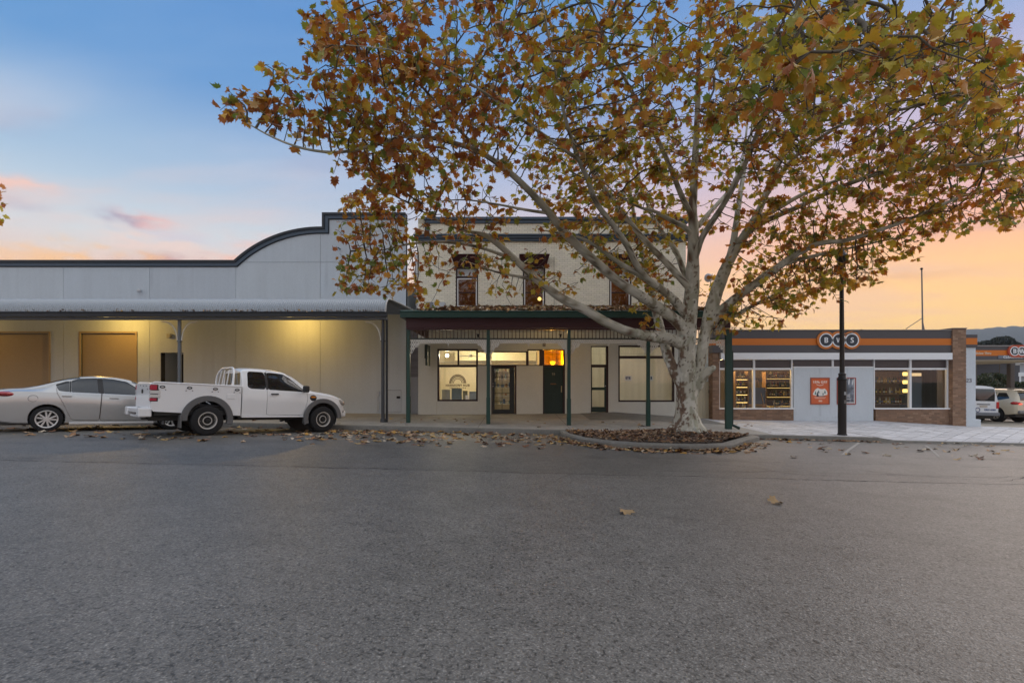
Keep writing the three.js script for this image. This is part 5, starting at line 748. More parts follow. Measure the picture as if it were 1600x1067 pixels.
// leafy masses: leaves spread through lumpy crowns on stems
const leafQuad = (() => { const g = new THREE.BufferGeometry(); g.setAttribute('position', new THREE.Float32BufferAttribute([-0.5, 0, 0, 0, -0.25, 0.06, 0.5, 0, 0, 0, 0.6, 0.1], 3)); g.setIndex([0, 1, 3, 1, 2, 3]); const f = g.toNonIndexed(); f.computeVertexNormals(); return f; })();
function bush(name, label, category, group, c, rx, ry, rz, count, size, tones, seed, stemH) {
  const r = rng(seed), o = thing(name, label, category, group, [c.x, c.y, c.z]), lobes = Array.from({ length: 14 }, () => { const t = r() * 6.28, u = r() * 2 - 1, q = Math.sqrt(1 - u * u); return [Math.cos(t) * q * 0.62, u * 0.55, Math.sin(t) * q * 0.62, 0.32 + 0.22 * r()]; }); lobes.push([0, 0, 0, 0.6]);
  const m = new THREE.MeshPhysicalMaterial({ color: 0xffffff, roughness: 0.8, transmission: 0.3, thickness: 0, side: THREE.DoubleSide }), im = new THREE.InstancedMesh(leafQuad, m, count), d = new THREE.Object3D(), col = new THREE.Color();
  for (let k = 0; k < count; k++) { const l = lobes[Math.floor(r() * lobes.length)], t = r() * 6.28, u = r() * 2 - 1, q = Math.sqrt(1 - u * u), rad = l[3] * Math.cbrt(0.25 + 0.75 * r()); d.position.set((l[0] + Math.cos(t) * q * rad) * rx, stemH + ry + (l[1] + u * rad) * ry, (l[2] + Math.sin(t) * q * rad) * rz); d.rotation.set(r() * 6.3, r() * 6.3, r() * 6.3); d.scale.setScalar(size * (0.6 + 0.8 * r())); d.updateMatrix(); im.setMatrixAt(k, d.matrix); const tn = tones[Math.floor(r() * tones.length)], v = 0.75 + 0.5 * r(); im.setColorAt(k, col.setRGB(tn[0] * v, tn[1] * v, tn[2] * v)); }
  im.name = 'foliage'; stuff(im); prep(im); o.add(im);
  const trunkR = Math.min(rx, 2) * 0.09; mesh('trunk', [cyl([0, -0.3, 0], [0.05 * rx, stemH + ry * 0.9, 0], trunkR, trunkR * 0.5, 8), ...[0, 1, 2, 3].map(k => cyl([0.02 * rx, stemH + ry * 0.35, 0], [Math.cos(k * 1.7) * rx * 0.5, stemH + ry * 1.15, Math.sin(k * 1.7) * rz * 0.5], trunkR * 0.5, trunkR * 0.15, 6))], mat([0.10, 0.075, 0.055], 0.9), o);
  return o;
}
const shrubT = [[0.045, 0.065, 0.022], [0.06, 0.075, 0.025], [0.035, 0.05, 0.02], [0.085, 0.075, 0.03]];
bush('shrub', 'dense dark green shrub behind the white van', 'shrub', 'shrubs at the back of the yard', V3(33.8, -0.85, -38), 2.4, 1.55, 1.6, 9000, 0.16, shrubT, 61, 0.1);
bush('shrub', 'olive green shrub behind the cream parked vehicle', 'shrub', 'shrubs at the back of the yard', V3(36.6, -0.9, -39), 2.4, 1.5, 1.6, 9000, 0.16, shrubT, 62, 0.1);
bush('shrub', 'loose green shrub beside the canopy column', 'shrub', 'shrubs at the back of the yard', V3(39, -0.95, -39.5), 1.8, 1.25, 1.5, 6000, 0.16, shrubT, 63, 0.1);
bush('gum_tree', 'round topped dark tree rising above the drive-through canopy', 'tree', undefined, V3(140, -3, -147), 5.2, 3.0, 5, 16000, 0.5, [[0.035, 0.045, 0.03], [0.05, 0.055, 0.035]], 64, 11.6);
bush('gum_tree', 'low spreading dark tree left of the round topped tree', 'tree', undefined, V3(134, -3, -148), 3.4, 1.4, 4, 8000, 0.5, [[0.04, 0.048, 0.035], [0.05, 0.055, 0.04]], 65, 11.0);
{ const rf = thing('far_shed', 'low dark shed roof beyond the canopy beside round topped tree', 'shed'); mesh('shed_wall', box(128, 175, -4, 8.6, -160, -150), mat([0.1, 0.1, 0.11], 0.9), rf); mesh('shed_roof', slab([[127, 8.6], [176, 8.6], [172, 10.2], [131, 10.2]], -160.5, -149.5), mat([0.09, 0.1, 0.12], 0.8), rf); }
{ const o = thing('street_light', 'pale glass street light head on a thin pole behind the tree fork', 'street light'), Z = 26, P = (x, y) => at(x, y, Z), a = P(1112, 640), b = P(1112, 446); mesh('pole', cyl([a.x, -0.4, a.z], [b.x, b.y, b.z], 0.05, 0.04, 10), mat([0.3, 0.3, 0.3], 0.5), o); const c = P(1107, 434); mesh('housing', new THREE.SphereGeometry(0.2, 14, 10).scale(1, 1.1, 0.8).translate(c.x, c.y, c.z), mat([0.34, 0.33, 0.34], 0.5), o); const e = P(1112, 438); mesh('glass_bowl', new THREE.SphereGeometry(0.16, 14, 10).scale(0.8, 2, 0.8).translate(e.x, e.y, e.z + 0.1), new THREE.MeshPhysicalMaterial({ color: 0xffffff, roughness: 0.15, transmission: 0.8, thickness: 0 }), o); }
scene.fog = new THREE.FogExp2(new THREE.Color().setRGB(0.62, 0.70, 0.86), 0.00014);

// ================================================================ VEHICLES
const ev = new Evaluator(); ev.attributes = ['position', 'normal']; ev.useGroups = false;
const brush = g => { const q = g.index ? g.toNonIndexed() : g.clone(); for (const k of Object.keys(q.attributes)) if (k !== 'position' && k !== 'normal') q.deleteAttribute(k); const b = new Brush(q, new THREE.MeshStandardMaterial()); b.updateMatrixWorld(); return b; };
const csg = (a, b, op) => { const r = ev.evaluate(a, b, op); r.updateMatrixWorld(); return r; };
const smoothTab = (t, x) => { let i = 0; const n = t.length; if (x <= t[0][0]) return t[0][1]; if (x >= t[n - 1][0]) return t[n - 1][1]; while (x > t[i + 1][0]) i++; const [x0, y0] = t[i], [x1, y1] = t[i + 1], h = x1 - x0, k = (x - x0) / h; const sl = j => j <= 0 || j >= n - 1 ? (j <= 0 ? (t[1][1] - t[0][1]) / (t[1][0] - t[0][0]) : (t[n - 1][1] - t[n - 2][1]) / (t[n - 1][0] - t[n - 2][0])) : (() => { const a = (t[j][1] - t[j - 1][1]) / (t[j][0] - t[j - 1][0]), b = (t[j + 1][1] - t[j][1]) / (t[j + 1][0] - t[j][0]); return a * b <= 0 ? 0 : 2 * a * b / (a + b); })(); const m0 = sl(i) * h, m1 = sl(i + 1) * h; return (2 * k ** 3 - 3 * k ** 2 + 1) * y0 + (k ** 3 - 2 * k ** 2 + k) * m0 + (-2 * k ** 3 + 3 * k ** 2) * y1 + (k ** 3 - k ** 2) * m1; };
function loft(S, inset = 0) {                            // closed body: sections across the car from tail to nose
  const { x0, x1, n = 96 } = S, secs = [];
  for (let i = 0; i <= n; i++) {
    const t = i / n, x = lerp(x0, x1, 0.5 - 0.5 * Math.cos(Math.PI * t) * (0.35) + (t - 0.5) * 0.65 * 1 - 0 ) ;
    secs.push(x);
  }
  const pos = [], idx = []; let R = 0;
  secs.forEach(x => {
    const top = smoothTab(S.top, x) - inset, belt = Math.min(smoothTab(S.belt, x), top - 0.035), bot = smoothTab(S.bot, x), wb = smoothTab(S.wb, x) - inset, wt = Math.min(smoothTab(S.wt, x) - inset, wb - 0.012), tuck = S.tuck ?? 0.05, crown = S.crown ?? 0.025;
    const pts = [[0, bot], [wb * 0.7, bot], [wb - tuck - 0.03, bot], [wb - tuck, bot + 0.03]];
    const H0 = bot + 0.03, cr = S.crease ?? 0.72; for (let k = 1; k <= 8; k++) { const u = k / 8, y = lerp(H0, belt, u); const b = u < cr ? lerp(-tuck, 0, Math.pow(u / cr, 0.75)) : lerp(0, -0.028, Math.pow((u - cr) / (1 - cr), 1.4)); pts.push([wb + b, y]); }
    const d = top - belt, rr = Math.min(0.12, d * 0.55); const wbe = wb - 0.03; for (let k = 1; k <= 5; k++) { const u = k / 5; pts.push([lerp(wbe, wt, u) + 0.02 * Math.sin(u * Math.PI) * clamp(d / 0.3, 0, 1), lerp(belt, top - rr, u)]); }
    for (let k = 1; k <= 4; k++) { const a = k / 4 * Math.PI / 2; pts.push([wt - rr * 0.95 * (1 - Math.cos(a)), top - rr + (rr - crown) * Math.sin(a)]); }
    pts.push([wt * 0.45, top - crown * 0.25], [0, top]);
    const ring = [...pts, ...pts.slice(1, -1).reverse().map(([a, b]) => [-a, b])]; R = ring.length; ring.forEach(([z, y]) => pos.push(x, y, z));
  });
  const m = secs.length; for (let i = 0; i < m - 1; i++) for (let k = 0; k < R; k++) { const a = i * R + k, b = i * R + (k + 1) % R, c = a + R, d = b + R; idx.push(a, b, c, b, d, c); }
  for (const [i, flip] of [[0, 1], [m - 1, 0]]) { const c = pos.length / 3; let y = 0; for (let k = 0; k < R; k++) y += pos[(i * R + k) * 3 + 1]; pos.push(secs[i], y / R, 0); for (let k = 0; k < R; k++) { const a = i * R + k, b = i * R + (k + 1) % R; flip ? idx.push(c, b, a) : idx.push(c, a, b); } }
  const g = new THREE.BufferGeometry(); g.setAttribute('position', new THREE.Float32BufferAttribute(pos, 3)); g.setIndex(idx); // outward winding check
  const q = toCreasedNormals(g, 0.55); const vol = (() => { const p = q.attributes.position; let v = 0; const a = V3(), b = V3(), c = V3(); for (let i = 0; i < p.count; i += 3) { a.fromBufferAttribute(p, i); b.fromBufferAttribute(p, i + 1); c.fromBufferAttribute(p, i + 2); v += a.dot(b.cross(c)); } return v; })();
  if (vol < 0) { const ix = []; for (let i = 0; i < idx.length; i += 3) ix.push(idx[i], idx[i + 2], idx[i + 1]); g.setIndex(ix); return toCreasedNormals(g, 0.55); }
  return q;
}
const prism = (poly, z0, z1) => { const g = new THREE.ExtrudeGeometry(shapeOf(poly), { depth: z1 - z0, bevelEnabled: false, curveSegments: 8 }); g.translate(0, 0, z0); return brush(g); };
const grow = (poly, d) => { let a = 0; poly.forEach((p, i) => { const q = poly[(i + 1) % poly.length]; a += p[0] * q[1] - q[0] * p[1]; }); const s = a > 0 ? 1 : -1; return poly.map((p, i) => { const u = poly[(i - 1 + poly.length) % poly.length], v = poly[(i + 1) % poly.length]; const n = (q, w) => { const dx = w[0] - q[0], dy = w[1] - q[1], l = Math.hypot(dx, dy) || 1; return [dy / l * s, -dx / l * s]; }; const a1 = n(u, p), a2 = n(p, v); let mx = a1[0] + a2[0], my = a1[1] + a2[1]; const l = Math.hypot(mx, my) || 1; mx /= l; my /= l; const c = Math.max(0.4, mx * a1[0] + my * a1[1]); return [p[0] + mx * d / c, p[1] + my * d / c]; }); };
function roundPoly(poly, r, n = 4) { const out = []; poly.forEach((p, i) => { const a = poly[(i - 1 + poly.length) % poly.length], b = poly[(i + 1) % poly.length], la = Math.hypot(a[0] - p[0], a[1] - p[1]), lb = Math.hypot(b[0] - p[0], b[1] - p[1]), q = Math.min(r, la * 0.45, lb * 0.45); const s = [p[0] + (a[0] - p[0]) / la * q, p[1] + (a[1] - p[1]) / la * q], e = [p[0] + (b[0] - p[0]) / lb * q, p[1] + (b[1] - p[1]) / lb * q]; for (let k = 0; k <= n; k++) { const t = k / n; out.push([(1 - t) ** 2 * s[0] + 2 * t * (1 - t) * p[0] + t * t * e[0], (1 - t) ** 2 * s[1] + 2 * t * (1 - t) * p[1] + t * t * e[1]]); } }); return out; }
M.tyre = mat([0.012, 0.012, 0.013], 0.85); M.carGlass = mat([0.012, 0.014, 0.016], 0.04, { physical: true, clearcoat: 1 }); M.blackPlastic = mat([0.018, 0.018, 0.019], 0.6); M.under = mat([0.06, 0.058, 0.055], 0.9);
function carWheel(parent, x, side, track, rad, width, rimR, style, ground = 0) {
  const w = part('wheel', parent, [x, rad + ground, side * (track - width / 2)]); const s = side;
  const prof = [[rimR * 0.98, -width * 0.5], [rimR * 1.06, -width * 0.52], [rad * 0.9, -width * 0.5], [rad * 0.975, -width * 0.42], [rad, -width * 0.28], [rad, width * 0.28], [rad * 0.975, width * 0.42], [rad * 0.9, width * 0.5], [rimR * 1.06, width * 0.52], [rimR * 0.98, width * 0.5]];
  const lg = new THREE.LatheGeometry(prof.map(q => new THREE.Vector2(...q)), 40); lg.rotateX(Math.PI / 2); mesh('tyre', lg, M.tyre, w);
  const silver = mat(style.c, style.rough ?? 0.35, { metalness: style.metal ?? 0.7 }), geos = [];
  const lip = new THREE.LatheGeometry([[rimR * 0.86, 0.42], [rimR * 0.9, 0.5], [rimR * 1.0, 0.52], [rimR * 1.0, 0.46], [rimR * 0.92, 0.3], [rimR * 0.86, 0.0]].map(q => new THREE.Vector2(q[0], q[1] * width)), 36); lip.rotateX(Math.PI / 2); geos.push(lip.index ? lip.toNonIndexed() : lip);
  const zf = width * 0.36;
  if (style.kind === 'steel') {
    const ring = new THREE.Shape(); ring.absarc(0, 0, rimR * 0.88, 0, 7); for (let k = 0; k < 6; k++) { const a = k * Math.PI / 3, h = new THREE.Path(); h.absellipse(Math.cos(a) * rimR * 0.66, Math.sin(a) * rimR * 0.66, rimR * 0.10, rimR * 0.17, 0, 7, false, a); ring.holes.push(h); }
    const hub2 = new THREE.Path(); hub2.absarc(0, 0, rimR * 0.2, 0, 7); ring.holes.push(hub2); const g = new THREE.ExtrudeGeometry(ring, { depth: 0.012, bevelEnabled: true, bevelSize: 0.006, bevelThickness: 0.008, bevelSegments: 2, curveSegments: 20 }); g.translate(0, 0, zf - 0.02); geos.push(g); const dish = new THREE.TorusGeometry(rimR * 0.45, 0.014, 6, 30); dish.translate(0, 0, zf); geos.push(dish.toNonIndexed());
  } else {
    const n = style.n, pair = style.pair ?? 0; for (let k = 0; k < n; k++) for (const o of pair ? [-pair, pair] : [0]) { const a = k * 2 * Math.PI / n + o, sp = new THREE.Shape(); const wi = rimR * (style.w ?? 0.11); sp.moveTo(rimR * 0.12, -wi * 0.8); sp.lineTo(rimR * 0.5, -wi * 0.9 + (style.twist ?? 0) * rimR * 0.5); sp.lineTo(rimR * 0.9, -wi + (style.twist ?? 0) * rimR); sp.lineTo(rimR * 0.9, wi + (style.twist ?? 0) * rimR); sp.lineTo(rimR * 0.5, wi * 0.8 + (style.twist ?? 0) * rimR * 0.5); sp.lineTo(rimR * 0.12, wi * 0.8); const g = new THREE.ExtrudeGeometry(sp, { depth: 0.02, bevelEnabled: true, bevelSize: 0.006, bevelThickness: 0.006, bevelSegments: 1 }); g.rotateZ(a); g.translate(0, 0, zf - 0.015); geos.push(g); }
  }
  const g = merged(geos.map(q => { const u = q.index ? q.toNonIndexed() : q; u.deleteAttribute('uv'); return u; })); if (s < 0) g.rotateY(Math.PI); mesh('rim', g, silver, w);
  const cap = cyl([0, 0, zf - 0.02], [0, 0, zf + 0.02], rimR * 0.19, rimR * 0.16, 16); if (s < 0) cap.rotateY(Math.PI); mesh('hub_cap', cap, style.cap ?? silver, w);
  const drum = cyl([0, 0, -width * 0.45], [0, 0, zf - 0.06], rimR * 0.9, rimR * 0.84, 24); if (s < 0) drum.rotateY(Math.PI); mesh('brake_drum', drum, M.under, w);
}
// sets a car on the road so that its wheels touch the sloping ground; x forward, z to its right
function park(o, rx, rz, heading, track, base, fyy) {
  const f = V3(Math.cos(heading), 0, -Math.sin(heading)), rgt = V3(Math.sin(heading), 0, Math.cos(heading)); const P = (a, b) => { const p = V3(rx, 0, rz).addScaledVector(f, a).addScaledVector(rgt, b); p.y = fyy(p.x, -p.z); return p; };
  const A = P(0, 0), B = P(base, 0), C = P(0, -2 * track), ex = B.clone().sub(A).normalize(), ez0 = A.clone().sub(C), ey = ez0.clone().cross(ex).normalize(), ez = ex.clone().cross(ey).normalize();
  o.quaternion.setFromRotationMatrix(new THREE.Matrix4().makeBasis(ex, ey, ez)); o.position.copy(A).addScaledVector(ez, -track);
}
// shell with wheel wells, window openings and doors cut out of it
function carShell(o, S, paint, wells, windows, doors, opt = {}) {
  let outer = brush(loft(S)); const Wd = 1.2;
  for (const [x, y, r, depth] of wells) for (const s of [1, -1]) { const c = cyl([x, y, s * (S.half - depth)], [x, y, s * (S.half + 0.2)], r, r, 40); outer = csg(outer, brush(c), SUBTRACTION); }
  const glassG = brush(loft(S, opt.glassIn ?? 0.012)); const wins = [];
  for (const w of windows) { const zz = w.z ?? [0.3, Wd]; for (const s of w.both === false ? [1] : [1, -1]) { const a = s > 0 ? zz[0] : -zz[1], b = s > 0 ? zz[1] : -zz[0]; const cut = prism(w.poly, a, b); wins.push([w, csg(glassG, cut, INTERSECTION)]); outer = csg(outer, cut, SUBTRACTION); } }
  const done = [];
  for (const d of doors) for (const s of [1, -1]) { const a = s > 0 ? S.half - 0.28 : -Wd, b = s > 0 ? Wd : -S.half + 0.28; const dg = csg(outer, prism(d.poly, a, b), INTERSECTION); outer = csg(outer, prism(grow(d.poly, 0.011), a, b), SUBTRACTION); done.push([d, s, dg]); }
  mesh('body', outer.geometry, paint, o);
  for (const [d, s, g] of done) { const m = mesh('door', g.geometry, d.paint ?? paint, o); if (d.handle) { const [hx, hy] = d.handle; const wz = s * (smoothTab(S.wb, hx) + 0.005); mesh('handle', [rbox(hx - 0.1, hx + 0.1, hy - 0.016, hy + 0.016, wz - 0.02, wz + 0.025, 0.012)], d.handleMat ?? paint, m); } }
  for (const [w, g] of wins) mesh(w.name ?? 'side_window', g.geometry, w.m ?? M.carGlass, o);
  if (opt.core !== false) { const C = { ...S, top: S.top.map(([x, y]) => [x, Math.min(y, (opt.coreTop ?? 0.8))]), bot: S.bot.map(([x, y]) => [x, y + 0.04]) }; }
  for (const [x, y, r, depth] of wells) for (const s of [1, -1]) { const g = new THREE.CylinderGeometry(r - 0.012, r - 0.012, depth * 0.9, 28, 1, true, 0, Math.PI * 2); g.rotateX(Math.PI / 2); const lp = g.toNonIndexed(); const p = lp.attributes.position, keep = []; for (let i = 0; i < p.count; i += 3) if ((p.getY(i) + p.getY(i + 1) + p.getY(i + 2)) / 3 > -r * 0.45) for (let k = 0; k < 3; k++) keep.push(p.getX(i + k) + x, p.getY(i + k) + y, p.getZ(i + k) + s * (S.half - depth * 0.58)); const lg = new THREE.BufferGeometry(); lg.setAttribute('position', new THREE.Float32BufferAttribute(keep, 3)); lg.computeVertexNormals(); mesh('arch_liner', [lg, cyl([x, y, s * (S.half - depth + 0.004)], [x, y, s * (S.half - depth + 0.012)], r - 0.014, r - 0.014, 24).toNonIndexed()].map(q => { q.deleteAttribute('uv'); return q; }), M.under, o); }
}
const flare = (x, y, r0, r1, a0, a1, half, out) => { const sh = new THREE.Shape(); const n = 24; for (let k = 0; k <= n; k++) { const a = lerp(a0, a1, k / n); sh[k ? 'lineTo' : 'moveTo'](x + Math.cos(a) * r1, y + Math.sin(a) * r1); } for (let k = n; k >= 0; k--) { const a = lerp(a0, a1, k / n); sh.lineTo(x + Math.cos(a) * r0, y + Math.sin(a) * r0); } const g = new THREE.ExtrudeGeometry(sh, { depth: out, bevelEnabled: true, bevelSize: 0.012, bevelThickness: 0.018, bevelSegments: 2 }); const m = g.clone(); g.translate(0, 0, half - 0.06); m.translate(0, 0, -half + 0.06 - out); return [g, m]; };

// ---------------------------------------------------------------- silver sedan
{
  const o = thing('silver_sedan', 'silver four door sedan with alloy wheels parked behind the white utility', 'car'); const paint = mat([0.54, 0.535, 0.52], 0.28, { metalness: 0.6, physical: true, clearcoat: 1, clearcoatRoughness: 0.06 });
  const S = { x0: -1.04, x1: 3.52, half: 0.878, tuck: 0.045, crown: 0.03, crease: 0.7, n: 110,
    top: [[-1.04, 0.72], [-1.0, 0.93], [-0.93, 1.03], [-0.75, 1.075], [-0.45, 1.105], [-0.2, 1.17], [0.2, 1.325], [0.55, 1.42], [0.95, 1.458], [1.3, 1.452], [1.65, 1.40], [2.1, 1.215], [2.55, 1.02], [2.75, 0.985], [3.1, 0.91], [3.35, 0.80], [3.48, 0.66], [3.52, 0.55]],
    belt: [[-1.04, 0.66], [-0.95, 0.90], [-0.5, 1.0], [0.2, 0.985], [1.0, 0.945], [1.8, 0.915], [2.6, 0.88], [3.2, 0.78], [3.52, 0.52]],
    bot: [[-1.04, 0.36], [-0.9, 0.27], [-0.5, 0.21], [0.3, 0.2], [2.4, 0.19], [3.1, 0.19], [3.4, 0.22], [3.52, 0.3]],
    wb: [[-1.04, 0.60], [-0.98, 0.70], [-0.85, 0.79], [-0.55, 0.85], [0, 0.878], [1.3, 0.876], [2.6, 0.876], [3.0, 0.83], [3.3, 0.73], [3.52, 0.50]],
    wt: [[-1.04, 0.5], [-0.9, 0.66], [-0.5, 0.68], [0.2, 0.60], [0.7, 0.575], [1.4, 0.575], [2.0, 0.62], [2.6, 0.72], [3.1, 0.70], [3.52, 0.42]] };
  const wy = [[0.99, 1.39], [1.6, 1.36]];
  carShell(o, S, paint, [[0, 0.34, 0.355, 0.3], [2.64, 0.34, 0.355, 0.3]],
    [{ poly: roundPoly([[0.14, 1.19], [0.20, 1.03], [0.40, 1.005], [0.415, 1.285], [0.33, 1.275]], 0.03), z: [0.35, 1.2] }, { poly: roundPoly([[0.44, 1.003], [0.99, 0.985], [0.965, 1.388], [0.6, 1.36], [0.445, 1.295]], 0.03), z: [0.35, 1.2] }, { poly: roundPoly([[1.10, 0.98], [2.12, 0.945], [1.6, 1.315], [1.3, 1.375], [1.07, 1.39]], 0.04), z: [0.35, 1.2] }, { name: 'pillar_trim', m: M.blackPlastic, poly: [[0.985, 0.985], [1.105, 0.98], [1.075, 1.385], [0.965, 1.38]], z: [0.35, 1.2] }, { name: 'pillar_trim', m: M.blackPlastic, poly: [[0.403, 1.005], [0.437, 1.004], [0.442, 1.29], [0.418, 1.284]], z: [0.35, 1.2] }, { name: 'rear_window', poly: [[-0.28, 1.20], [-0.2, 1.06], [0.62, 1.36], [0.55, 1.6], [0.35, 1.6]], z: [-0.56, 0.56], both: false }, { name: 'windscreen', poly: [[1.62, 1.6], [1.72, 1.3], [2.5, 0.98], [2.62, 1.2]], z: [-0.6, 0.6], both: false }],
    [{ poly: roundPoly([[0.47, 0.30], [1.02, 0.28], [1.06, 1.41], [0.45, 1.335], [0.17, 1.23], [0.17, 0.98], [0.28, 0.76]], 0.05), handle: [0.36, 0.905] }, { poly: roundPoly([[1.045, 0.28], [2.06, 0.27], [2.18, 0.5], [2.2, 0.93], [1.62, 1.345], [1.3, 1.40], [1.085, 1.41]], 0.05), handle: [1.32, 0.87] }]);
  for (const x of [0, 2.64]) for (const s of [1, -1]) carWheel(o, x, s, 0.868, 0.316, 0.205, 0.222, { kind: 'alloy', n: 5, pair: 0.26, w: 0.072, twist: 0.16, c: [0.62, 0.61, 0.59], rough: 0.3, metal: 0.6 });
  mesh('side_skirt', [rbox(0.42, 2.22, 0.165, 0.235, 0.80, 0.872, 0.02), rbox(0.42, 2.22, 0.165, 0.235, -0.872, -0.80, 0.02)], paint, o);
  for (const s of [1, -1]) { const g = new THREE.SphereGeometry(1, 20, 12).scale(0.31, 0.068, 0.11).rotateY(s * 0.36).rotateZ(-0.05).translate(-0.70, 0.925, s * 0.745); mesh('tail_light', g, mat([0.32, 0.01, 0.015], 0.1, { physical: true, clearcoat: 1 }), o); const q = new THREE.SphereGeometry(1, 14, 8).scale(0.10, 0.05, 0.08).rotateY(s * 0.5).translate(-0.93, 0.93, s * 0.68); mesh('reverse_light', q, mat([0.6, 0.58, 0.56], 0.1), o); }
  const cap = new THREE.TorusGeometry(0.078, 0.0035, 5, 28).scale(1.15, 1, 1).translate(-0.27, 0.83, 0.868); mesh('fuel_flap', cap, M.under, o);
  mesh('underbody', rbox(-0.85, 3.3, 0.17, 0.3, -0.7, 0.7, 0.04), M.under, o);
  mesh('rear_bumper', rbox(-1.09, -0.86, 0.33, 0.53, -0.6, 0.6, 0.05), paint, o);
  mesh('wing_mirror', [rbox(1.95, 2.12, 0.94, 1.06, 0.87, 1.02, 0.04), rbox(1.95, 2.12, 0.94, 1.06, -1.02, -0.87, 0.04)], paint, o);
  park(o, -11.62, -12.75, 0.76, 0.868, 2.64, roadY);
}
// ---------------------------------------------------------------- white utility with a tray tub
{
  const o = thing('white_utility', 'white extended cab utility truck with grey wheel arch flares and tub', 'utility truck'); const paint = mat([0.80, 0.81, 0.82], 0.35, { physical: true, clearcoat: 0.6, clearcoatRoughness: 0.15 }), grey = mat([0.12, 0.12, 0.122], 0.65);
  const S = { x0: 0.80, x1: 3.84, half: 0.86, tuck: 0.035, crown: 0.04, crease: 0.6, n: 100,
    top: [[0.80, 1.70], [0.85, 1.745], [1.1, 1.775], [1.5, 1.77], [1.85, 1.735], [2.1, 1.64], [2.45, 1.40], [2.68, 1.235], [2.8, 1.205], [3.2, 1.15], [3.5, 1.07], [3.7, 0.95], [3.79, 0.80], [3.84, 0.66]],
    belt: [[0.80, 1.19], [1.5, 1.165], [2.4, 1.13], [2.8, 1.10], [3.3, 1.03], [3.6, 0.94], [3.84, 0.62]],
    bot: [[0.80, 0.46], [2.5, 0.46], [3.3, 0.44], [3.6, 0.45], [3.84, 0.5]],
    wb: [[0.80, 0.845], [1.6, 0.855], [2.6, 0.855], [3.1, 0.85], [3.45, 0.80], [3.7, 0.70], [3.84, 0.55]],
    wt: [[0.80, 0.64], [1.6, 0.655], [2.1, 0.67], [2.6, 0.74], [3.2, 0.74], [3.6, 0.66], [3.84, 0.46]] };
  carShell(o, S, paint, [[3.0, 0.41, 0.46, 0.34]],
    [{ poly: roundPoly([[0.93, 1.25], [1.0, 1.205], [1.40, 1.19], [1.385, 1.66], [0.95, 1.665]], 0.09), z: [0.4, 1.2] }, { poly: roundPoly([[1.46, 1.188], [2.40, 1.155], [2.46, 1.20], [2.08, 1.52], [1.88, 1.635], [1.45, 1.66]], 0.05), z: [0.4, 1.2] }, { name: 'pillar_trim', m: M.blackPlastic, poly: [[1.395, 1.192], [1.462, 1.19], [1.452, 1.655], [1.385, 1.655]], z: [0.4, 1.2] }, { name: 'windscreen', poly: [[1.98, 1.78], [2.0, 1.62], [2.58, 1.25], [2.72, 1.3]], z: [-0.62, 0.62], both: false }, { name: 'rear_window', poly: [[0.7, 1.3], [0.9, 1.3], [0.9, 1.62], [0.7, 1.62]], z: [-0.6, 0.6], both: false }],
    [{ poly: roundPoly([[1.43, 0.52], [2.42, 0.50], [2.52, 0.85], [2.54, 1.165], [2.1, 1.55], [1.88, 1.685], [1.425, 1.70]], 0.05), handle: [1.62, 1.075], handleMat: M.blackPlastic }]);
  // tub: hollow tray with tapered sides
  const tub = part('tub', o); const tx0 = -1.18, tx1 = 0.765; let side = (z0, z1) => { let b = brush(toCreasedNormals(slab([[tx0, 0.66], [tx0 + 0.04, 0.6], [tx1, 0.49], [tx1, 1.25], [tx0 + 0.02, 1.29], [tx0, 1.26]], z0, z1), 0.5)); for (const s of [1]) b = csg(b, brush(cyl([0, 0.41, z0 - 0.3], [0, 0.41, z1 + 0.3], 0.47, 0.47, 40)), SUBTRACTION); return b.geometry; };
  mesh('tub_side', side(0.775, 0.855), paint, tub); mesh('tub_side', side(-0.855, -0.775), paint, tub);
  mesh('tailgate', [rbox(tx0 - 0.03, tx0 + 0.03, 0.66, 1.27, -0.77, 0.77, 0.02)], paint, tub); mesh('tub_floor', box(tx0, tx1, 0.72, 0.76, -0.775, 0.775), M.blackPlastic, tub); mesh('tub_front', box(tx1 - 0.06, tx1 - 0.01, 0.76, 1.24, -0.775, 0.775), paint, tub);
  mesh('rail', [rbox(tx0, tx1, 1.245, 1.285, 0.75, 0.868, 0.015).applyMatrix4(new THREE.Matrix4().makeRotationZ(-0.018)), rbox(tx0, tx1, 1.245, 1.285, -0.868, -0.75, 0.015).applyMatrix4(new THREE.Matrix4().makeRotationZ(-0.018))], paint, tub);
  // tonneau hooks
  for (const x of [-0.98, -0.42, 0.15, 0.66]) mesh('cover_hook', [new THREE.TorusGeometry(0.03, 0.009, 6, 12).scale(1.5, 0.8, 1).translate(x, 1.17 - 0.014 * x, 0.868), ...[-0.07, 0.07].map(d => new THREE.SphereGeometry(0.011, 6, 5).translate(x + d, 1.10 - 0.014 * x, 0.862))], M.blackPlastic, tub);
  mesh('fuel_flap', rbox(0.42, 0.62, 0.93, 1.05, 0.853, 0.866, 0.02), paint, tub);
  mesh('latch', rbox(tx0 - 0.045, tx0 - 0.028, 1.02, 1.12, -0.07, 0.07, 0.01), M.blackPlastic, tub);
  for (const [dy, dz] of [[1.2, 0.1], [1.21, -0.25], [1.2, 0.4], [1.12, 0.55]]) mesh('bolt', new THREE.SphereGeometry(0.012, 6, 5).translate(tx0 - 0.033, dy, dz), M.blackPlastic, tub);
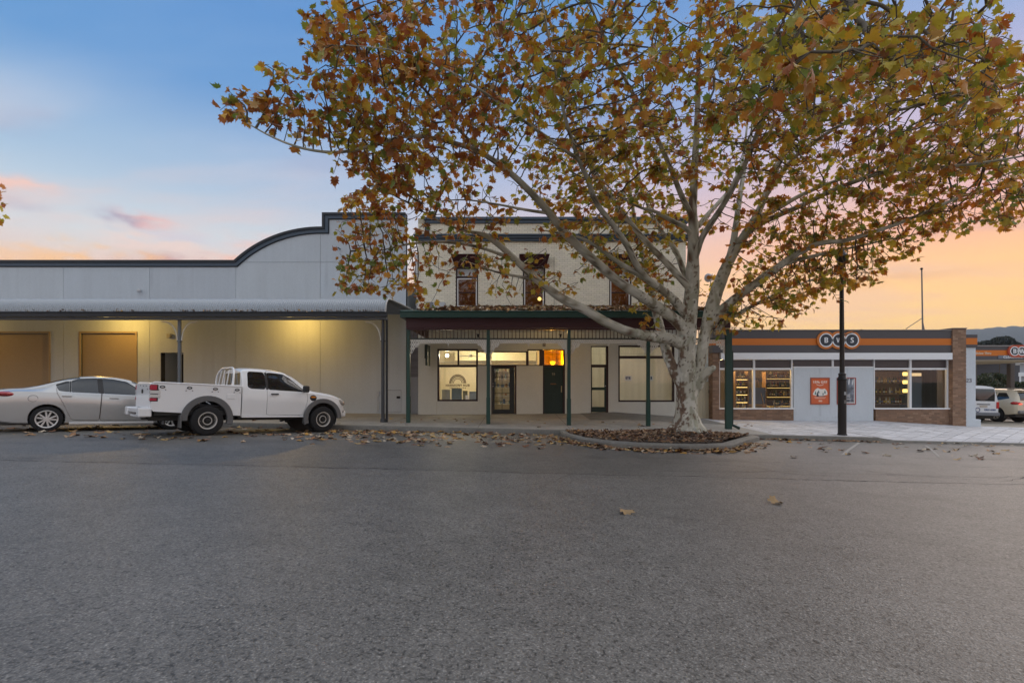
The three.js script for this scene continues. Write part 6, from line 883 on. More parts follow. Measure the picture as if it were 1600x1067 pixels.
  mesh('ladder_rack', [[0.62, 0.56], [0.6, 0.2], [0.6, -0.2], [0.62, -0.56]].map(([x, z]) => cyl([x, 1.25, z], [x + 0.06, 1.70, z * 0.92], 0.016, 0.016, 8)).concat([new THREE.TubeGeometry(new THREE.CatmullRomCurve3([V3(0.6, 1.25, 0.72), V3(0.62, 1.55, 0.68), V3(0.66, 1.72, 0.5), V3(0.67, 1.75, 0), V3(0.66, 1.72, -0.5), V3(0.62, 1.55, -0.68), V3(0.6, 1.25, -0.72)]), 40, 0.026, 8)]), paint, o);
  for (const s of [1, -1]) {
    const tl = part('tail_light', tub); mesh('lens_red', [rbox(tx0 - 0.035, tx0 + 0.10, 1.10, 1.225, s * 0.80 - 0.065, s * 0.80 + 0.07, 0.015), rbox(tx0 - 0.035, tx0 + 0.10, 0.845, 0.915, s * 0.80 - 0.065, s * 0.80 + 0.07, 0.015)], mat([0.42, 0.02, 0.05], 0.15), tl);
    mesh('lens_clear', [rbox(tx0 - 0.034, tx0 + 0.17, 0.92, 1.0, s * 0.80 - 0.064, s * 0.80 + 0.068, 0.015), rbox(tx0 - 0.034, tx0 + 0.17, 1.01, 1.095, s * 0.80 - 0.064, s * 0.80 + 0.068, 0.015)], mat([0.62, 0.60, 0.58], 0.12), tl); mesh('bezel', rbox(tx0 - 0.02, tx0 + 0.125, 0.835, 1.235, s * 0.80 - 0.058, s * 0.80 + 0.061, 0.01), M.blackPlastic, tl);
  }
  mesh('arch_flare', [...flare(0, 0.41, 0.455, 0.575, -0.25, Math.PI + 0.05, 0.86, 0.085), ...flare(3.0, 0.41, 0.452, 0.555, 0.0, Math.PI + 0.3, 0.86, 0.08)], grey, o);
  mesh('mud_flap', [1, -1].flatMap(s => [rbox(-0.62, -0.585, 0.2, 0.52, s * 0.8 - 0.12, s * 0.8 + 0.12, 0.01).applyMatrix4(new THREE.Matrix4().makeTranslation(0.02, 0, 0)), rbox(2.46, 2.49, 0.26, 0.5, s * 0.8 - 0.1, s * 0.8 + 0.1, 0.01)]), grey, o);
  mesh('rear_bumper', [rbox(-1.40, -1.2, 0.56, 0.66, -0.82, 0.82, 0.02), rbox(-1.42, -1.16, 0.47, 0.68, 0.56, 0.84, 0.03), rbox(-1.42, -1.16, 0.47, 0.68, -0.84, -0.56, 0.03), rbox(-1.36, -1.2, 0.44, 0.5, -0.5, 0.5, 0.02)], paint, o);
  mesh('chassis', [rbox(-1.15, 3.4, 0.36, 0.5, 0.35, 0.47, 0.02), rbox(-1.15, 3.4, 0.36, 0.5, -0.47, -0.35, 0.02), rbox(-1.1, 0.75, 0.5, 0.62, -0.75, 0.75, 0.02), rbox(0.75, 2.4, 0.4, 0.5, -0.72, 0.72, 0.02), cyl([0, 0.38, -0.7], [0, 0.38, 0.7], 0.07), cyl([3, 0.38, -0.7], [3, 0.38, 0.7], 0.06), rbox(-0.5, 0.5, 0.62, 0.72, -0.7, 0.7)], M.under, o);
  { const w = new THREE.CylinderGeometry(0.46, 0.46, 0.7, 28, 1, true, 0, 7); w.rotateX(Math.PI / 2); w.translate(0, 0.41, 0.42); const v = w.clone().translate(0, 0, -0.84); const cut = q => { const u = q.toNonIndexed(), p = u.attributes.position, k = []; for (let i = 0; i < p.count; i += 3) if (p.getY(i) + p.getY(i + 1) + p.getY(i + 2) > 1.2) for (let j = 0; j < 3; j++) k.push(p.getX(i + j), p.getY(i + j), p.getZ(i + j)); const g = new THREE.BufferGeometry(); g.setAttribute('position', new THREE.Float32BufferAttribute(k, 3)); g.computeVertexNormals(); return g; }; mesh('arch_liner', [cut(w), cut(v)], M.under, o); }
  for (const x of [0, 3.0]) for (const s of [1, -1]) carWheel(o, x, s, 0.90, 0.372, 0.245, 0.215, { kind: 'steel', c: [0.50, 0.48, 0.45], rough: 0.45, metal: 0.4, cap: M.blackPlastic });
  for (const s of [1, -1]) { const mi = part('wing_mirror', o); mesh('mirror_shell', rbox(2.36, 2.5, 1.14, 1.33, s * 0.97 - 0.1, s * 0.97 + 0.1, 0.04), M.blackPlastic, mi); mesh('mirror_arm', rbox(2.4, 2.46, 1.15, 1.19, s * 0.86 - 0.06, s * 0.86 + 0.06, 0.01), M.blackPlastic, mi);
    mesh('headlight', new THREE.SphereGeometry(1, 14, 10).scale(0.17, 0.085, 0.09).rotateZ(-0.65).rotateY(s * -0.3).translate(3.61, 0.90, s * 0.68), mat([0.35, 0.32, 0.28], 0.08, { physical: true, clearcoat: 1 }), o);
    const sr = part('side_repeater', o); mesh('surround', new THREE.SphereGeometry(1, 12, 8).scale(0.10, 0.085, 0.014).translate(2.70, 0.99, s * 0.856), M.blackPlastic, sr); mesh('amber_lens', new THREE.SphereGeometry(1, 12, 8).scale(0.085, 0.03, 0.02).translate(2.70, 1.01, s * 0.858), mat([0.6, 0.2, 0.01], 0.15), sr); }
  mesh('front_bumper', rbox(3.55, 3.86, 0.42, 0.62, -0.62, 0.62, 0.05), paint, o); mesh('grille', rbox(3.70, 3.80, 0.68, 0.86, -0.5, 0.5, 0.02), M.blackPlastic, o); mesh('fog_light', [rbox(3.66, 3.74, 0.56, 0.63, 0.58, 0.68, 0.01)], M.blackPlastic, o);
  mesh('sill_trim', [rbox(0.8, 2.55, 0.44, 0.47, 0.79, 0.845, 0.01), rbox(0.8, 2.55, 0.44, 0.47, -0.845, -0.79, 0.01)], paint, o);
  park(o, -7.6, -12.75, 0.80, 0.90, 3.0, roadY);
}
// ---------------------------------------------------------------- vehicles in the drive-through
const yardY = (X, Z) => lerp(tab(wallTab, X), roadY(X, KERB) + 0.05, sstep(WALL, WALL + 4, Z));
{
  const o = thing('white_van', 'white delivery van with its rear window towards the street beside pale pillar', 'van'); const paint = mat([0.72, 0.74, 0.76], 0.35, { physical: true, clearcoat: 0.5 });
  const S = { x0: -1.05, x1: 3.6, half: 0.845, tuck: 0.03, crown: 0.05, crease: 0.6, n: 60, top: [[-1.05, 1.72], [-1.0, 1.90], [-0.85, 1.965], [0, 1.985], [2.2, 1.97], [2.7, 1.85], [3.3, 1.25], [3.6, 1.0]], belt: [[-1.05, 1.1], [2.5, 1.1], [3.2, 1.05], [3.6, 0.8]], bot: [[-1.05, 0.4], [0, 0.28], [3.6, 0.3]], wb: [[-1.05, 0.80], [-0.9, 0.84], [2.8, 0.84], [3.3, 0.8], [3.6, 0.65]], wt: [[-1.05, 0.62], [-0.8, 0.68], [2.4, 0.68], [3.1, 0.66], [3.6, 0.5]] };
  carShell(o, S, paint, [[0, 0.34, 0.36, 0.3], [2.57, 0.34, 0.36, 0.3]], [{ name: 'rear_window', poly: [[-1.3, 1.15], [-0.9, 1.15], [-0.9, 1.80], [-1.3, 1.80]], z: [-0.60, 0.60], both: false }, { poly: roundPoly([[-0.7, 1.2], [0.6, 1.2], [0.6, 1.75], [-0.7, 1.75]], 0.06), z: [0.4, 1.2] }, { poly: roundPoly([[1.6, 1.2], [2.75, 1.18], [2.4, 1.7], [1.6, 1.74]], 0.06), z: [0.4, 1.2] }], [{ poly: roundPoly([[1.5, 0.4], [2.1, 0.38], [2.9, 0.75], [2.95, 1.2], [2.5, 1.78], [1.5, 1.8]], 0.05), handle: [1.65, 1.05] }]);
  for (const x of [0, 2.57]) for (const s of [1, -1]) carWheel(o, x, s, 0.83, 0.33, 0.2, 0.19, { kind: 'steel', c: [0.45, 0.45, 0.45], metal: 0.4 });
  mesh('rear_bumper', rbox(-1.17, -0.95, 0.38, 0.56, -0.80, 0.80, 0.04), mat([0.16, 0.17, 0.19], 0.6), o); for (const s of [1, -1]) mesh('tail_light', rbox(-1.09, -0.98, 0.78, 1.12, s * 0.74 - 0.06, s * 0.74 + 0.07, 0.02), mat([0.5, 0.03, 0.025], 0.2), o);
  mesh('number_plate', rbox(-1.075, -1.055, 0.82, 0.93, -0.2, 0.2, 0.005), mat([0.5, 0.45, 0.4], 0.5), o); mesh('wiper', cyl([-1.07, 1.17, -0.1], [-1.06, 1.25, 0.4], 0.008, 0.008, 5), M.dark, o); mesh('plate_trim', rbox(-1.07, -1.05, 0.96, 1.0, -0.35, 0.35, 0.008), M.blackPlastic, o);
  const tg = text3('FAST HIRE', 0.09, 0.006, 0.1, 0, 0); tg.rotateY(-Math.PI / 2); tg.translate(-1.062, 0.70, 0.25); mesh('lettering', tg, mat([0.05, 0.1, 0.25], 0.5), o); mesh('emblem', new THREE.TorusGeometry(0.11, 0.016, 6, 24).rotateY(Math.PI / 2).translate(-1.06, 0.69, -0.30), mat([0.05, 0.08, 0.2], 0.5), o);
  mesh('underbody', rbox(-0.9, 3.2, 0.22, 0.4, -0.7, 0.7), M.under, o);
  park(o, 25.65, -28.0, Math.PI / 2, 0.83, 2.57, yardY);
}
{
  const o = thing('cream_wagon', 'cream four wheel drive wagon with its red brake lights glowing', 'car'); const paint = mat([0.70, 0.62, 0.47], 0.3, { physical: true, clearcoat: 0.8 });
  const S = { x0: -1.0, x1: 3.75, half: 0.93, tuck: 0.04, crown: 0.05, crease: 0.66, n: 70, top: [[-1.0, 1.15], [-0.96, 1.5], [-0.8, 1.76], [-0.5, 1.83], [0.5, 1.845], [1.5, 1.81], [2.0, 1.6], [2.6, 1.22], [3.2, 1.12], [3.6, 0.95], [3.75, 0.7]], belt: [[-1.0, 1.05], [0, 1.14], [1.8, 1.10], [2.8, 1.05], [3.75, 0.66]], bot: [[-1.0, 0.5], [-0.5, 0.42], [0.5, 0.36], [3.2, 0.36], [3.75, 0.5]], wb: [[-1.0, 0.80], [-0.85, 0.88], [-0.4, 0.92], [2.8, 0.92], [3.4, 0.82], [3.75, 0.6]], wt: [[-1.0, 0.62], [-0.5, 0.66], [1.4, 0.66], [2.4, 0.74], [3.75, 0.5]] };
  carShell(o, S, paint, [[0, 0.42, 0.45, 0.3], [2.85, 0.42, 0.45, 0.3]], [{ poly: roundPoly([[-0.62, 1.32], [-0.1, 1.20], [0.05, 1.22], [0.0, 1.62], [-0.4, 1.62]], 0.06), z: [0.4, 1.2] }, { poly: roundPoly([[0.12, 1.2], [0.95, 1.18], [0.95, 1.66], [0.1, 1.64]], 0.05), z: [0.4, 1.2] }, { poly: roundPoly([[1.03, 1.18], [2.15, 1.15], [1.7, 1.55], [1.03, 1.66]], 0.05), z: [0.4, 1.2] }, { name: 'rear_window', poly: [[-1.3, 1.22], [-0.86, 1.22], [-0.76, 1.66], [-1.3, 1.66]], z: [-0.62, 0.62], both: false }], [{ poly: roundPoly([[0.42, 0.5], [0.98, 0.48], [1.0, 1.69], [0.08, 1.67], [0.1, 1.1], [0.3, 0.85]], 0.05), handle: [0.28, 1.05] }, { poly: roundPoly([[1.02, 0.48], [2.1, 0.46], [2.25, 1.12], [1.72, 1.58], [1.02, 1.69]], 0.05), handle: [1.2, 1.03] }]);
  for (const x of [0, 2.85]) for (const s of [1, -1]) carWheel(o, x, s, 0.92, 0.385, 0.25, 0.235, { kind: 'alloy', n: 6, pair: 0.0, w: 0.13, c: [0.42, 0.38, 0.32], metal: 0.5 });
  for (const s of [1, -1]) { mesh('tail_light', new THREE.SphereGeometry(1, 16, 10).scale(0.2, 0.1, 0.22).rotateY(s * 0.5).translate(-0.84, 1.06, s * 0.72), mat([0.5, 0.02, 0.02], 0.15), o); mesh('brake_light', rbox(-1.06, -0.97, 1.0, 1.06, s * 0.66 - 0.1, s * 0.66 + 0.1, 0.02), glow(1, 0.12, 0.08, 1.6), o); }
  mesh('rear_bumper', rbox(-1.1, -0.9, 0.5, 0.68, -0.78, 0.78, 0.06), mat([0.2, 0.2, 0.2], 0.5), o); mesh('roof_rail', [rbox(-0.4, 1.3, 1.86, 1.89, 0.55, 0.58, 0.01), rbox(-0.4, 1.3, 1.86, 1.89, -0.58, -0.55, 0.01)], mat([0.4, 0.4, 0.4], 0.3), o); mesh('spoiler', rbox(-1.02, -0.7, 1.74, 1.79, -0.6, 0.6, 0.02), paint, o); mesh('underbody', rbox(-0.85, 3.3, 0.32, 0.5, -0.7, 0.7), M.under, o);
  park(o, 28.7, -28.8, Math.PI / 2 + 0.18, 0.92, 2.85, yardY);
}

// ================================================================ PLANE TREE IN AUTUMN
const leafTones = [[0.56, 0.20, 0.028], [0.42, 0.13, 0.028], [0.66, 0.30, 0.03], [0.74, 0.44, 0.035], [0.54, 0.43, 0.04], [0.37, 0.36, 0.04], [0.22, 0.29, 0.04], [0.78, 0.61, 0.06], [0.30, 0.12, 0.035], [0.60, 0.36, 0.11]];
// one five-lobed leaf about a metre wide, stalk at the origin, tip along +y
function leafShape(curl, fold, seed) {
  const r = rng(seed), half = [[0.03, 0.0], [0.16, -0.1], [0.34, -0.02], [0.25, 0.10], [0.50, 0.27], [0.34, 0.33], [0.43, 0.60], [0.24, 0.53], [0.20, 0.72], [0.10, 0.70], [0, 1.0]].map(([x, y]) => [x * (0.92 + 0.16 * r()), y * (0.96 + 0.08 * r())]);
  const out = [...half, ...half.slice(0, -1).reverse().map(([x, y]) => [-x * (0.9 + 0.2 * r()), y])], pos = [0, 0.30, 0], idx = [], z = (x, y) => fold * Math.abs(x) - curl * ((y - 0.35) ** 2) + 0.05 * Math.sin(x * 9 + y * 6 + seed);
  out.forEach(([x, y]) => pos.push(x, y, z(x, y))); for (let k = 1; k <= out.length; k++) idx.push(0, k, k % out.length + 1);
  const g = new THREE.BufferGeometry(); g.setAttribute('position', new THREE.Float32BufferAttribute(pos, 3)); g.setIndex(idx); g.computeVertexNormals(); return g;
}
const leafGeos = [leafShape(0.25, 0.22, 1), leafShape(0.55, 0.4, 2), leafShape(-0.3, 0.15, 3), leafShape(0.9, -0.3, 4)];
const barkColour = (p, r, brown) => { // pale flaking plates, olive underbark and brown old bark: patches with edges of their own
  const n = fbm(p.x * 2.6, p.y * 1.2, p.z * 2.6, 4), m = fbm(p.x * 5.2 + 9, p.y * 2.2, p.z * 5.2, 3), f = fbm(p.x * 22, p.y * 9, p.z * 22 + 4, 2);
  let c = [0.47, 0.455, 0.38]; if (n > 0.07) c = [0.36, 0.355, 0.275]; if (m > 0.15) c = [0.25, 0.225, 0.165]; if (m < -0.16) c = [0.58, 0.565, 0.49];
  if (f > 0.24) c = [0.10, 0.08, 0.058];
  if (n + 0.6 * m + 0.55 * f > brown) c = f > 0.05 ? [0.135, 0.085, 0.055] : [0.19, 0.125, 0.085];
  const v = 1 + 0.16 * f; return c.map(x => x * v);
};
M.bark = mat([1, 1, 1], 0.85, { vertexColors: true, bumpMap: stuccoBump, bumpScale: 0.006 });
M.twig = mat([0.12, 0.10, 0.075], 0.9);
function tubeGeo(pts, rad, sides, brown) {
  const n = pts.length, pos = [], col = [], idx = [], uv = []; let N0 = V3(0.31, 0.2, 0.93), len = 0;
  for (let i = 0; i < n; i++) {
    const t = pts[Math.min(n - 1, i + 1)].clone().sub(pts[Math.max(0, i - 1)]).normalize(); N0 = N0.clone().sub(t.clone().multiplyScalar(N0.dot(t))).normalize(); const B = t.clone().cross(N0); if (i) len += pts[i].distanceTo(pts[i - 1]);
    for (let k = 0; k <= sides; k++) { const a = k / sides * 2 * Math.PI, rr = rad[i] * (1 + 0.09 * noise(Math.cos(a) * 1.3 + pts[i].x * 2, Math.sin(a) * 1.3 + pts[i].y * 2, pts[i].z * 2)); const p = pts[i].clone().addScaledVector(N0, Math.cos(a) * rr).addScaledVector(B, Math.sin(a) * rr); pos.push(p.x, p.y, p.z); col.push(...barkColour(p, rad[i], brown)); uv.push(k / sides * 6.28 * rad[i], len); }
  }
  const q = sides + 1; for (let i = 0; i < n - 1; i++) for (let k = 0; k < sides; k++) { const a = i * q + k, c = a + q; idx.push(a, a + 1, c, a + 1, c + 1, c); }
  const g = new THREE.BufferGeometry(); g.setAttribute('position', new THREE.Float32BufferAttribute(pos, 3)); g.setAttribute('color', new THREE.Float32BufferAttribute(col, 3)); g.setAttribute('uv', new THREE.Float32BufferAttribute(uv, 2)); g.setIndex(idx); g.computeVertexNormals(); return g;
}
// main limbs: [across, up, distance, radius] stations read off the view and set at their own distances
const T0 = 14.4;
const limbs = {
  trunk: [[1073, 684, T0, 0.50], [1074, 668, T0, 0.42], [1073, 652, T0, 0.32], [1073, 630, T0, 0.28], [1073, 600, T0, 0.255], [1073, 570, T0, 0.232], [1074, 540, T0, 0.22], [1076, 515, T0, 0.21], [1079, 480, T0, 0.195], [1082, 445, T0, 0.19], [1083, 405, T0, 0.165], [1084, 365, T0, 0.145], [1083, 325, T0, 0.115], [1086, 260, T0 - 0.2, 0.095], [1090, 180, T0 - 0.5, 0.075], [1092, 90, T0 - 0.8, 0.055], [1096, 0, T0 - 1, 0.04], [1100, -90, T0 - 1, 0.02]],
  A: [[1070, 612, T0, 0.13], [1061, 594, T0 + 0.05, 0.14], [1050, 572, T0 + 0.25, 0.135], [1040, 545, T0 + 0.5, 0.13], [1031, 510, T0 + 0.8, 0.125], [1022, 475, T0 + 1.2, 0.11], [1012, 430, T0 + 1.7, 0.09], [1000, 380, T0 + 2.2, 0.07], [985, 300, T0 + 2.7, 0.05], [975, 210, T0 + 3, 0.03]],
  B: [[1068, 540, T0, 0.15], [1050, 530, T0 - 0.1, 0.155], [1020, 526, T0 - 0.25, 0.14], [985, 519, T0 - 0.4, 0.135], [950, 505, T0 - 0.6, 0.125], [918, 486, T0 - 0.8, 0.12], [878, 466, T0 - 1.0, 0.112], [839, 437, T0 - 1.2, 0.10], [805, 406, T0 - 1.3, 0.085], [779, 382, T0 - 1.4, 0.075], [757, 367, T0 - 1.5, 0.06], [735, 362, T0 - 1.5, 0.035], [700, 352, T0 - 1.5, 0.025], [660, 330, T0 - 1.6, 0.015]],
  B2: [[839, 438, T0 - 1.2, 0.045], [815, 433, T0 - 1.2, 0.04], [785, 427, T0 - 1.15, 0.032], [760, 420, T0 - 1.1, 0.022], [720, 405, T0 - 1.1, 0.013]],
  B3: [[806, 407, T0 - 1.3, 0.05], [784, 398, T0 - 1.3, 0.045], [740, 384, T0 - 1.3, 0.042], [690, 378, T0 - 1.4, 0.036], [640, 381, T0 - 1.5, 0.028], [600, 390, T0 - 1.6, 0.016], [560, 392, T0 - 1.6, 0.008]],
  C: [[1074, 525, T0, 0.16], [1062, 506, T0 - 0.1, 0.15], [1031, 482, T0 - 0.4, 0.135], [997, 460, T0 - 0.75, 0.125], [962, 436, T0 - 1.1, 0.118], [923, 402, T0 - 1.5, 0.11], [884, 365, T0 - 1.9, 0.10], [857, 331, T0 - 2.2, 0.088], [826, 297, T0 - 2.5, 0.078], [792, 266, T0 - 2.8, 0.068], [752, 239, T0 - 3.2, 0.056], [700, 221, T0 - 3.6, 0.045], [640, 212, T0 - 4.1, 0.038], [580, 228, T0 - 4.6, 0.032], [525, 238, T0 - 5, 0.027], [470, 231, T0 - 5.3, 0.021], [425, 214, T0 - 5.5, 0.016], [385, 192, T0 - 5.6, 0.01]],
  C2: [[857, 333, T0 - 2.2, 0.04], [835, 330, T0 - 2.3, 0.036], [806, 325, T0 - 2.5, 0.03], [776, 319, T0 - 2.7, 0.022], [720, 312, T0 - 3, 0.014], [660, 318, T0 - 3.2, 0.008]],
  D: [[1076, 500, T0, 0.13], [1062, 478, T0 - 0.2, 0.12], [1023, 444, T0 - 0.6, 0.095], [990, 424, T0 - 1, 0.07], [962, 407, T0 - 1.3, 0.058], [931, 384, T0 - 1.6, 0.045], [905, 371, T0 - 1.9, 0.03], [850, 360, T0 - 2.3, 0.015]],
  D2: [[1030, 450, T0 - 0.5, 0.085], [1012, 436, T0 - 0.8, 0.085], [994, 412, T0 - 1.2, 0.08], [983, 389, T0 - 1.6, 0.075], [962, 357, T0 - 2.2, 0.068], [931, 315, T0 - 2.9, 0.06], [918, 279, T0 - 3.4, 0.053], [904, 248, T0 - 3.8, 0.045], [885, 190, T0 - 4.4, 0.035], [868, 110, T0 - 5, 0.026], [850, 20, T0 - 5.6, 0.018], [835, -60, T0 - 6, 0.01]],
  D3: [[1079, 452, T0, 0.1], [1065, 436, T0 - 0.1, 0.095], [1041, 410, T0 - 0.1, 0.088], [1010, 378, T0, 0.08], [978, 339, T0 + 0.1, 0.07], [952, 305, T0 + 0.2, 0.06], [926, 266, T0 + 0.3, 0.052], [895, 215, T0 + 0.3, 0.042], [850, 150, T0 + 0.2, 0.03], [800, 90, T0, 0.02], [750, 30, T0, 0.012]],
  D4: [[1080, 440, T0 + 0.1, 0.09], [1070, 426, T0 + 0.3, 0.085], [1057, 394, T0 + 0.8, 0.075], [1031, 357, T0 + 1.4, 0.065], [1018, 334, T0 + 1.8, 0.055], [1000, 280, T0 + 2.4, 0.04], [985, 200, T0 + 3, 0.025]],
  E: [[1084, 372, T0, 0.08], [1073, 357, T0 - 0.1, 0.075], [1049, 344, T0 - 0.4, 0.06], [1020, 329, T0 - 0.8, 0.045], [1000, 324, T0 - 1, 0.03], [960, 300, T0 - 1.5, 0.02], [920, 255, T0 - 2, 0.012]],
  E2: [[1084, 348, T0, 0.085], [1078, 331, T0 - 0.1, 0.08], [1065, 305, T0 - 0.4, 0.074], [1049, 265, T0 - 0.9, 0.066], [1031, 224, T0 - 1.5, 0.058], [1007, 180, T0 - 2.2, 0.048], [977, 124, T0 - 3.1, 0.036], [945, 60, T0 - 4, 0.026], [915, -10, T0 - 4.8, 0.018], [890, -80, T0 - 5.4, 0.01]],
  E3: [[1082, 415, T0, 0.10], [1090, 392, T0 - 0.15, 0.09], [1097, 372, T0 - 0.3, 0.082], [1128, 324, T0 - 0.9, 0.074], [1150, 285, T0 - 1.5, 0.066], [1168, 248, T0 - 2.1, 0.058], [1187, 200, T0 - 3, 0.05], [1212, 145, T0 - 4, 0.042], [1235, 80, T0 - 5.1, 0.034], [1262, 10, T0 - 6.2, 0.026], [1285, -60, T0 - 7, 0.016]],
  E4: [[1086, 360, T0 + 0.1, 0.07], [1100, 342, T0 + 0.4, 0.066], [1122, 318, T0 + 0.9, 0.06], [1142, 293, T0 + 1.4, 0.052], [1160, 250, T0 + 1.9, 0.04], [1170, 180, T0 + 2.4, 0.028], [1185, 100, T0 + 3, 0.016]],
  F: [[1081, 622, T0 + 0.04, 0.14], [1087, 604, T0 + 0.06, 0.145], [1092, 578, T0 + 0.08, 0.14], [1097, 550, T0 + 0.1, 0.14], [1104, 512, T0 + 0.15, 0.15], [1113, 478, T0 + 0.2, 0.175], [1126, 440, T0 + 0.35, 0.165], [1141, 405, T0 + 0.5, 0.15], [1156, 380, T0 + 0.6, 0.135], [1170, 358, T0 + 0.6, 0.12], [1186, 330, T0 + 0.6, 0.1], [1199, 298, T0 + 0.5, 0.09], [1222, 245, T0 + 0.2, 0.075], [1250, 180, T0 - 0.4, 0.06], [1280, 100, T0 - 1.2, 0.045], [1310, 20, T0 - 2, 0.03], [1330, -50, T0 - 2.5, 0.018]],
  F2: [[1140, 402, T0 + 0.5, 0.1], [1146, 380, T0 + 0.6, 0.098], [1150, 355, T0 + 0.8, 0.09], [1154, 325, T0 + 1.1, 0.08], [1160, 285, T0 + 1.5, 0.068], [1172, 220, T0 + 2, 0.05], [1190, 140, T0 + 2.5, 0.034], [1215, 60, T0 + 3, 0.02]],
  G: [[1112, 505, T0 + 0.05, 0.14], [1126, 486, T0, 0.125], [1150, 466, T0 - 0.2, 0.115], [1177, 446, T0 - 0.4, 0.105], [1221, 414, T0 - 0.8, 0.09], [1250, 394, T0 - 1, 0.078], [1282, 380, T0 - 1.2, 0.066], [1319, 376, T0 - 1.3, 0.056], [1360, 364, T0 - 1.4, 0.05], [1402, 350, T0 - 1.4, 0.044], [1455, 328, T0 - 1.4, 0.038], [1504, 307, T0 - 1.4, 0.033], [1600, 289, T0 - 1.4, 0.022], [1680, 280, T0 - 1.4, 0.01]],
  G2: [[1224, 413, T0 - 0.8, 0.055], [1250, 405, T0 - 0.6, 0.05], [1285, 397, T0 - 0.4, 0.04], [1340, 385, T0 - 0.2, 0.03], [1400, 372, T0, 0.02], [1470, 360, T0 + 0.2, 0.01]],
  G3: [[1118, 520, T0 + 0.1, 0.07], [1135, 502, T0 + 0.3, 0.065], [1160, 487, T0 + 0.6, 0.055], [1195, 468, T0 + 1, 0.042], [1235, 450, T0 + 1.4, 0.03], [1290, 430, T0 + 1.8, 0.02], [1350, 415, T0 + 2.2, 0.01]],
  Hh: [[1166, 366, T0 + 0.6, 0.09], [1188, 350, T0 + 0.4, 0.08], [1215, 337, T0 + 0.1, 0.074], [1255, 320, T0 - 0.4, 0.066], [1307, 295, T0 - 1.1, 0.057], [1386, 268, T0 - 2.1, 0.047], [1430, 264, T0 - 2.6, 0.04], [1485, 260, T0 - 3.2, 0.033], [1544, 253, T0 - 3.8, 0.025], [1620, 240, T0 - 4.4, 0.015]],
  H2: [[1186, 340, T0 + 0.5, 0.07], [1212, 328, T0 + 0.5, 0.064], [1250, 306, T0 + 0.4, 0.056], [1300, 285, T0 + 0.3, 0.047], [1370, 262, T0 + 0.2, 0.037], [1450, 240, T0, 0.027], [1540, 215, T0 - 0.2, 0.016]],
  I: [[1194, 312, T0 + 0.5, 0.07], [1212, 282, T0 + 0.1, 0.062], [1245, 243, T0 - 0.6, 0.054], [1280, 217, T0 - 1.3, 0.047], [1327, 189, T0 - 2.2, 0.04], [1370, 178, T0 - 3, 0.033], [1425, 168, T0 - 4, 0.026], [1490, 150, T0 - 5, 0.018], [1560, 120, T0 - 6, 0.01]],
  I2: [[1225, 240, T0 + 0.1, 0.05], [1260, 195, T0 - 0.6, 0.042], [1310, 140, T0 - 1.8, 0.034], [1370, 90, T0 - 3, 0.027], [1440, 50, T0 - 4, 0.02], [1530, 20, T0 - 5, 0.012]],
  J: [[905, 250, T0 - 3.8, 0.04], [870, 225, T0 - 4.2, 0.034], [820, 190, T0 - 4.7, 0.028], [765, 150, T0 - 5.2, 0.022], [700, 110, T0 - 5.7, 0.016], [620, 80, T0 - 6.1, 0.01], [540, 70, T0 - 6.3, 0.007]],
  K: [[752, 240, T0 - 3.2, 0.04], [715, 200, T0 - 3.6, 0.034], [672, 150, T0 - 4.1, 0.027], [620, 90, T0 - 4.7, 0.02], [575, 20, T0 - 5.2, 0.013], [540, -60, T0 - 5.6, 0.008]],
};
const stub = [[1092, 604, T0 - 0.02, 0.12], [1099, 590, T0 - 0.08, 0.12], [1107, 580, T0 - 0.14, 0.105], [1115, 575, T0 - 0.2, 0.08]];
const sampleLimb = (st, gap) => { const c = new THREE.CatmullRomCurve3(st.map(s => at(s[0], s[1], s[2])), false, 'centripetal'), L = c.getLength(), n = Math.max(3, Math.round(L / gap)), pts = [], rad = []; const cum = [0]; const P = st.map(s => at(s[0], s[1], s[2])); for (let i = 1; i < P.length; i++) cum.push(cum[i - 1] + P[i].distanceTo(P[i - 1])); for (let i = 0; i <= n; i++) { pts.push(c.getPointAt(i / n)); const d = i / n * cum[cum.length - 1]; let k = 0; while (k < P.length - 2 && d > cum[k + 1]) k++; rad.push(lerp(st[k][3], st[k + 1][3], clamp((d - cum[k]) / (cum[k + 1] - cum[k]), 0, 1))); } return { pts, rad }; };
const tree = thing('plane_tree', 'big autumn plane tree with pale mottled trunk in a kerbed island', 'tree', undefined, [0, 0, 0]);
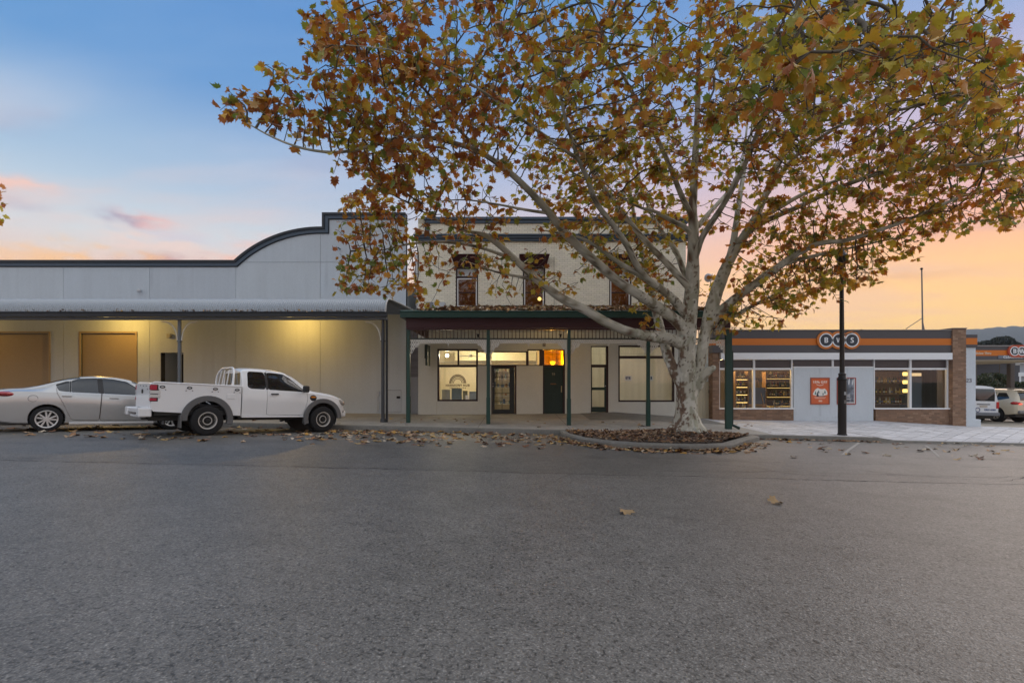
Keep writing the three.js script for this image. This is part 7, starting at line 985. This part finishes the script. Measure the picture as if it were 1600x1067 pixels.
{
  // --- trunk and crotches: one continuous skin from blended tapered capsules
  const segs = []; const add = (st, maxY) => { const { pts, rad } = sampleLimb(st, 0.12); for (let i = 0; i < pts.length - 1; i++) if (pts[i].y < maxY) segs.push([pts[i], pts[i + 1], rad[i], rad[i + 1]]); };
  const top = 4.75; for (const k of ['trunk', 'A', 'B', 'C', 'D', 'F', 'G', 'G3']) add(limbs[k], top); add(stub, top);
  const lo = V3(3.35, -0.35, -16.2), size = 5.3, R = 132, mc = new MarchingCubes(R, new THREE.MeshStandardMaterial(), false, false, 400000); mc.isolation = 0; const hs = R / 2, cell = size / R;
  const inB = segs.filter(([a]) => a.x > lo.x - 0.3 && a.x < lo.x + 3.9); const field = mc.field; field.fill(-1);
  // buttress roots
  const roots = []; const rr = rng(4); for (let k = 0; k < 9; k++) { const a = k * 0.7 + rr() * 0.3, c = at(1075, 660, T0); const e = V3(TREE.x + Math.cos(a) * (0.52 + 0.25 * rr()), 0, TREE.z + Math.sin(a) * (0.52 + 0.25 * rr())); e.y = bedY(e.x, -e.z) - 0.06; roots.push([V3(c.x, c.y + 0.2, c.z), e, 0.13, 0.05]); }
  const all = [...inB, ...roots], p = V3(), ab = V3(), ap = V3(); const KS = 0.032;
  const boxes = all.map(([a, b, r0, r1]) => { const m = Math.max(r0, r1) + 0.18; return [Math.min(a.x, b.x) - m, Math.max(a.x, b.x) + m, Math.min(a.y, b.y) - m, Math.max(a.y, b.y) + m, Math.min(a.z, b.z) - m, Math.max(a.z, b.z) + m]; });
  // lists of nearby capsules for coarse blocks
  const BL = 12; const blocks = new Map(); for (let bz = 0; bz < R; bz += BL) for (let by = 0; by < R; by += BL) for (let bx = 0; bx < R; bx += BL) { const x0 = lo.x + bx * cell, y0 = lo.y + by * cell, z0 = lo.z + bz * cell, w = BL * cell; const l = []; boxes.forEach((b, i) => { if (b[1] > x0 && b[0] < x0 + w && b[3] > y0 && b[2] < y0 + w && b[5] > z0 && b[4] < z0 + w) l.push(i); }); if (l.length) blocks.set(bx / BL + '_' + by / BL + '_' + bz / BL, l); }
  for (let k = 1; k < R - 1; k++) for (let j = 1; j < R - 1; j++) for (let i = 1; i < R - 1; i++) {
    const l = blocks.get(Math.floor(i / BL) + '_' + Math.floor(j / BL) + '_' + Math.floor(k / BL)); if (!l) continue; p.set(lo.x + i * cell, lo.y + j * cell, lo.z + k * cell); let d = 1e9;
    for (const q of l) { const [a, b, r0, r1] = all[q]; ab.subVectors(b, a); ap.subVectors(p, a); const t = clamp(ap.dot(ab) / ab.lengthSq(), 0, 1), dd = ap.addScaledVector(ab, -t).length() - lerp(r0, r1, t); if (d > 1e8) d = dd; else { const h = clamp(0.5 + 0.5 * (d - dd) / KS, 0, 1); d = lerp(d, dd, h) - KS * h * (1 - h); } }
    field[k * R * R + j * R + i] = -(d + 0.012 * noise(p.x * 5, p.y * 3, p.z * 5) + 0.006 * noise(p.x * 14, p.y * 8, p.z * 14));
  }
  mc.update(); const n = mc.count, gp = new Float32Array(n * 3), gn = new Float32Array(n * 3), gc = new Float32Array(n * 3), v = V3();
  for (let i = 0; i < n; i++) { v.set(lo.x + (mc.positionArray[i * 3] + 1) * hs * cell, lo.y + (mc.positionArray[i * 3 + 1] + 1) * hs * cell, lo.z + (mc.positionArray[i * 3 + 2] + 1) * hs * cell); gp.set([v.x, v.y, v.z], i * 3);
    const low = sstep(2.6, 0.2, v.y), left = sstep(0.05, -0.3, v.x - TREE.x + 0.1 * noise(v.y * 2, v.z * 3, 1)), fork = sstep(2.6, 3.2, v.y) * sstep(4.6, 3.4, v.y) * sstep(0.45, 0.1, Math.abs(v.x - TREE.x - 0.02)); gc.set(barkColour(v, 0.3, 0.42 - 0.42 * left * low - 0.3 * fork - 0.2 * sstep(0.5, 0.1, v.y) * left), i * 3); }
  const ng = new THREE.BufferGeometry(); ng.setAttribute('position', new THREE.BufferAttribute(gp, 3)); let mg = mergeVertices(ng, 1e-4); mg.computeVertexNormals(); const mp = mg.attributes.position, mcol = new Float32Array(mp.count * 3), uv = new Float32Array(mp.count * 2);
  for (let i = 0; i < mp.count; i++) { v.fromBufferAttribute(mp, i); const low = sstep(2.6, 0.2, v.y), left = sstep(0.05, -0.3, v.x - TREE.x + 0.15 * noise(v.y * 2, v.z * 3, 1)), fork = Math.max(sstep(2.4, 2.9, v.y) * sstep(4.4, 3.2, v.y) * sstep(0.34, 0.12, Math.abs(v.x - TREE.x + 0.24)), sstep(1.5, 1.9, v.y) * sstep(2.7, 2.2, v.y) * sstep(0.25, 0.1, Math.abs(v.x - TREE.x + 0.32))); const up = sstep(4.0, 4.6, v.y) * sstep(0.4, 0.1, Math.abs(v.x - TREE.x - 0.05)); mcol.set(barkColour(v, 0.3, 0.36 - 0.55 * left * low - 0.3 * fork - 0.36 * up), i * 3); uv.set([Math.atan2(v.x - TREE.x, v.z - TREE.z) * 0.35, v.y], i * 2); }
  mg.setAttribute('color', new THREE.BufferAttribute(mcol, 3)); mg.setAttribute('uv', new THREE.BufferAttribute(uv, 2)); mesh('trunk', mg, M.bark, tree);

  // --- limbs above the crotches
  const nodes = [];                                      // growth skeleton
  const dirt = { trunk: 0.05, D3: 0.25, E: 0.2, E2: 0.25, E3: 0.2 };
  for (const [k, st] of Object.entries(limbs)) {
    const { pts, rad } = sampleLimb(st, 0.16); let prev = -1; const skip = ['trunk', 'A', 'B', 'C', 'D', 'F', 'G', 'G3'].includes(k) ? pts.findIndex(q => q.y > top - 0.3 || q.x < lo.x + 0.25 || q.x > lo.x + 3.4) : 0;
    const s0 = Math.max(0, skip - 2), P = pts.slice(s0), Rr = rad.slice(s0); if (P.length > 2 && skip >= 0) mesh('limb', tubeGeo(P, Rr, Rr[0] > 0.05 ? 14 : 8, dirt[k] ?? 0.36), M.bark, tree);
    pts.forEach((q, i) => { nodes.push({ p: q, parent: prev, r: rad[i], fixed: true, kids: 0, tip: i === pts.length - 1 }); prev = nodes.length - 1; });
  }
  // --- where the crown has leaves: lumps of space round the limbs
  const r = rng(2024), attract = [];
  const blob = (n, px, py, Z, rx, ry, rz) => { n *= 1.55; for (let k = 0; k < n; k++) { let a, b, c; do { a = r() * 2 - 1; b = r() * 2 - 1; c = r() * 2 - 1; } while (a * a + b * b + c * c > 1); const zz = Z + c * rz; attract.push(at(px + a * rx, py + b * ry, zz)); } };
  // far left spray
  blob(60, 400, 165, 8.9, 66, 44, 0.35); blob(50, 470, 178, 9.2, 60, 50, 0.4); blob(16, 430, 112, 9.0, 28, 28, 0.3); blob(50, 540, 190, 9.6, 50, 65, 0.7); blob(12, 350, 160, 8.9, 22, 26, 0.2);
  // upper left mass
  blob(90, 520, 60, 9, 55, 75, 0.9); blob(150, 600, 110, 9.6, 95, 120, 1.3); blob(110, 690, 60, 9.5, 110, 130, 1.6); blob(160, 640, 215, 10.4, 95, 75, 1.2); blob(60, 600, 250, 10.4, 60, 50, 0.8); blob(120, 740, 170, 11, 100, 110, 1.6); blob(40, 590, 265, 10.8, 45, 45, 0.8);
  // lower left hang
  blob(170, 580, 345, 12.6, 56, 66, 0.6); blob(130, 582, 425, 12.6, 60, 40, 0.6); blob(60, 640, 290, 12.2, 60, 55, 0.8); blob(50, 640, 400, 12.8, 40, 62, 0.6); blob(12, 665, 462, 12.8, 20, 22, 0.3); blob(20, 538, 430, 12.8, 20, 34, 0.3); blob(16, 555, 300, 12.6, 25, 20, 0.4);
  // sparse middle over the brick shop
  blob(60, 740, 310, 12.4, 95, 65, 1.2); blob(44, 740, 395, 13, 85, 50, 0.8); blob(16, 790, 445, 13.2, 35, 32, 0.5); blob(20, 850, 420, 13.6, 45, 50, 1); blob(14, 890, 440, 13.8, 20, 26, 0.3); blob(46, 900, 330, 12.6, 80, 60, 1.6); blob(40, 960, 390, 14.8, 65, 60, 1.3); blob(34, 1015, 430, 15.2, 35, 60, 0.9); blob(14, 1020, 505, 14.2, 24, 22, 0.3);
  // middle crown
  blob(130, 820, 60, 9.6, 120, 130, 2); blob(130, 870, 200, 11.5, 120, 95, 2.4); blob(140, 960, 90, 10.5, 120, 140, 2.8); blob(110, 1010, 250, 14, 110, 90, 2.6); blob(130, 1090, 100, 11, 110, 140, 3.2); blob(90, 930, 280, 15.8, 110, 80, 1.6); blob(60, 1050, 340, 15.5, 60, 50, 1.6);
  // right crown
  blob(150, 1200, 90, 10, 120, 130, 3.2); blob(110, 1170, 230, 13, 100, 80, 2.6); blob(150, 1310, 110, 10.5, 120, 120, 3.4); blob(150, 1430, 130, 10.5, 120, 120, 3.4); blob(130, 1540, 120, 10.5, 100, 120, 3); blob(60, 1250, 60, 6.2, 110, 70, 0.9); blob(60, 1400, 60, 6.2, 120, 75, 1); blob(46, 1530, 90, 6.6, 80, 80, 1);
  blob(130, 1290, 250, 13, 110, 70, 2.4); blob(130, 1410, 260, 13, 110, 65, 2.4); blob(120, 1530, 240, 12.5, 95, 70, 2.4); blob(70, 1610, 220, 11.5, 60, 90, 2.4);
  // lower right skirt
  blob(130, 1240, 355, 13.9, 85, 48, 1.4); blob(90, 1330, 345, 13.8, 85, 48, 1.4); blob(66, 1420, 325, 13.4, 75, 40, 1.2); blob(60, 1520, 310, 13, 75, 36, 1.1); blob(40, 1600, 315, 12.8, 40, 32, 0.9); blob(200, 1225, 430, 14.2, 85, 46, 1.1); blob(150, 1320, 412, 14, 66, 42, 1); blob(60, 1390, 385, 13.8, 50, 24, 0.7); blob(150, 1190, 472, 14.6, 66, 34, 0.9); blob(70, 1140, 500, 14.5, 32, 20, 0.4); blob(34, 1250, 468, 14.5, 38, 20, 0.5); blob(12, 1110, 450, 15.5, 14, 28, 0.5); blob(34, 1295, 450, 14.2, 34, 18, 0.5); blob(50, 1470, 345, 13.4, 60, 26, 0.8); blob(30, 1560, 340, 13, 45, 18, 0.7);
  // above the frame, so the crown closes overhead
  blob(240, 900, -120, 11, 320, 70, 3); blob(240, 1350, -120, 10, 320, 70, 3.5);
  // --- space colonisation from the limbs
  const near = attract.map(() => -1), dist = attract.map(() => 1e9), alive = attract.map(() => true); const consider = i => { const q = nodes[i].p; for (let k = 0; k < attract.length; k++) if (alive[k]) { const d = q.distanceToSquared(attract[k]); if (d < dist[k]) { dist[k] = d; near[k] = i; } } };
  const wood = nodes.length; for (let i = 0; i < wood; i++) if (nodes[i].r < 0.11) consider(i);
  const STEP = 0.2, KILL = 0.22 * 0.22; const ends = [];
  for (let it = 0; it < 60; it++) {
    const pull = new Map(); let left = 0; for (let k = 0; k < attract.length; k++) if (alive[k]) { if (dist[k] < KILL) { alive[k] = false; ends.push(near[k]); continue; } left++; const d = attract[k].clone().sub(nodes[near[k]].p).normalize(), e = pull.get(near[k]); if (e) e.add(d); else pull.set(near[k], d); }
    if (!left) break; const made = [];
    for (const [i, d] of pull) { d.normalize(); d.x += (r() - 0.5) * 0.35; d.y += (r() - 0.5) * 0.35 - 0.03; d.z += (r() - 0.5) * 0.35; d.normalize(); const q = nodes[i].p.clone().addScaledVector(d, STEP); if (nodes[i].last && nodes[i].last.distanceToSquared(q) < 0.0025) continue; nodes[i].last = q; nodes[i].kids++; nodes.push({ p: q, parent: i, r: 0, kids: 0 }); made.push(nodes.length - 1); }
    made.forEach(consider); if (!made.length) break;
  }
  // side twigs with a few leaves each
  const grownEnd = nodes.length; for (let i = wood; i < grownEnd; i++) { const nn = nodes[i]; if (r() < 0.5) { const d = V3(r() - 0.5, r() * 0.7 - 0.4, r() - 0.5).normalize(); let pr = i, q = nn.p.clone(); const m = 1 + Math.floor(r() * 2); for (let s = 0; s < m; s++) { d.y -= 0.1; q = q.clone().addScaledVector(d.normalize(), 0.13); nodes.push({ p: q, parent: pr, r: 0, kids: 0, twig: true }); nodes[pr].kids++; pr = nodes.length - 1; } } }
  for (let i = nodes.length - 1; i >= wood; i--) { const q = nodes[i]; q.a = q.a ?? 0; q.r = Math.max(0.0042, Math.pow(q.a + 0.0042 ** 2.3, 1 / 2.3)); const pa = nodes[q.parent]; if (!pa.fixed) pa.a = (pa.a ?? 0) + Math.pow(q.r, 2.3); }
  { // twigs and small branches as slim tapered prisms
    const pos = [], idx = [], nor = [], a = V3(), u = V3(), w = V3(); for (let i = wood; i < nodes.length; i++) { const q = nodes[i], pa = nodes[q.parent], sides = q.r > 0.012 ? 6 : 4; a.subVectors(q.p, pa.p).normalize(); u.set(-a.z, 0.3, a.x).cross(a).normalize(); w.crossVectors(a, u); const r0 = pa.fixed ? q.r * 1.15 : Math.min(pa.r, q.r * 1.35), b = pos.length / 3; for (const [c, rr2] of [[pa.p, r0], [q.p, q.r]]) for (let k = 0; k < sides; k++) { const t = k / sides * 6.2832, cx = Math.cos(t), sx = Math.sin(t); pos.push(c.x + (u.x * cx + w.x * sx) * rr2, c.y + (u.y * cx + w.y * sx) * rr2, c.z + (u.z * cx + w.z * sx) * rr2); nor.push(u.x * cx + w.x * sx, u.y * cx + w.y * sx, u.z * cx + w.z * sx); } for (let k = 0; k < sides; k++) { const k2 = (k + 1) % sides; idx.push(b + k, b + k2, b + sides + k, b + k2, b + sides + k2, b + sides + k); } }
    const g = new THREE.BufferGeometry(); g.setAttribute('position', new THREE.Float32BufferAttribute(pos, 3)); g.setAttribute('normal', new THREE.Float32BufferAttribute(nor, 3)); g.setIndex(idx); stuff(mesh('twigs', g, M.twig, tree));
  }
  // --- leaves along the young wood
  const leaves = [], toneOf = (p) => { const L = sstep(6, -6, p.x), h = fbm(p.x * 0.55, p.y * 0.55, p.z * 0.55, 3), g = fbm(p.x * 0.9 + 20, p.y * 0.9, p.z * 0.9, 2); const u = r(); let w; if (g > 0.16) w = [0.06, 0.03, 0.08, 0.12, 0.3, 0.2, 0.13, 0.05, 0.01, 0.02]; else if (L > 0.5) w = [0.26, 0.15, 0.18, 0.11, 0.09, 0.06, 0.04, 0.03, 0.04, 0.04]; else w = [0.12, 0.07, 0.12, 0.16, 0.19, 0.13, 0.06, 0.07, 0.03, 0.05]; let s = 0; for (let k = 0; k < w.length; k++) { s += w[k]; if (u < s) return k; } return 0; };
  for (let i = wood; i < nodes.length; i++) { const q = nodes[i]; if (q.r > 0.011) continue; const bare = sstep(0.08, 0.3, fbm(q.p.x * 0.5 + 4, q.p.y * 0.5, q.p.z * 0.5, 2)); let m = q.kids === 0 ? 2 + (r() < 0.8) + (r() < 0.4) : (r() < 0.75 ? 1 : 0); if (r() < bare * 0.6) m = 0; else if (q.p.x / -q.p.z < -0.2 && r() < 0.7) m += 1; for (let k = 0; k < m; k++) { const d = V3(r() - 0.5, r() * 0.9 - 0.75, r() - 0.5).normalize(); leaves.push({ p: q.p.clone().addScaledVector(d, 0.05 + 0.05 * r()), d, s: 0.10 + 0.105 * r(), t: toneOf(q.p), g: Math.floor(r() * 4), roll: r() * 6.28, v: 0.75 + 0.5 * r() }); } }
  console.log('nodes', nodes.length, 'leaves', leaves.length);
  const leafMat = new THREE.MeshPhysicalMaterial({ color: 0xffffff, roughness: 0.75, transmission: 0.5, thickness: 0, side: THREE.DoubleSide });
  const orient = (o, l) => { const y = l.d, x0 = V3(Math.cos(l.roll), 0.2, Math.sin(l.roll)), z = x0.clone().cross(y).normalize(), x = y.clone().cross(z); o.matrix.makeBasis(x, y, z).scale(V3(l.s, l.s, l.s)).setPosition(l.p); };
  leaves.forEach(l => { const d = -l.p.z; const px = 800 + l.p.x / d * 800, py = 597 - (l.p.y - EYE) / d * 800; l.view = px > -5 && px < 1605 && py > -5 && d > 1 ? l.s / d : 0; });
  leaves.sort((a, b) => b.view - a.view);
  const own = leafTones.map(c => new THREE.MeshPhysicalMaterial({ color: new THREE.Color().setRGB(...c), roughness: 0.75, transmission: 0.5, thickness: 0, side: THREE.DoubleSide }));
  leaves.slice(0, 300).forEach(l => { const o = mesh('leaf', leafGeos[l.g], own[l.t], tree); orient(o, l); o.matrix.decompose(o.position, o.quaternion, o.scale); });
  const o = new THREE.Object3D(), col = new THREE.Color(); o.matrixAutoUpdate = false;
  for (let g = 0; g < 4; g++) { const q = leaves.slice(300).filter(l => l.g === g), im = new THREE.InstancedMesh(leafGeos[g], leafMat, q.length); q.forEach((l, i) => { orient(o, l); im.setMatrixAt(i, o.matrix); const c = leafTones[l.t]; im.setColorAt(i, col.setRGB(c[0] * l.v, c[1] * l.v, c[2] * l.v)); }); im.name = 'crown'; stuff(im); prep(im); tree.add(im); }
}
// ---------------------------------------------------------------- fallen leaves
{
  const dryRoad = [[0.34, 0.20, 0.10], [0.26, 0.13, 0.06], [0.44, 0.30, 0.13], [0.20, 0.09, 0.045], [0.48, 0.34, 0.22], [0.40, 0.22, 0.05], [0.16, 0.10, 0.07], [0.5, 0.42, 0.32]];
  const r = rng(909), list = [], bed = []; const drop = (x, z, y, s = 1) => list.push([x, y, z, s]);
  const scatter = (n, fn) => { for (let k = 0; k < n; k++) fn(); };
  // drifts in the gutter and on the bays
  scatter(700, () => { const x = -16 + 24 * r(), z = KERB - 0.06 - 4.6 * Math.pow(r(), 1.25); if (x > 1.3 && x < 7.8 && z > 11.6) return; if (fbm(x * 0.8, z, 3, 2) < -0.12) return; drop(x, z, roadY(x, z)); });
  scatter(520, () => { const x = -5.5 + 7.5 * r(), z = KERB - 0.04 - 4.2 * Math.pow(r(), 1.1); if (fbm(x * 1.3, z * 1.3, 6, 2) < -0.05) return; if (x > 1.4 && z > 11.8) return; drop(x, z, roadY(x, z)); });
  scatter(420, () => { const t = r() * 1.0, k = Math.floor(r() * 6), a = islandOuter[k], b = islandOuter[k + 1], x = lerp(a[0], b[0], t), z = lerp(a[1], b[1], t), d = 0.04 + 0.5 * Math.pow(r(), 2.2), nx = x - 4.4, nz = z - 14.6, l = Math.hypot(nx, nz); drop(x + nx / l * d, z + nz / l * d, roadY(x, z)); });
  scatter(90, () => { const x = 5.5 + 12 * r(), z = 16.1 - 5 * Math.pow(r(), 1.3); if (x < 7.9 && z > 12 && x < 5.4 + (z - 12.3) * 0.62) return; drop(x, z, roadY(x, z)); });
  scatter(60, () => { const x = 7.6 + 4 * r(), z = KERB - 0.05 - 0.12 * r(); drop(x, z, roadY(x, z)); });
  scatter(70, () => { const x = -16 + 26 * r(), z = KERB + 0.2 + 3.5 * r(); drop(x, z, pathY(x, z) + 0.004, 0.8); });
  // on the bed round the trunk
  scatter(2600, () => { const x = 1.7 + 5.8 * r(), z = 12 + 4.2 * r(); if (inIsland(x, z)) bed.push([x, bedY(x, z) + 0.01 + 0.04 * r(), z, 0.3 + 0.4 * r()]); });
  const d = new THREE.Object3D(), col = new THREE.Color(), m = mat([1, 1, 1], 0.9, { side: THREE.DoubleSide });
  const build = (name, q, flat, dry = dryRoad) => { for (let g = 0; g < 4; g++) { const part2 = q.filter((_, i) => i % 4 === g), im = new THREE.InstancedMesh(leafGeos[g], m, part2.length); part2.forEach(([x, y, z, s], i) => { d.position.set(x, y + 0.014, -z); d.rotation.set(-Math.PI / 2 + (r() - 0.5) * flat, (r() - 0.5) * flat, r() * 6.28); d.scale.setScalar((0.13 + 0.09 * r()) * s); d.updateMatrix(); im.setMatrixAt(i, d.matrix); const c = dry[Math.floor(r() * 8)], v = 0.7 + 0.5 * r(); im.setColorAt(i, col.setRGB(c[0] * v, c[1] * v, c[2] * v)); }); im.name = numbered(name); stuff(im); prep(im); scene.add(im); } };
  build('fallen_leaves', list, 0.4); build('bed_leaf_litter', bed, 1.0, [[0.21, 0.12, 0.07], [0.13, 0.075, 0.05], [0.28, 0.16, 0.09], [0.18, 0.085, 0.045], [0.42, 0.29, 0.18], [0.11, 0.065, 0.045], [0.24, 0.15, 0.08], [0.34, 0.18, 0.07]]);
  // litter over the verandah roof and the awning gutter
  const roofL = []; scatter(3600, () => { const x = -4.2 + 12 * r(), t = Math.pow(r(), 1.15), z = lerp(17.55, 22.4, t); if (x < -3.4 + t * 1.6) return; roofL.push([x, lerp(3.91, 4.74, t) + 0.02 + 0.05 * r(), z, 0.9]); });
  scatter(420, () => { const x = fx(-100) + (-4.4 - fx(-100)) * Math.pow(r(), 0.6); roofL.push([x, 3.9 + 0.05 * r(), 17.46 + 0.05 * r(), 0.45]); });
  build('roof_leaf_litter', roofL, 1.4);
  // a few lone leaves out on the road
  const lone = [[977, 800, 0.2, 'curled tan leaf lying alone on the road below the green posts'], [1205, 787, 0.2, 'broad tan leaf lying alone on the road below the lamp post']];
  for (const [px, py, s, label] of lone) { const p = groundAt(px, py), o = mesh('fallen_leaf', leafGeos[1], mat([0.33, 0.22, 0.11], 0.85, { side: THREE.DoubleSide })); tag(o, label, 'leaf'); o.position.set(p.x, p.y + 0.03, p.z); o.rotation.set(-Math.PI / 2 + 0.25, 0.1, px); o.scale.setScalar(s); }
}
// ---------------------------------------------------------------- neighbour tree just past the left edge
{
  const o = thing('plane_tree', 'second plane tree past the long building, only leaf tips showing', 'tree'); const Z = 13.2, X0 = -15.2, r = rng(31), y0 = roadY(X0, Z); const bark = [V3(X0, y0 - 0.2, -Z), V3(X0 + 0.05, 2, -Z), V3(X0 - 0.1, 4, -Z), V3(X0, 7, -Z)];
  mesh('trunk', tubeGeo(new THREE.CatmullRomCurve3(bark).getPoints(20), Array.from({ length: 21 }, (_, i) => 0.3 - 0.011 * i), 14, 0.4), M.bark, o);
  const leaves = []; const lm = new THREE.CatmullRomCurve3([V3(X0, 4.6, -Z), V3(X0 + 0.9, 5.6, -Z), V3(at(-6, 300, Z).x, at(0, 308, Z).y, -Z)]); mesh('limb', tubeGeo(lm.getPoints(20), Array.from({ length: 21 }, (_, i) => 0.06 - 0.0026 * i), 8, 0.4), M.bark, o);
  for (let k = 0; k < 3; k++) { const a = k * 2.1 + 2, c = new THREE.CatmullRomCurve3([V3(X0, 5 + k * 0.5, -Z), V3(X0 - 0.9 + Math.cos(a) * 0.8, 6.4 + k * 0.4, -Z + Math.sin(a) * 1.2), V3(X0 - 1.6 + Math.cos(a) * 1.6, 7.8 + k * 0.4, -Z + Math.sin(a) * 2.4)]); mesh('limb', tubeGeo(c.getPoints(14), Array.from({ length: 15 }, (_, i) => 0.1 - 0.006 * i), 8, 0.4), M.bark, o); for (let j = 0; j < 220; j++) { const p = c.getPoint(0.3 + 0.7 * r()); leaves.push(p.add(V3((r() - 0.6) * 2.2, (r() - 0.5) * 1.8, (r() - 0.5) * 2.2))); } }
  for (const [px, py] of [[1, 293], [4, 300], [-3, 305], [2, 318], [8, 318], [-2, 326], [3, 330], [6, 336], [-4, 338], [1, 342], [3, 350], [-5, 352], [-8, 310], [-10, 322], [-9, 345], [-12, 300]]) leaves.push(at(px, py, Z - 0.2 + 0.4 * r()));
  const keep = leaves.filter(p => 800 + p.x / -p.z * 800 < 10), im = new THREE.InstancedMesh(leafGeos[0], new THREE.MeshPhysicalMaterial({ color: 0xffffff, roughness: 0.75, transmission: 0.5, thickness: 0, side: THREE.DoubleSide }), keep.length), d = new THREE.Object3D(), c = new THREE.Color(); keep.forEach((p, i) => { d.position.copy(p); d.rotation.set(r() * 6, r() * 6, r() * 6); d.scale.setScalar(0.13 + 0.08 * r()); d.updateMatrix(); im.setMatrixAt(i, d.matrix); const t = leafTones[[0, 3, 4, 2, 1][Math.floor(r() * 5)]]; im.setColorAt(i, c.setRGB(...t)); }); im.name = 'crown'; stuff(im); prep(im); o.add(im);
}

renderer.render(scene, camera);
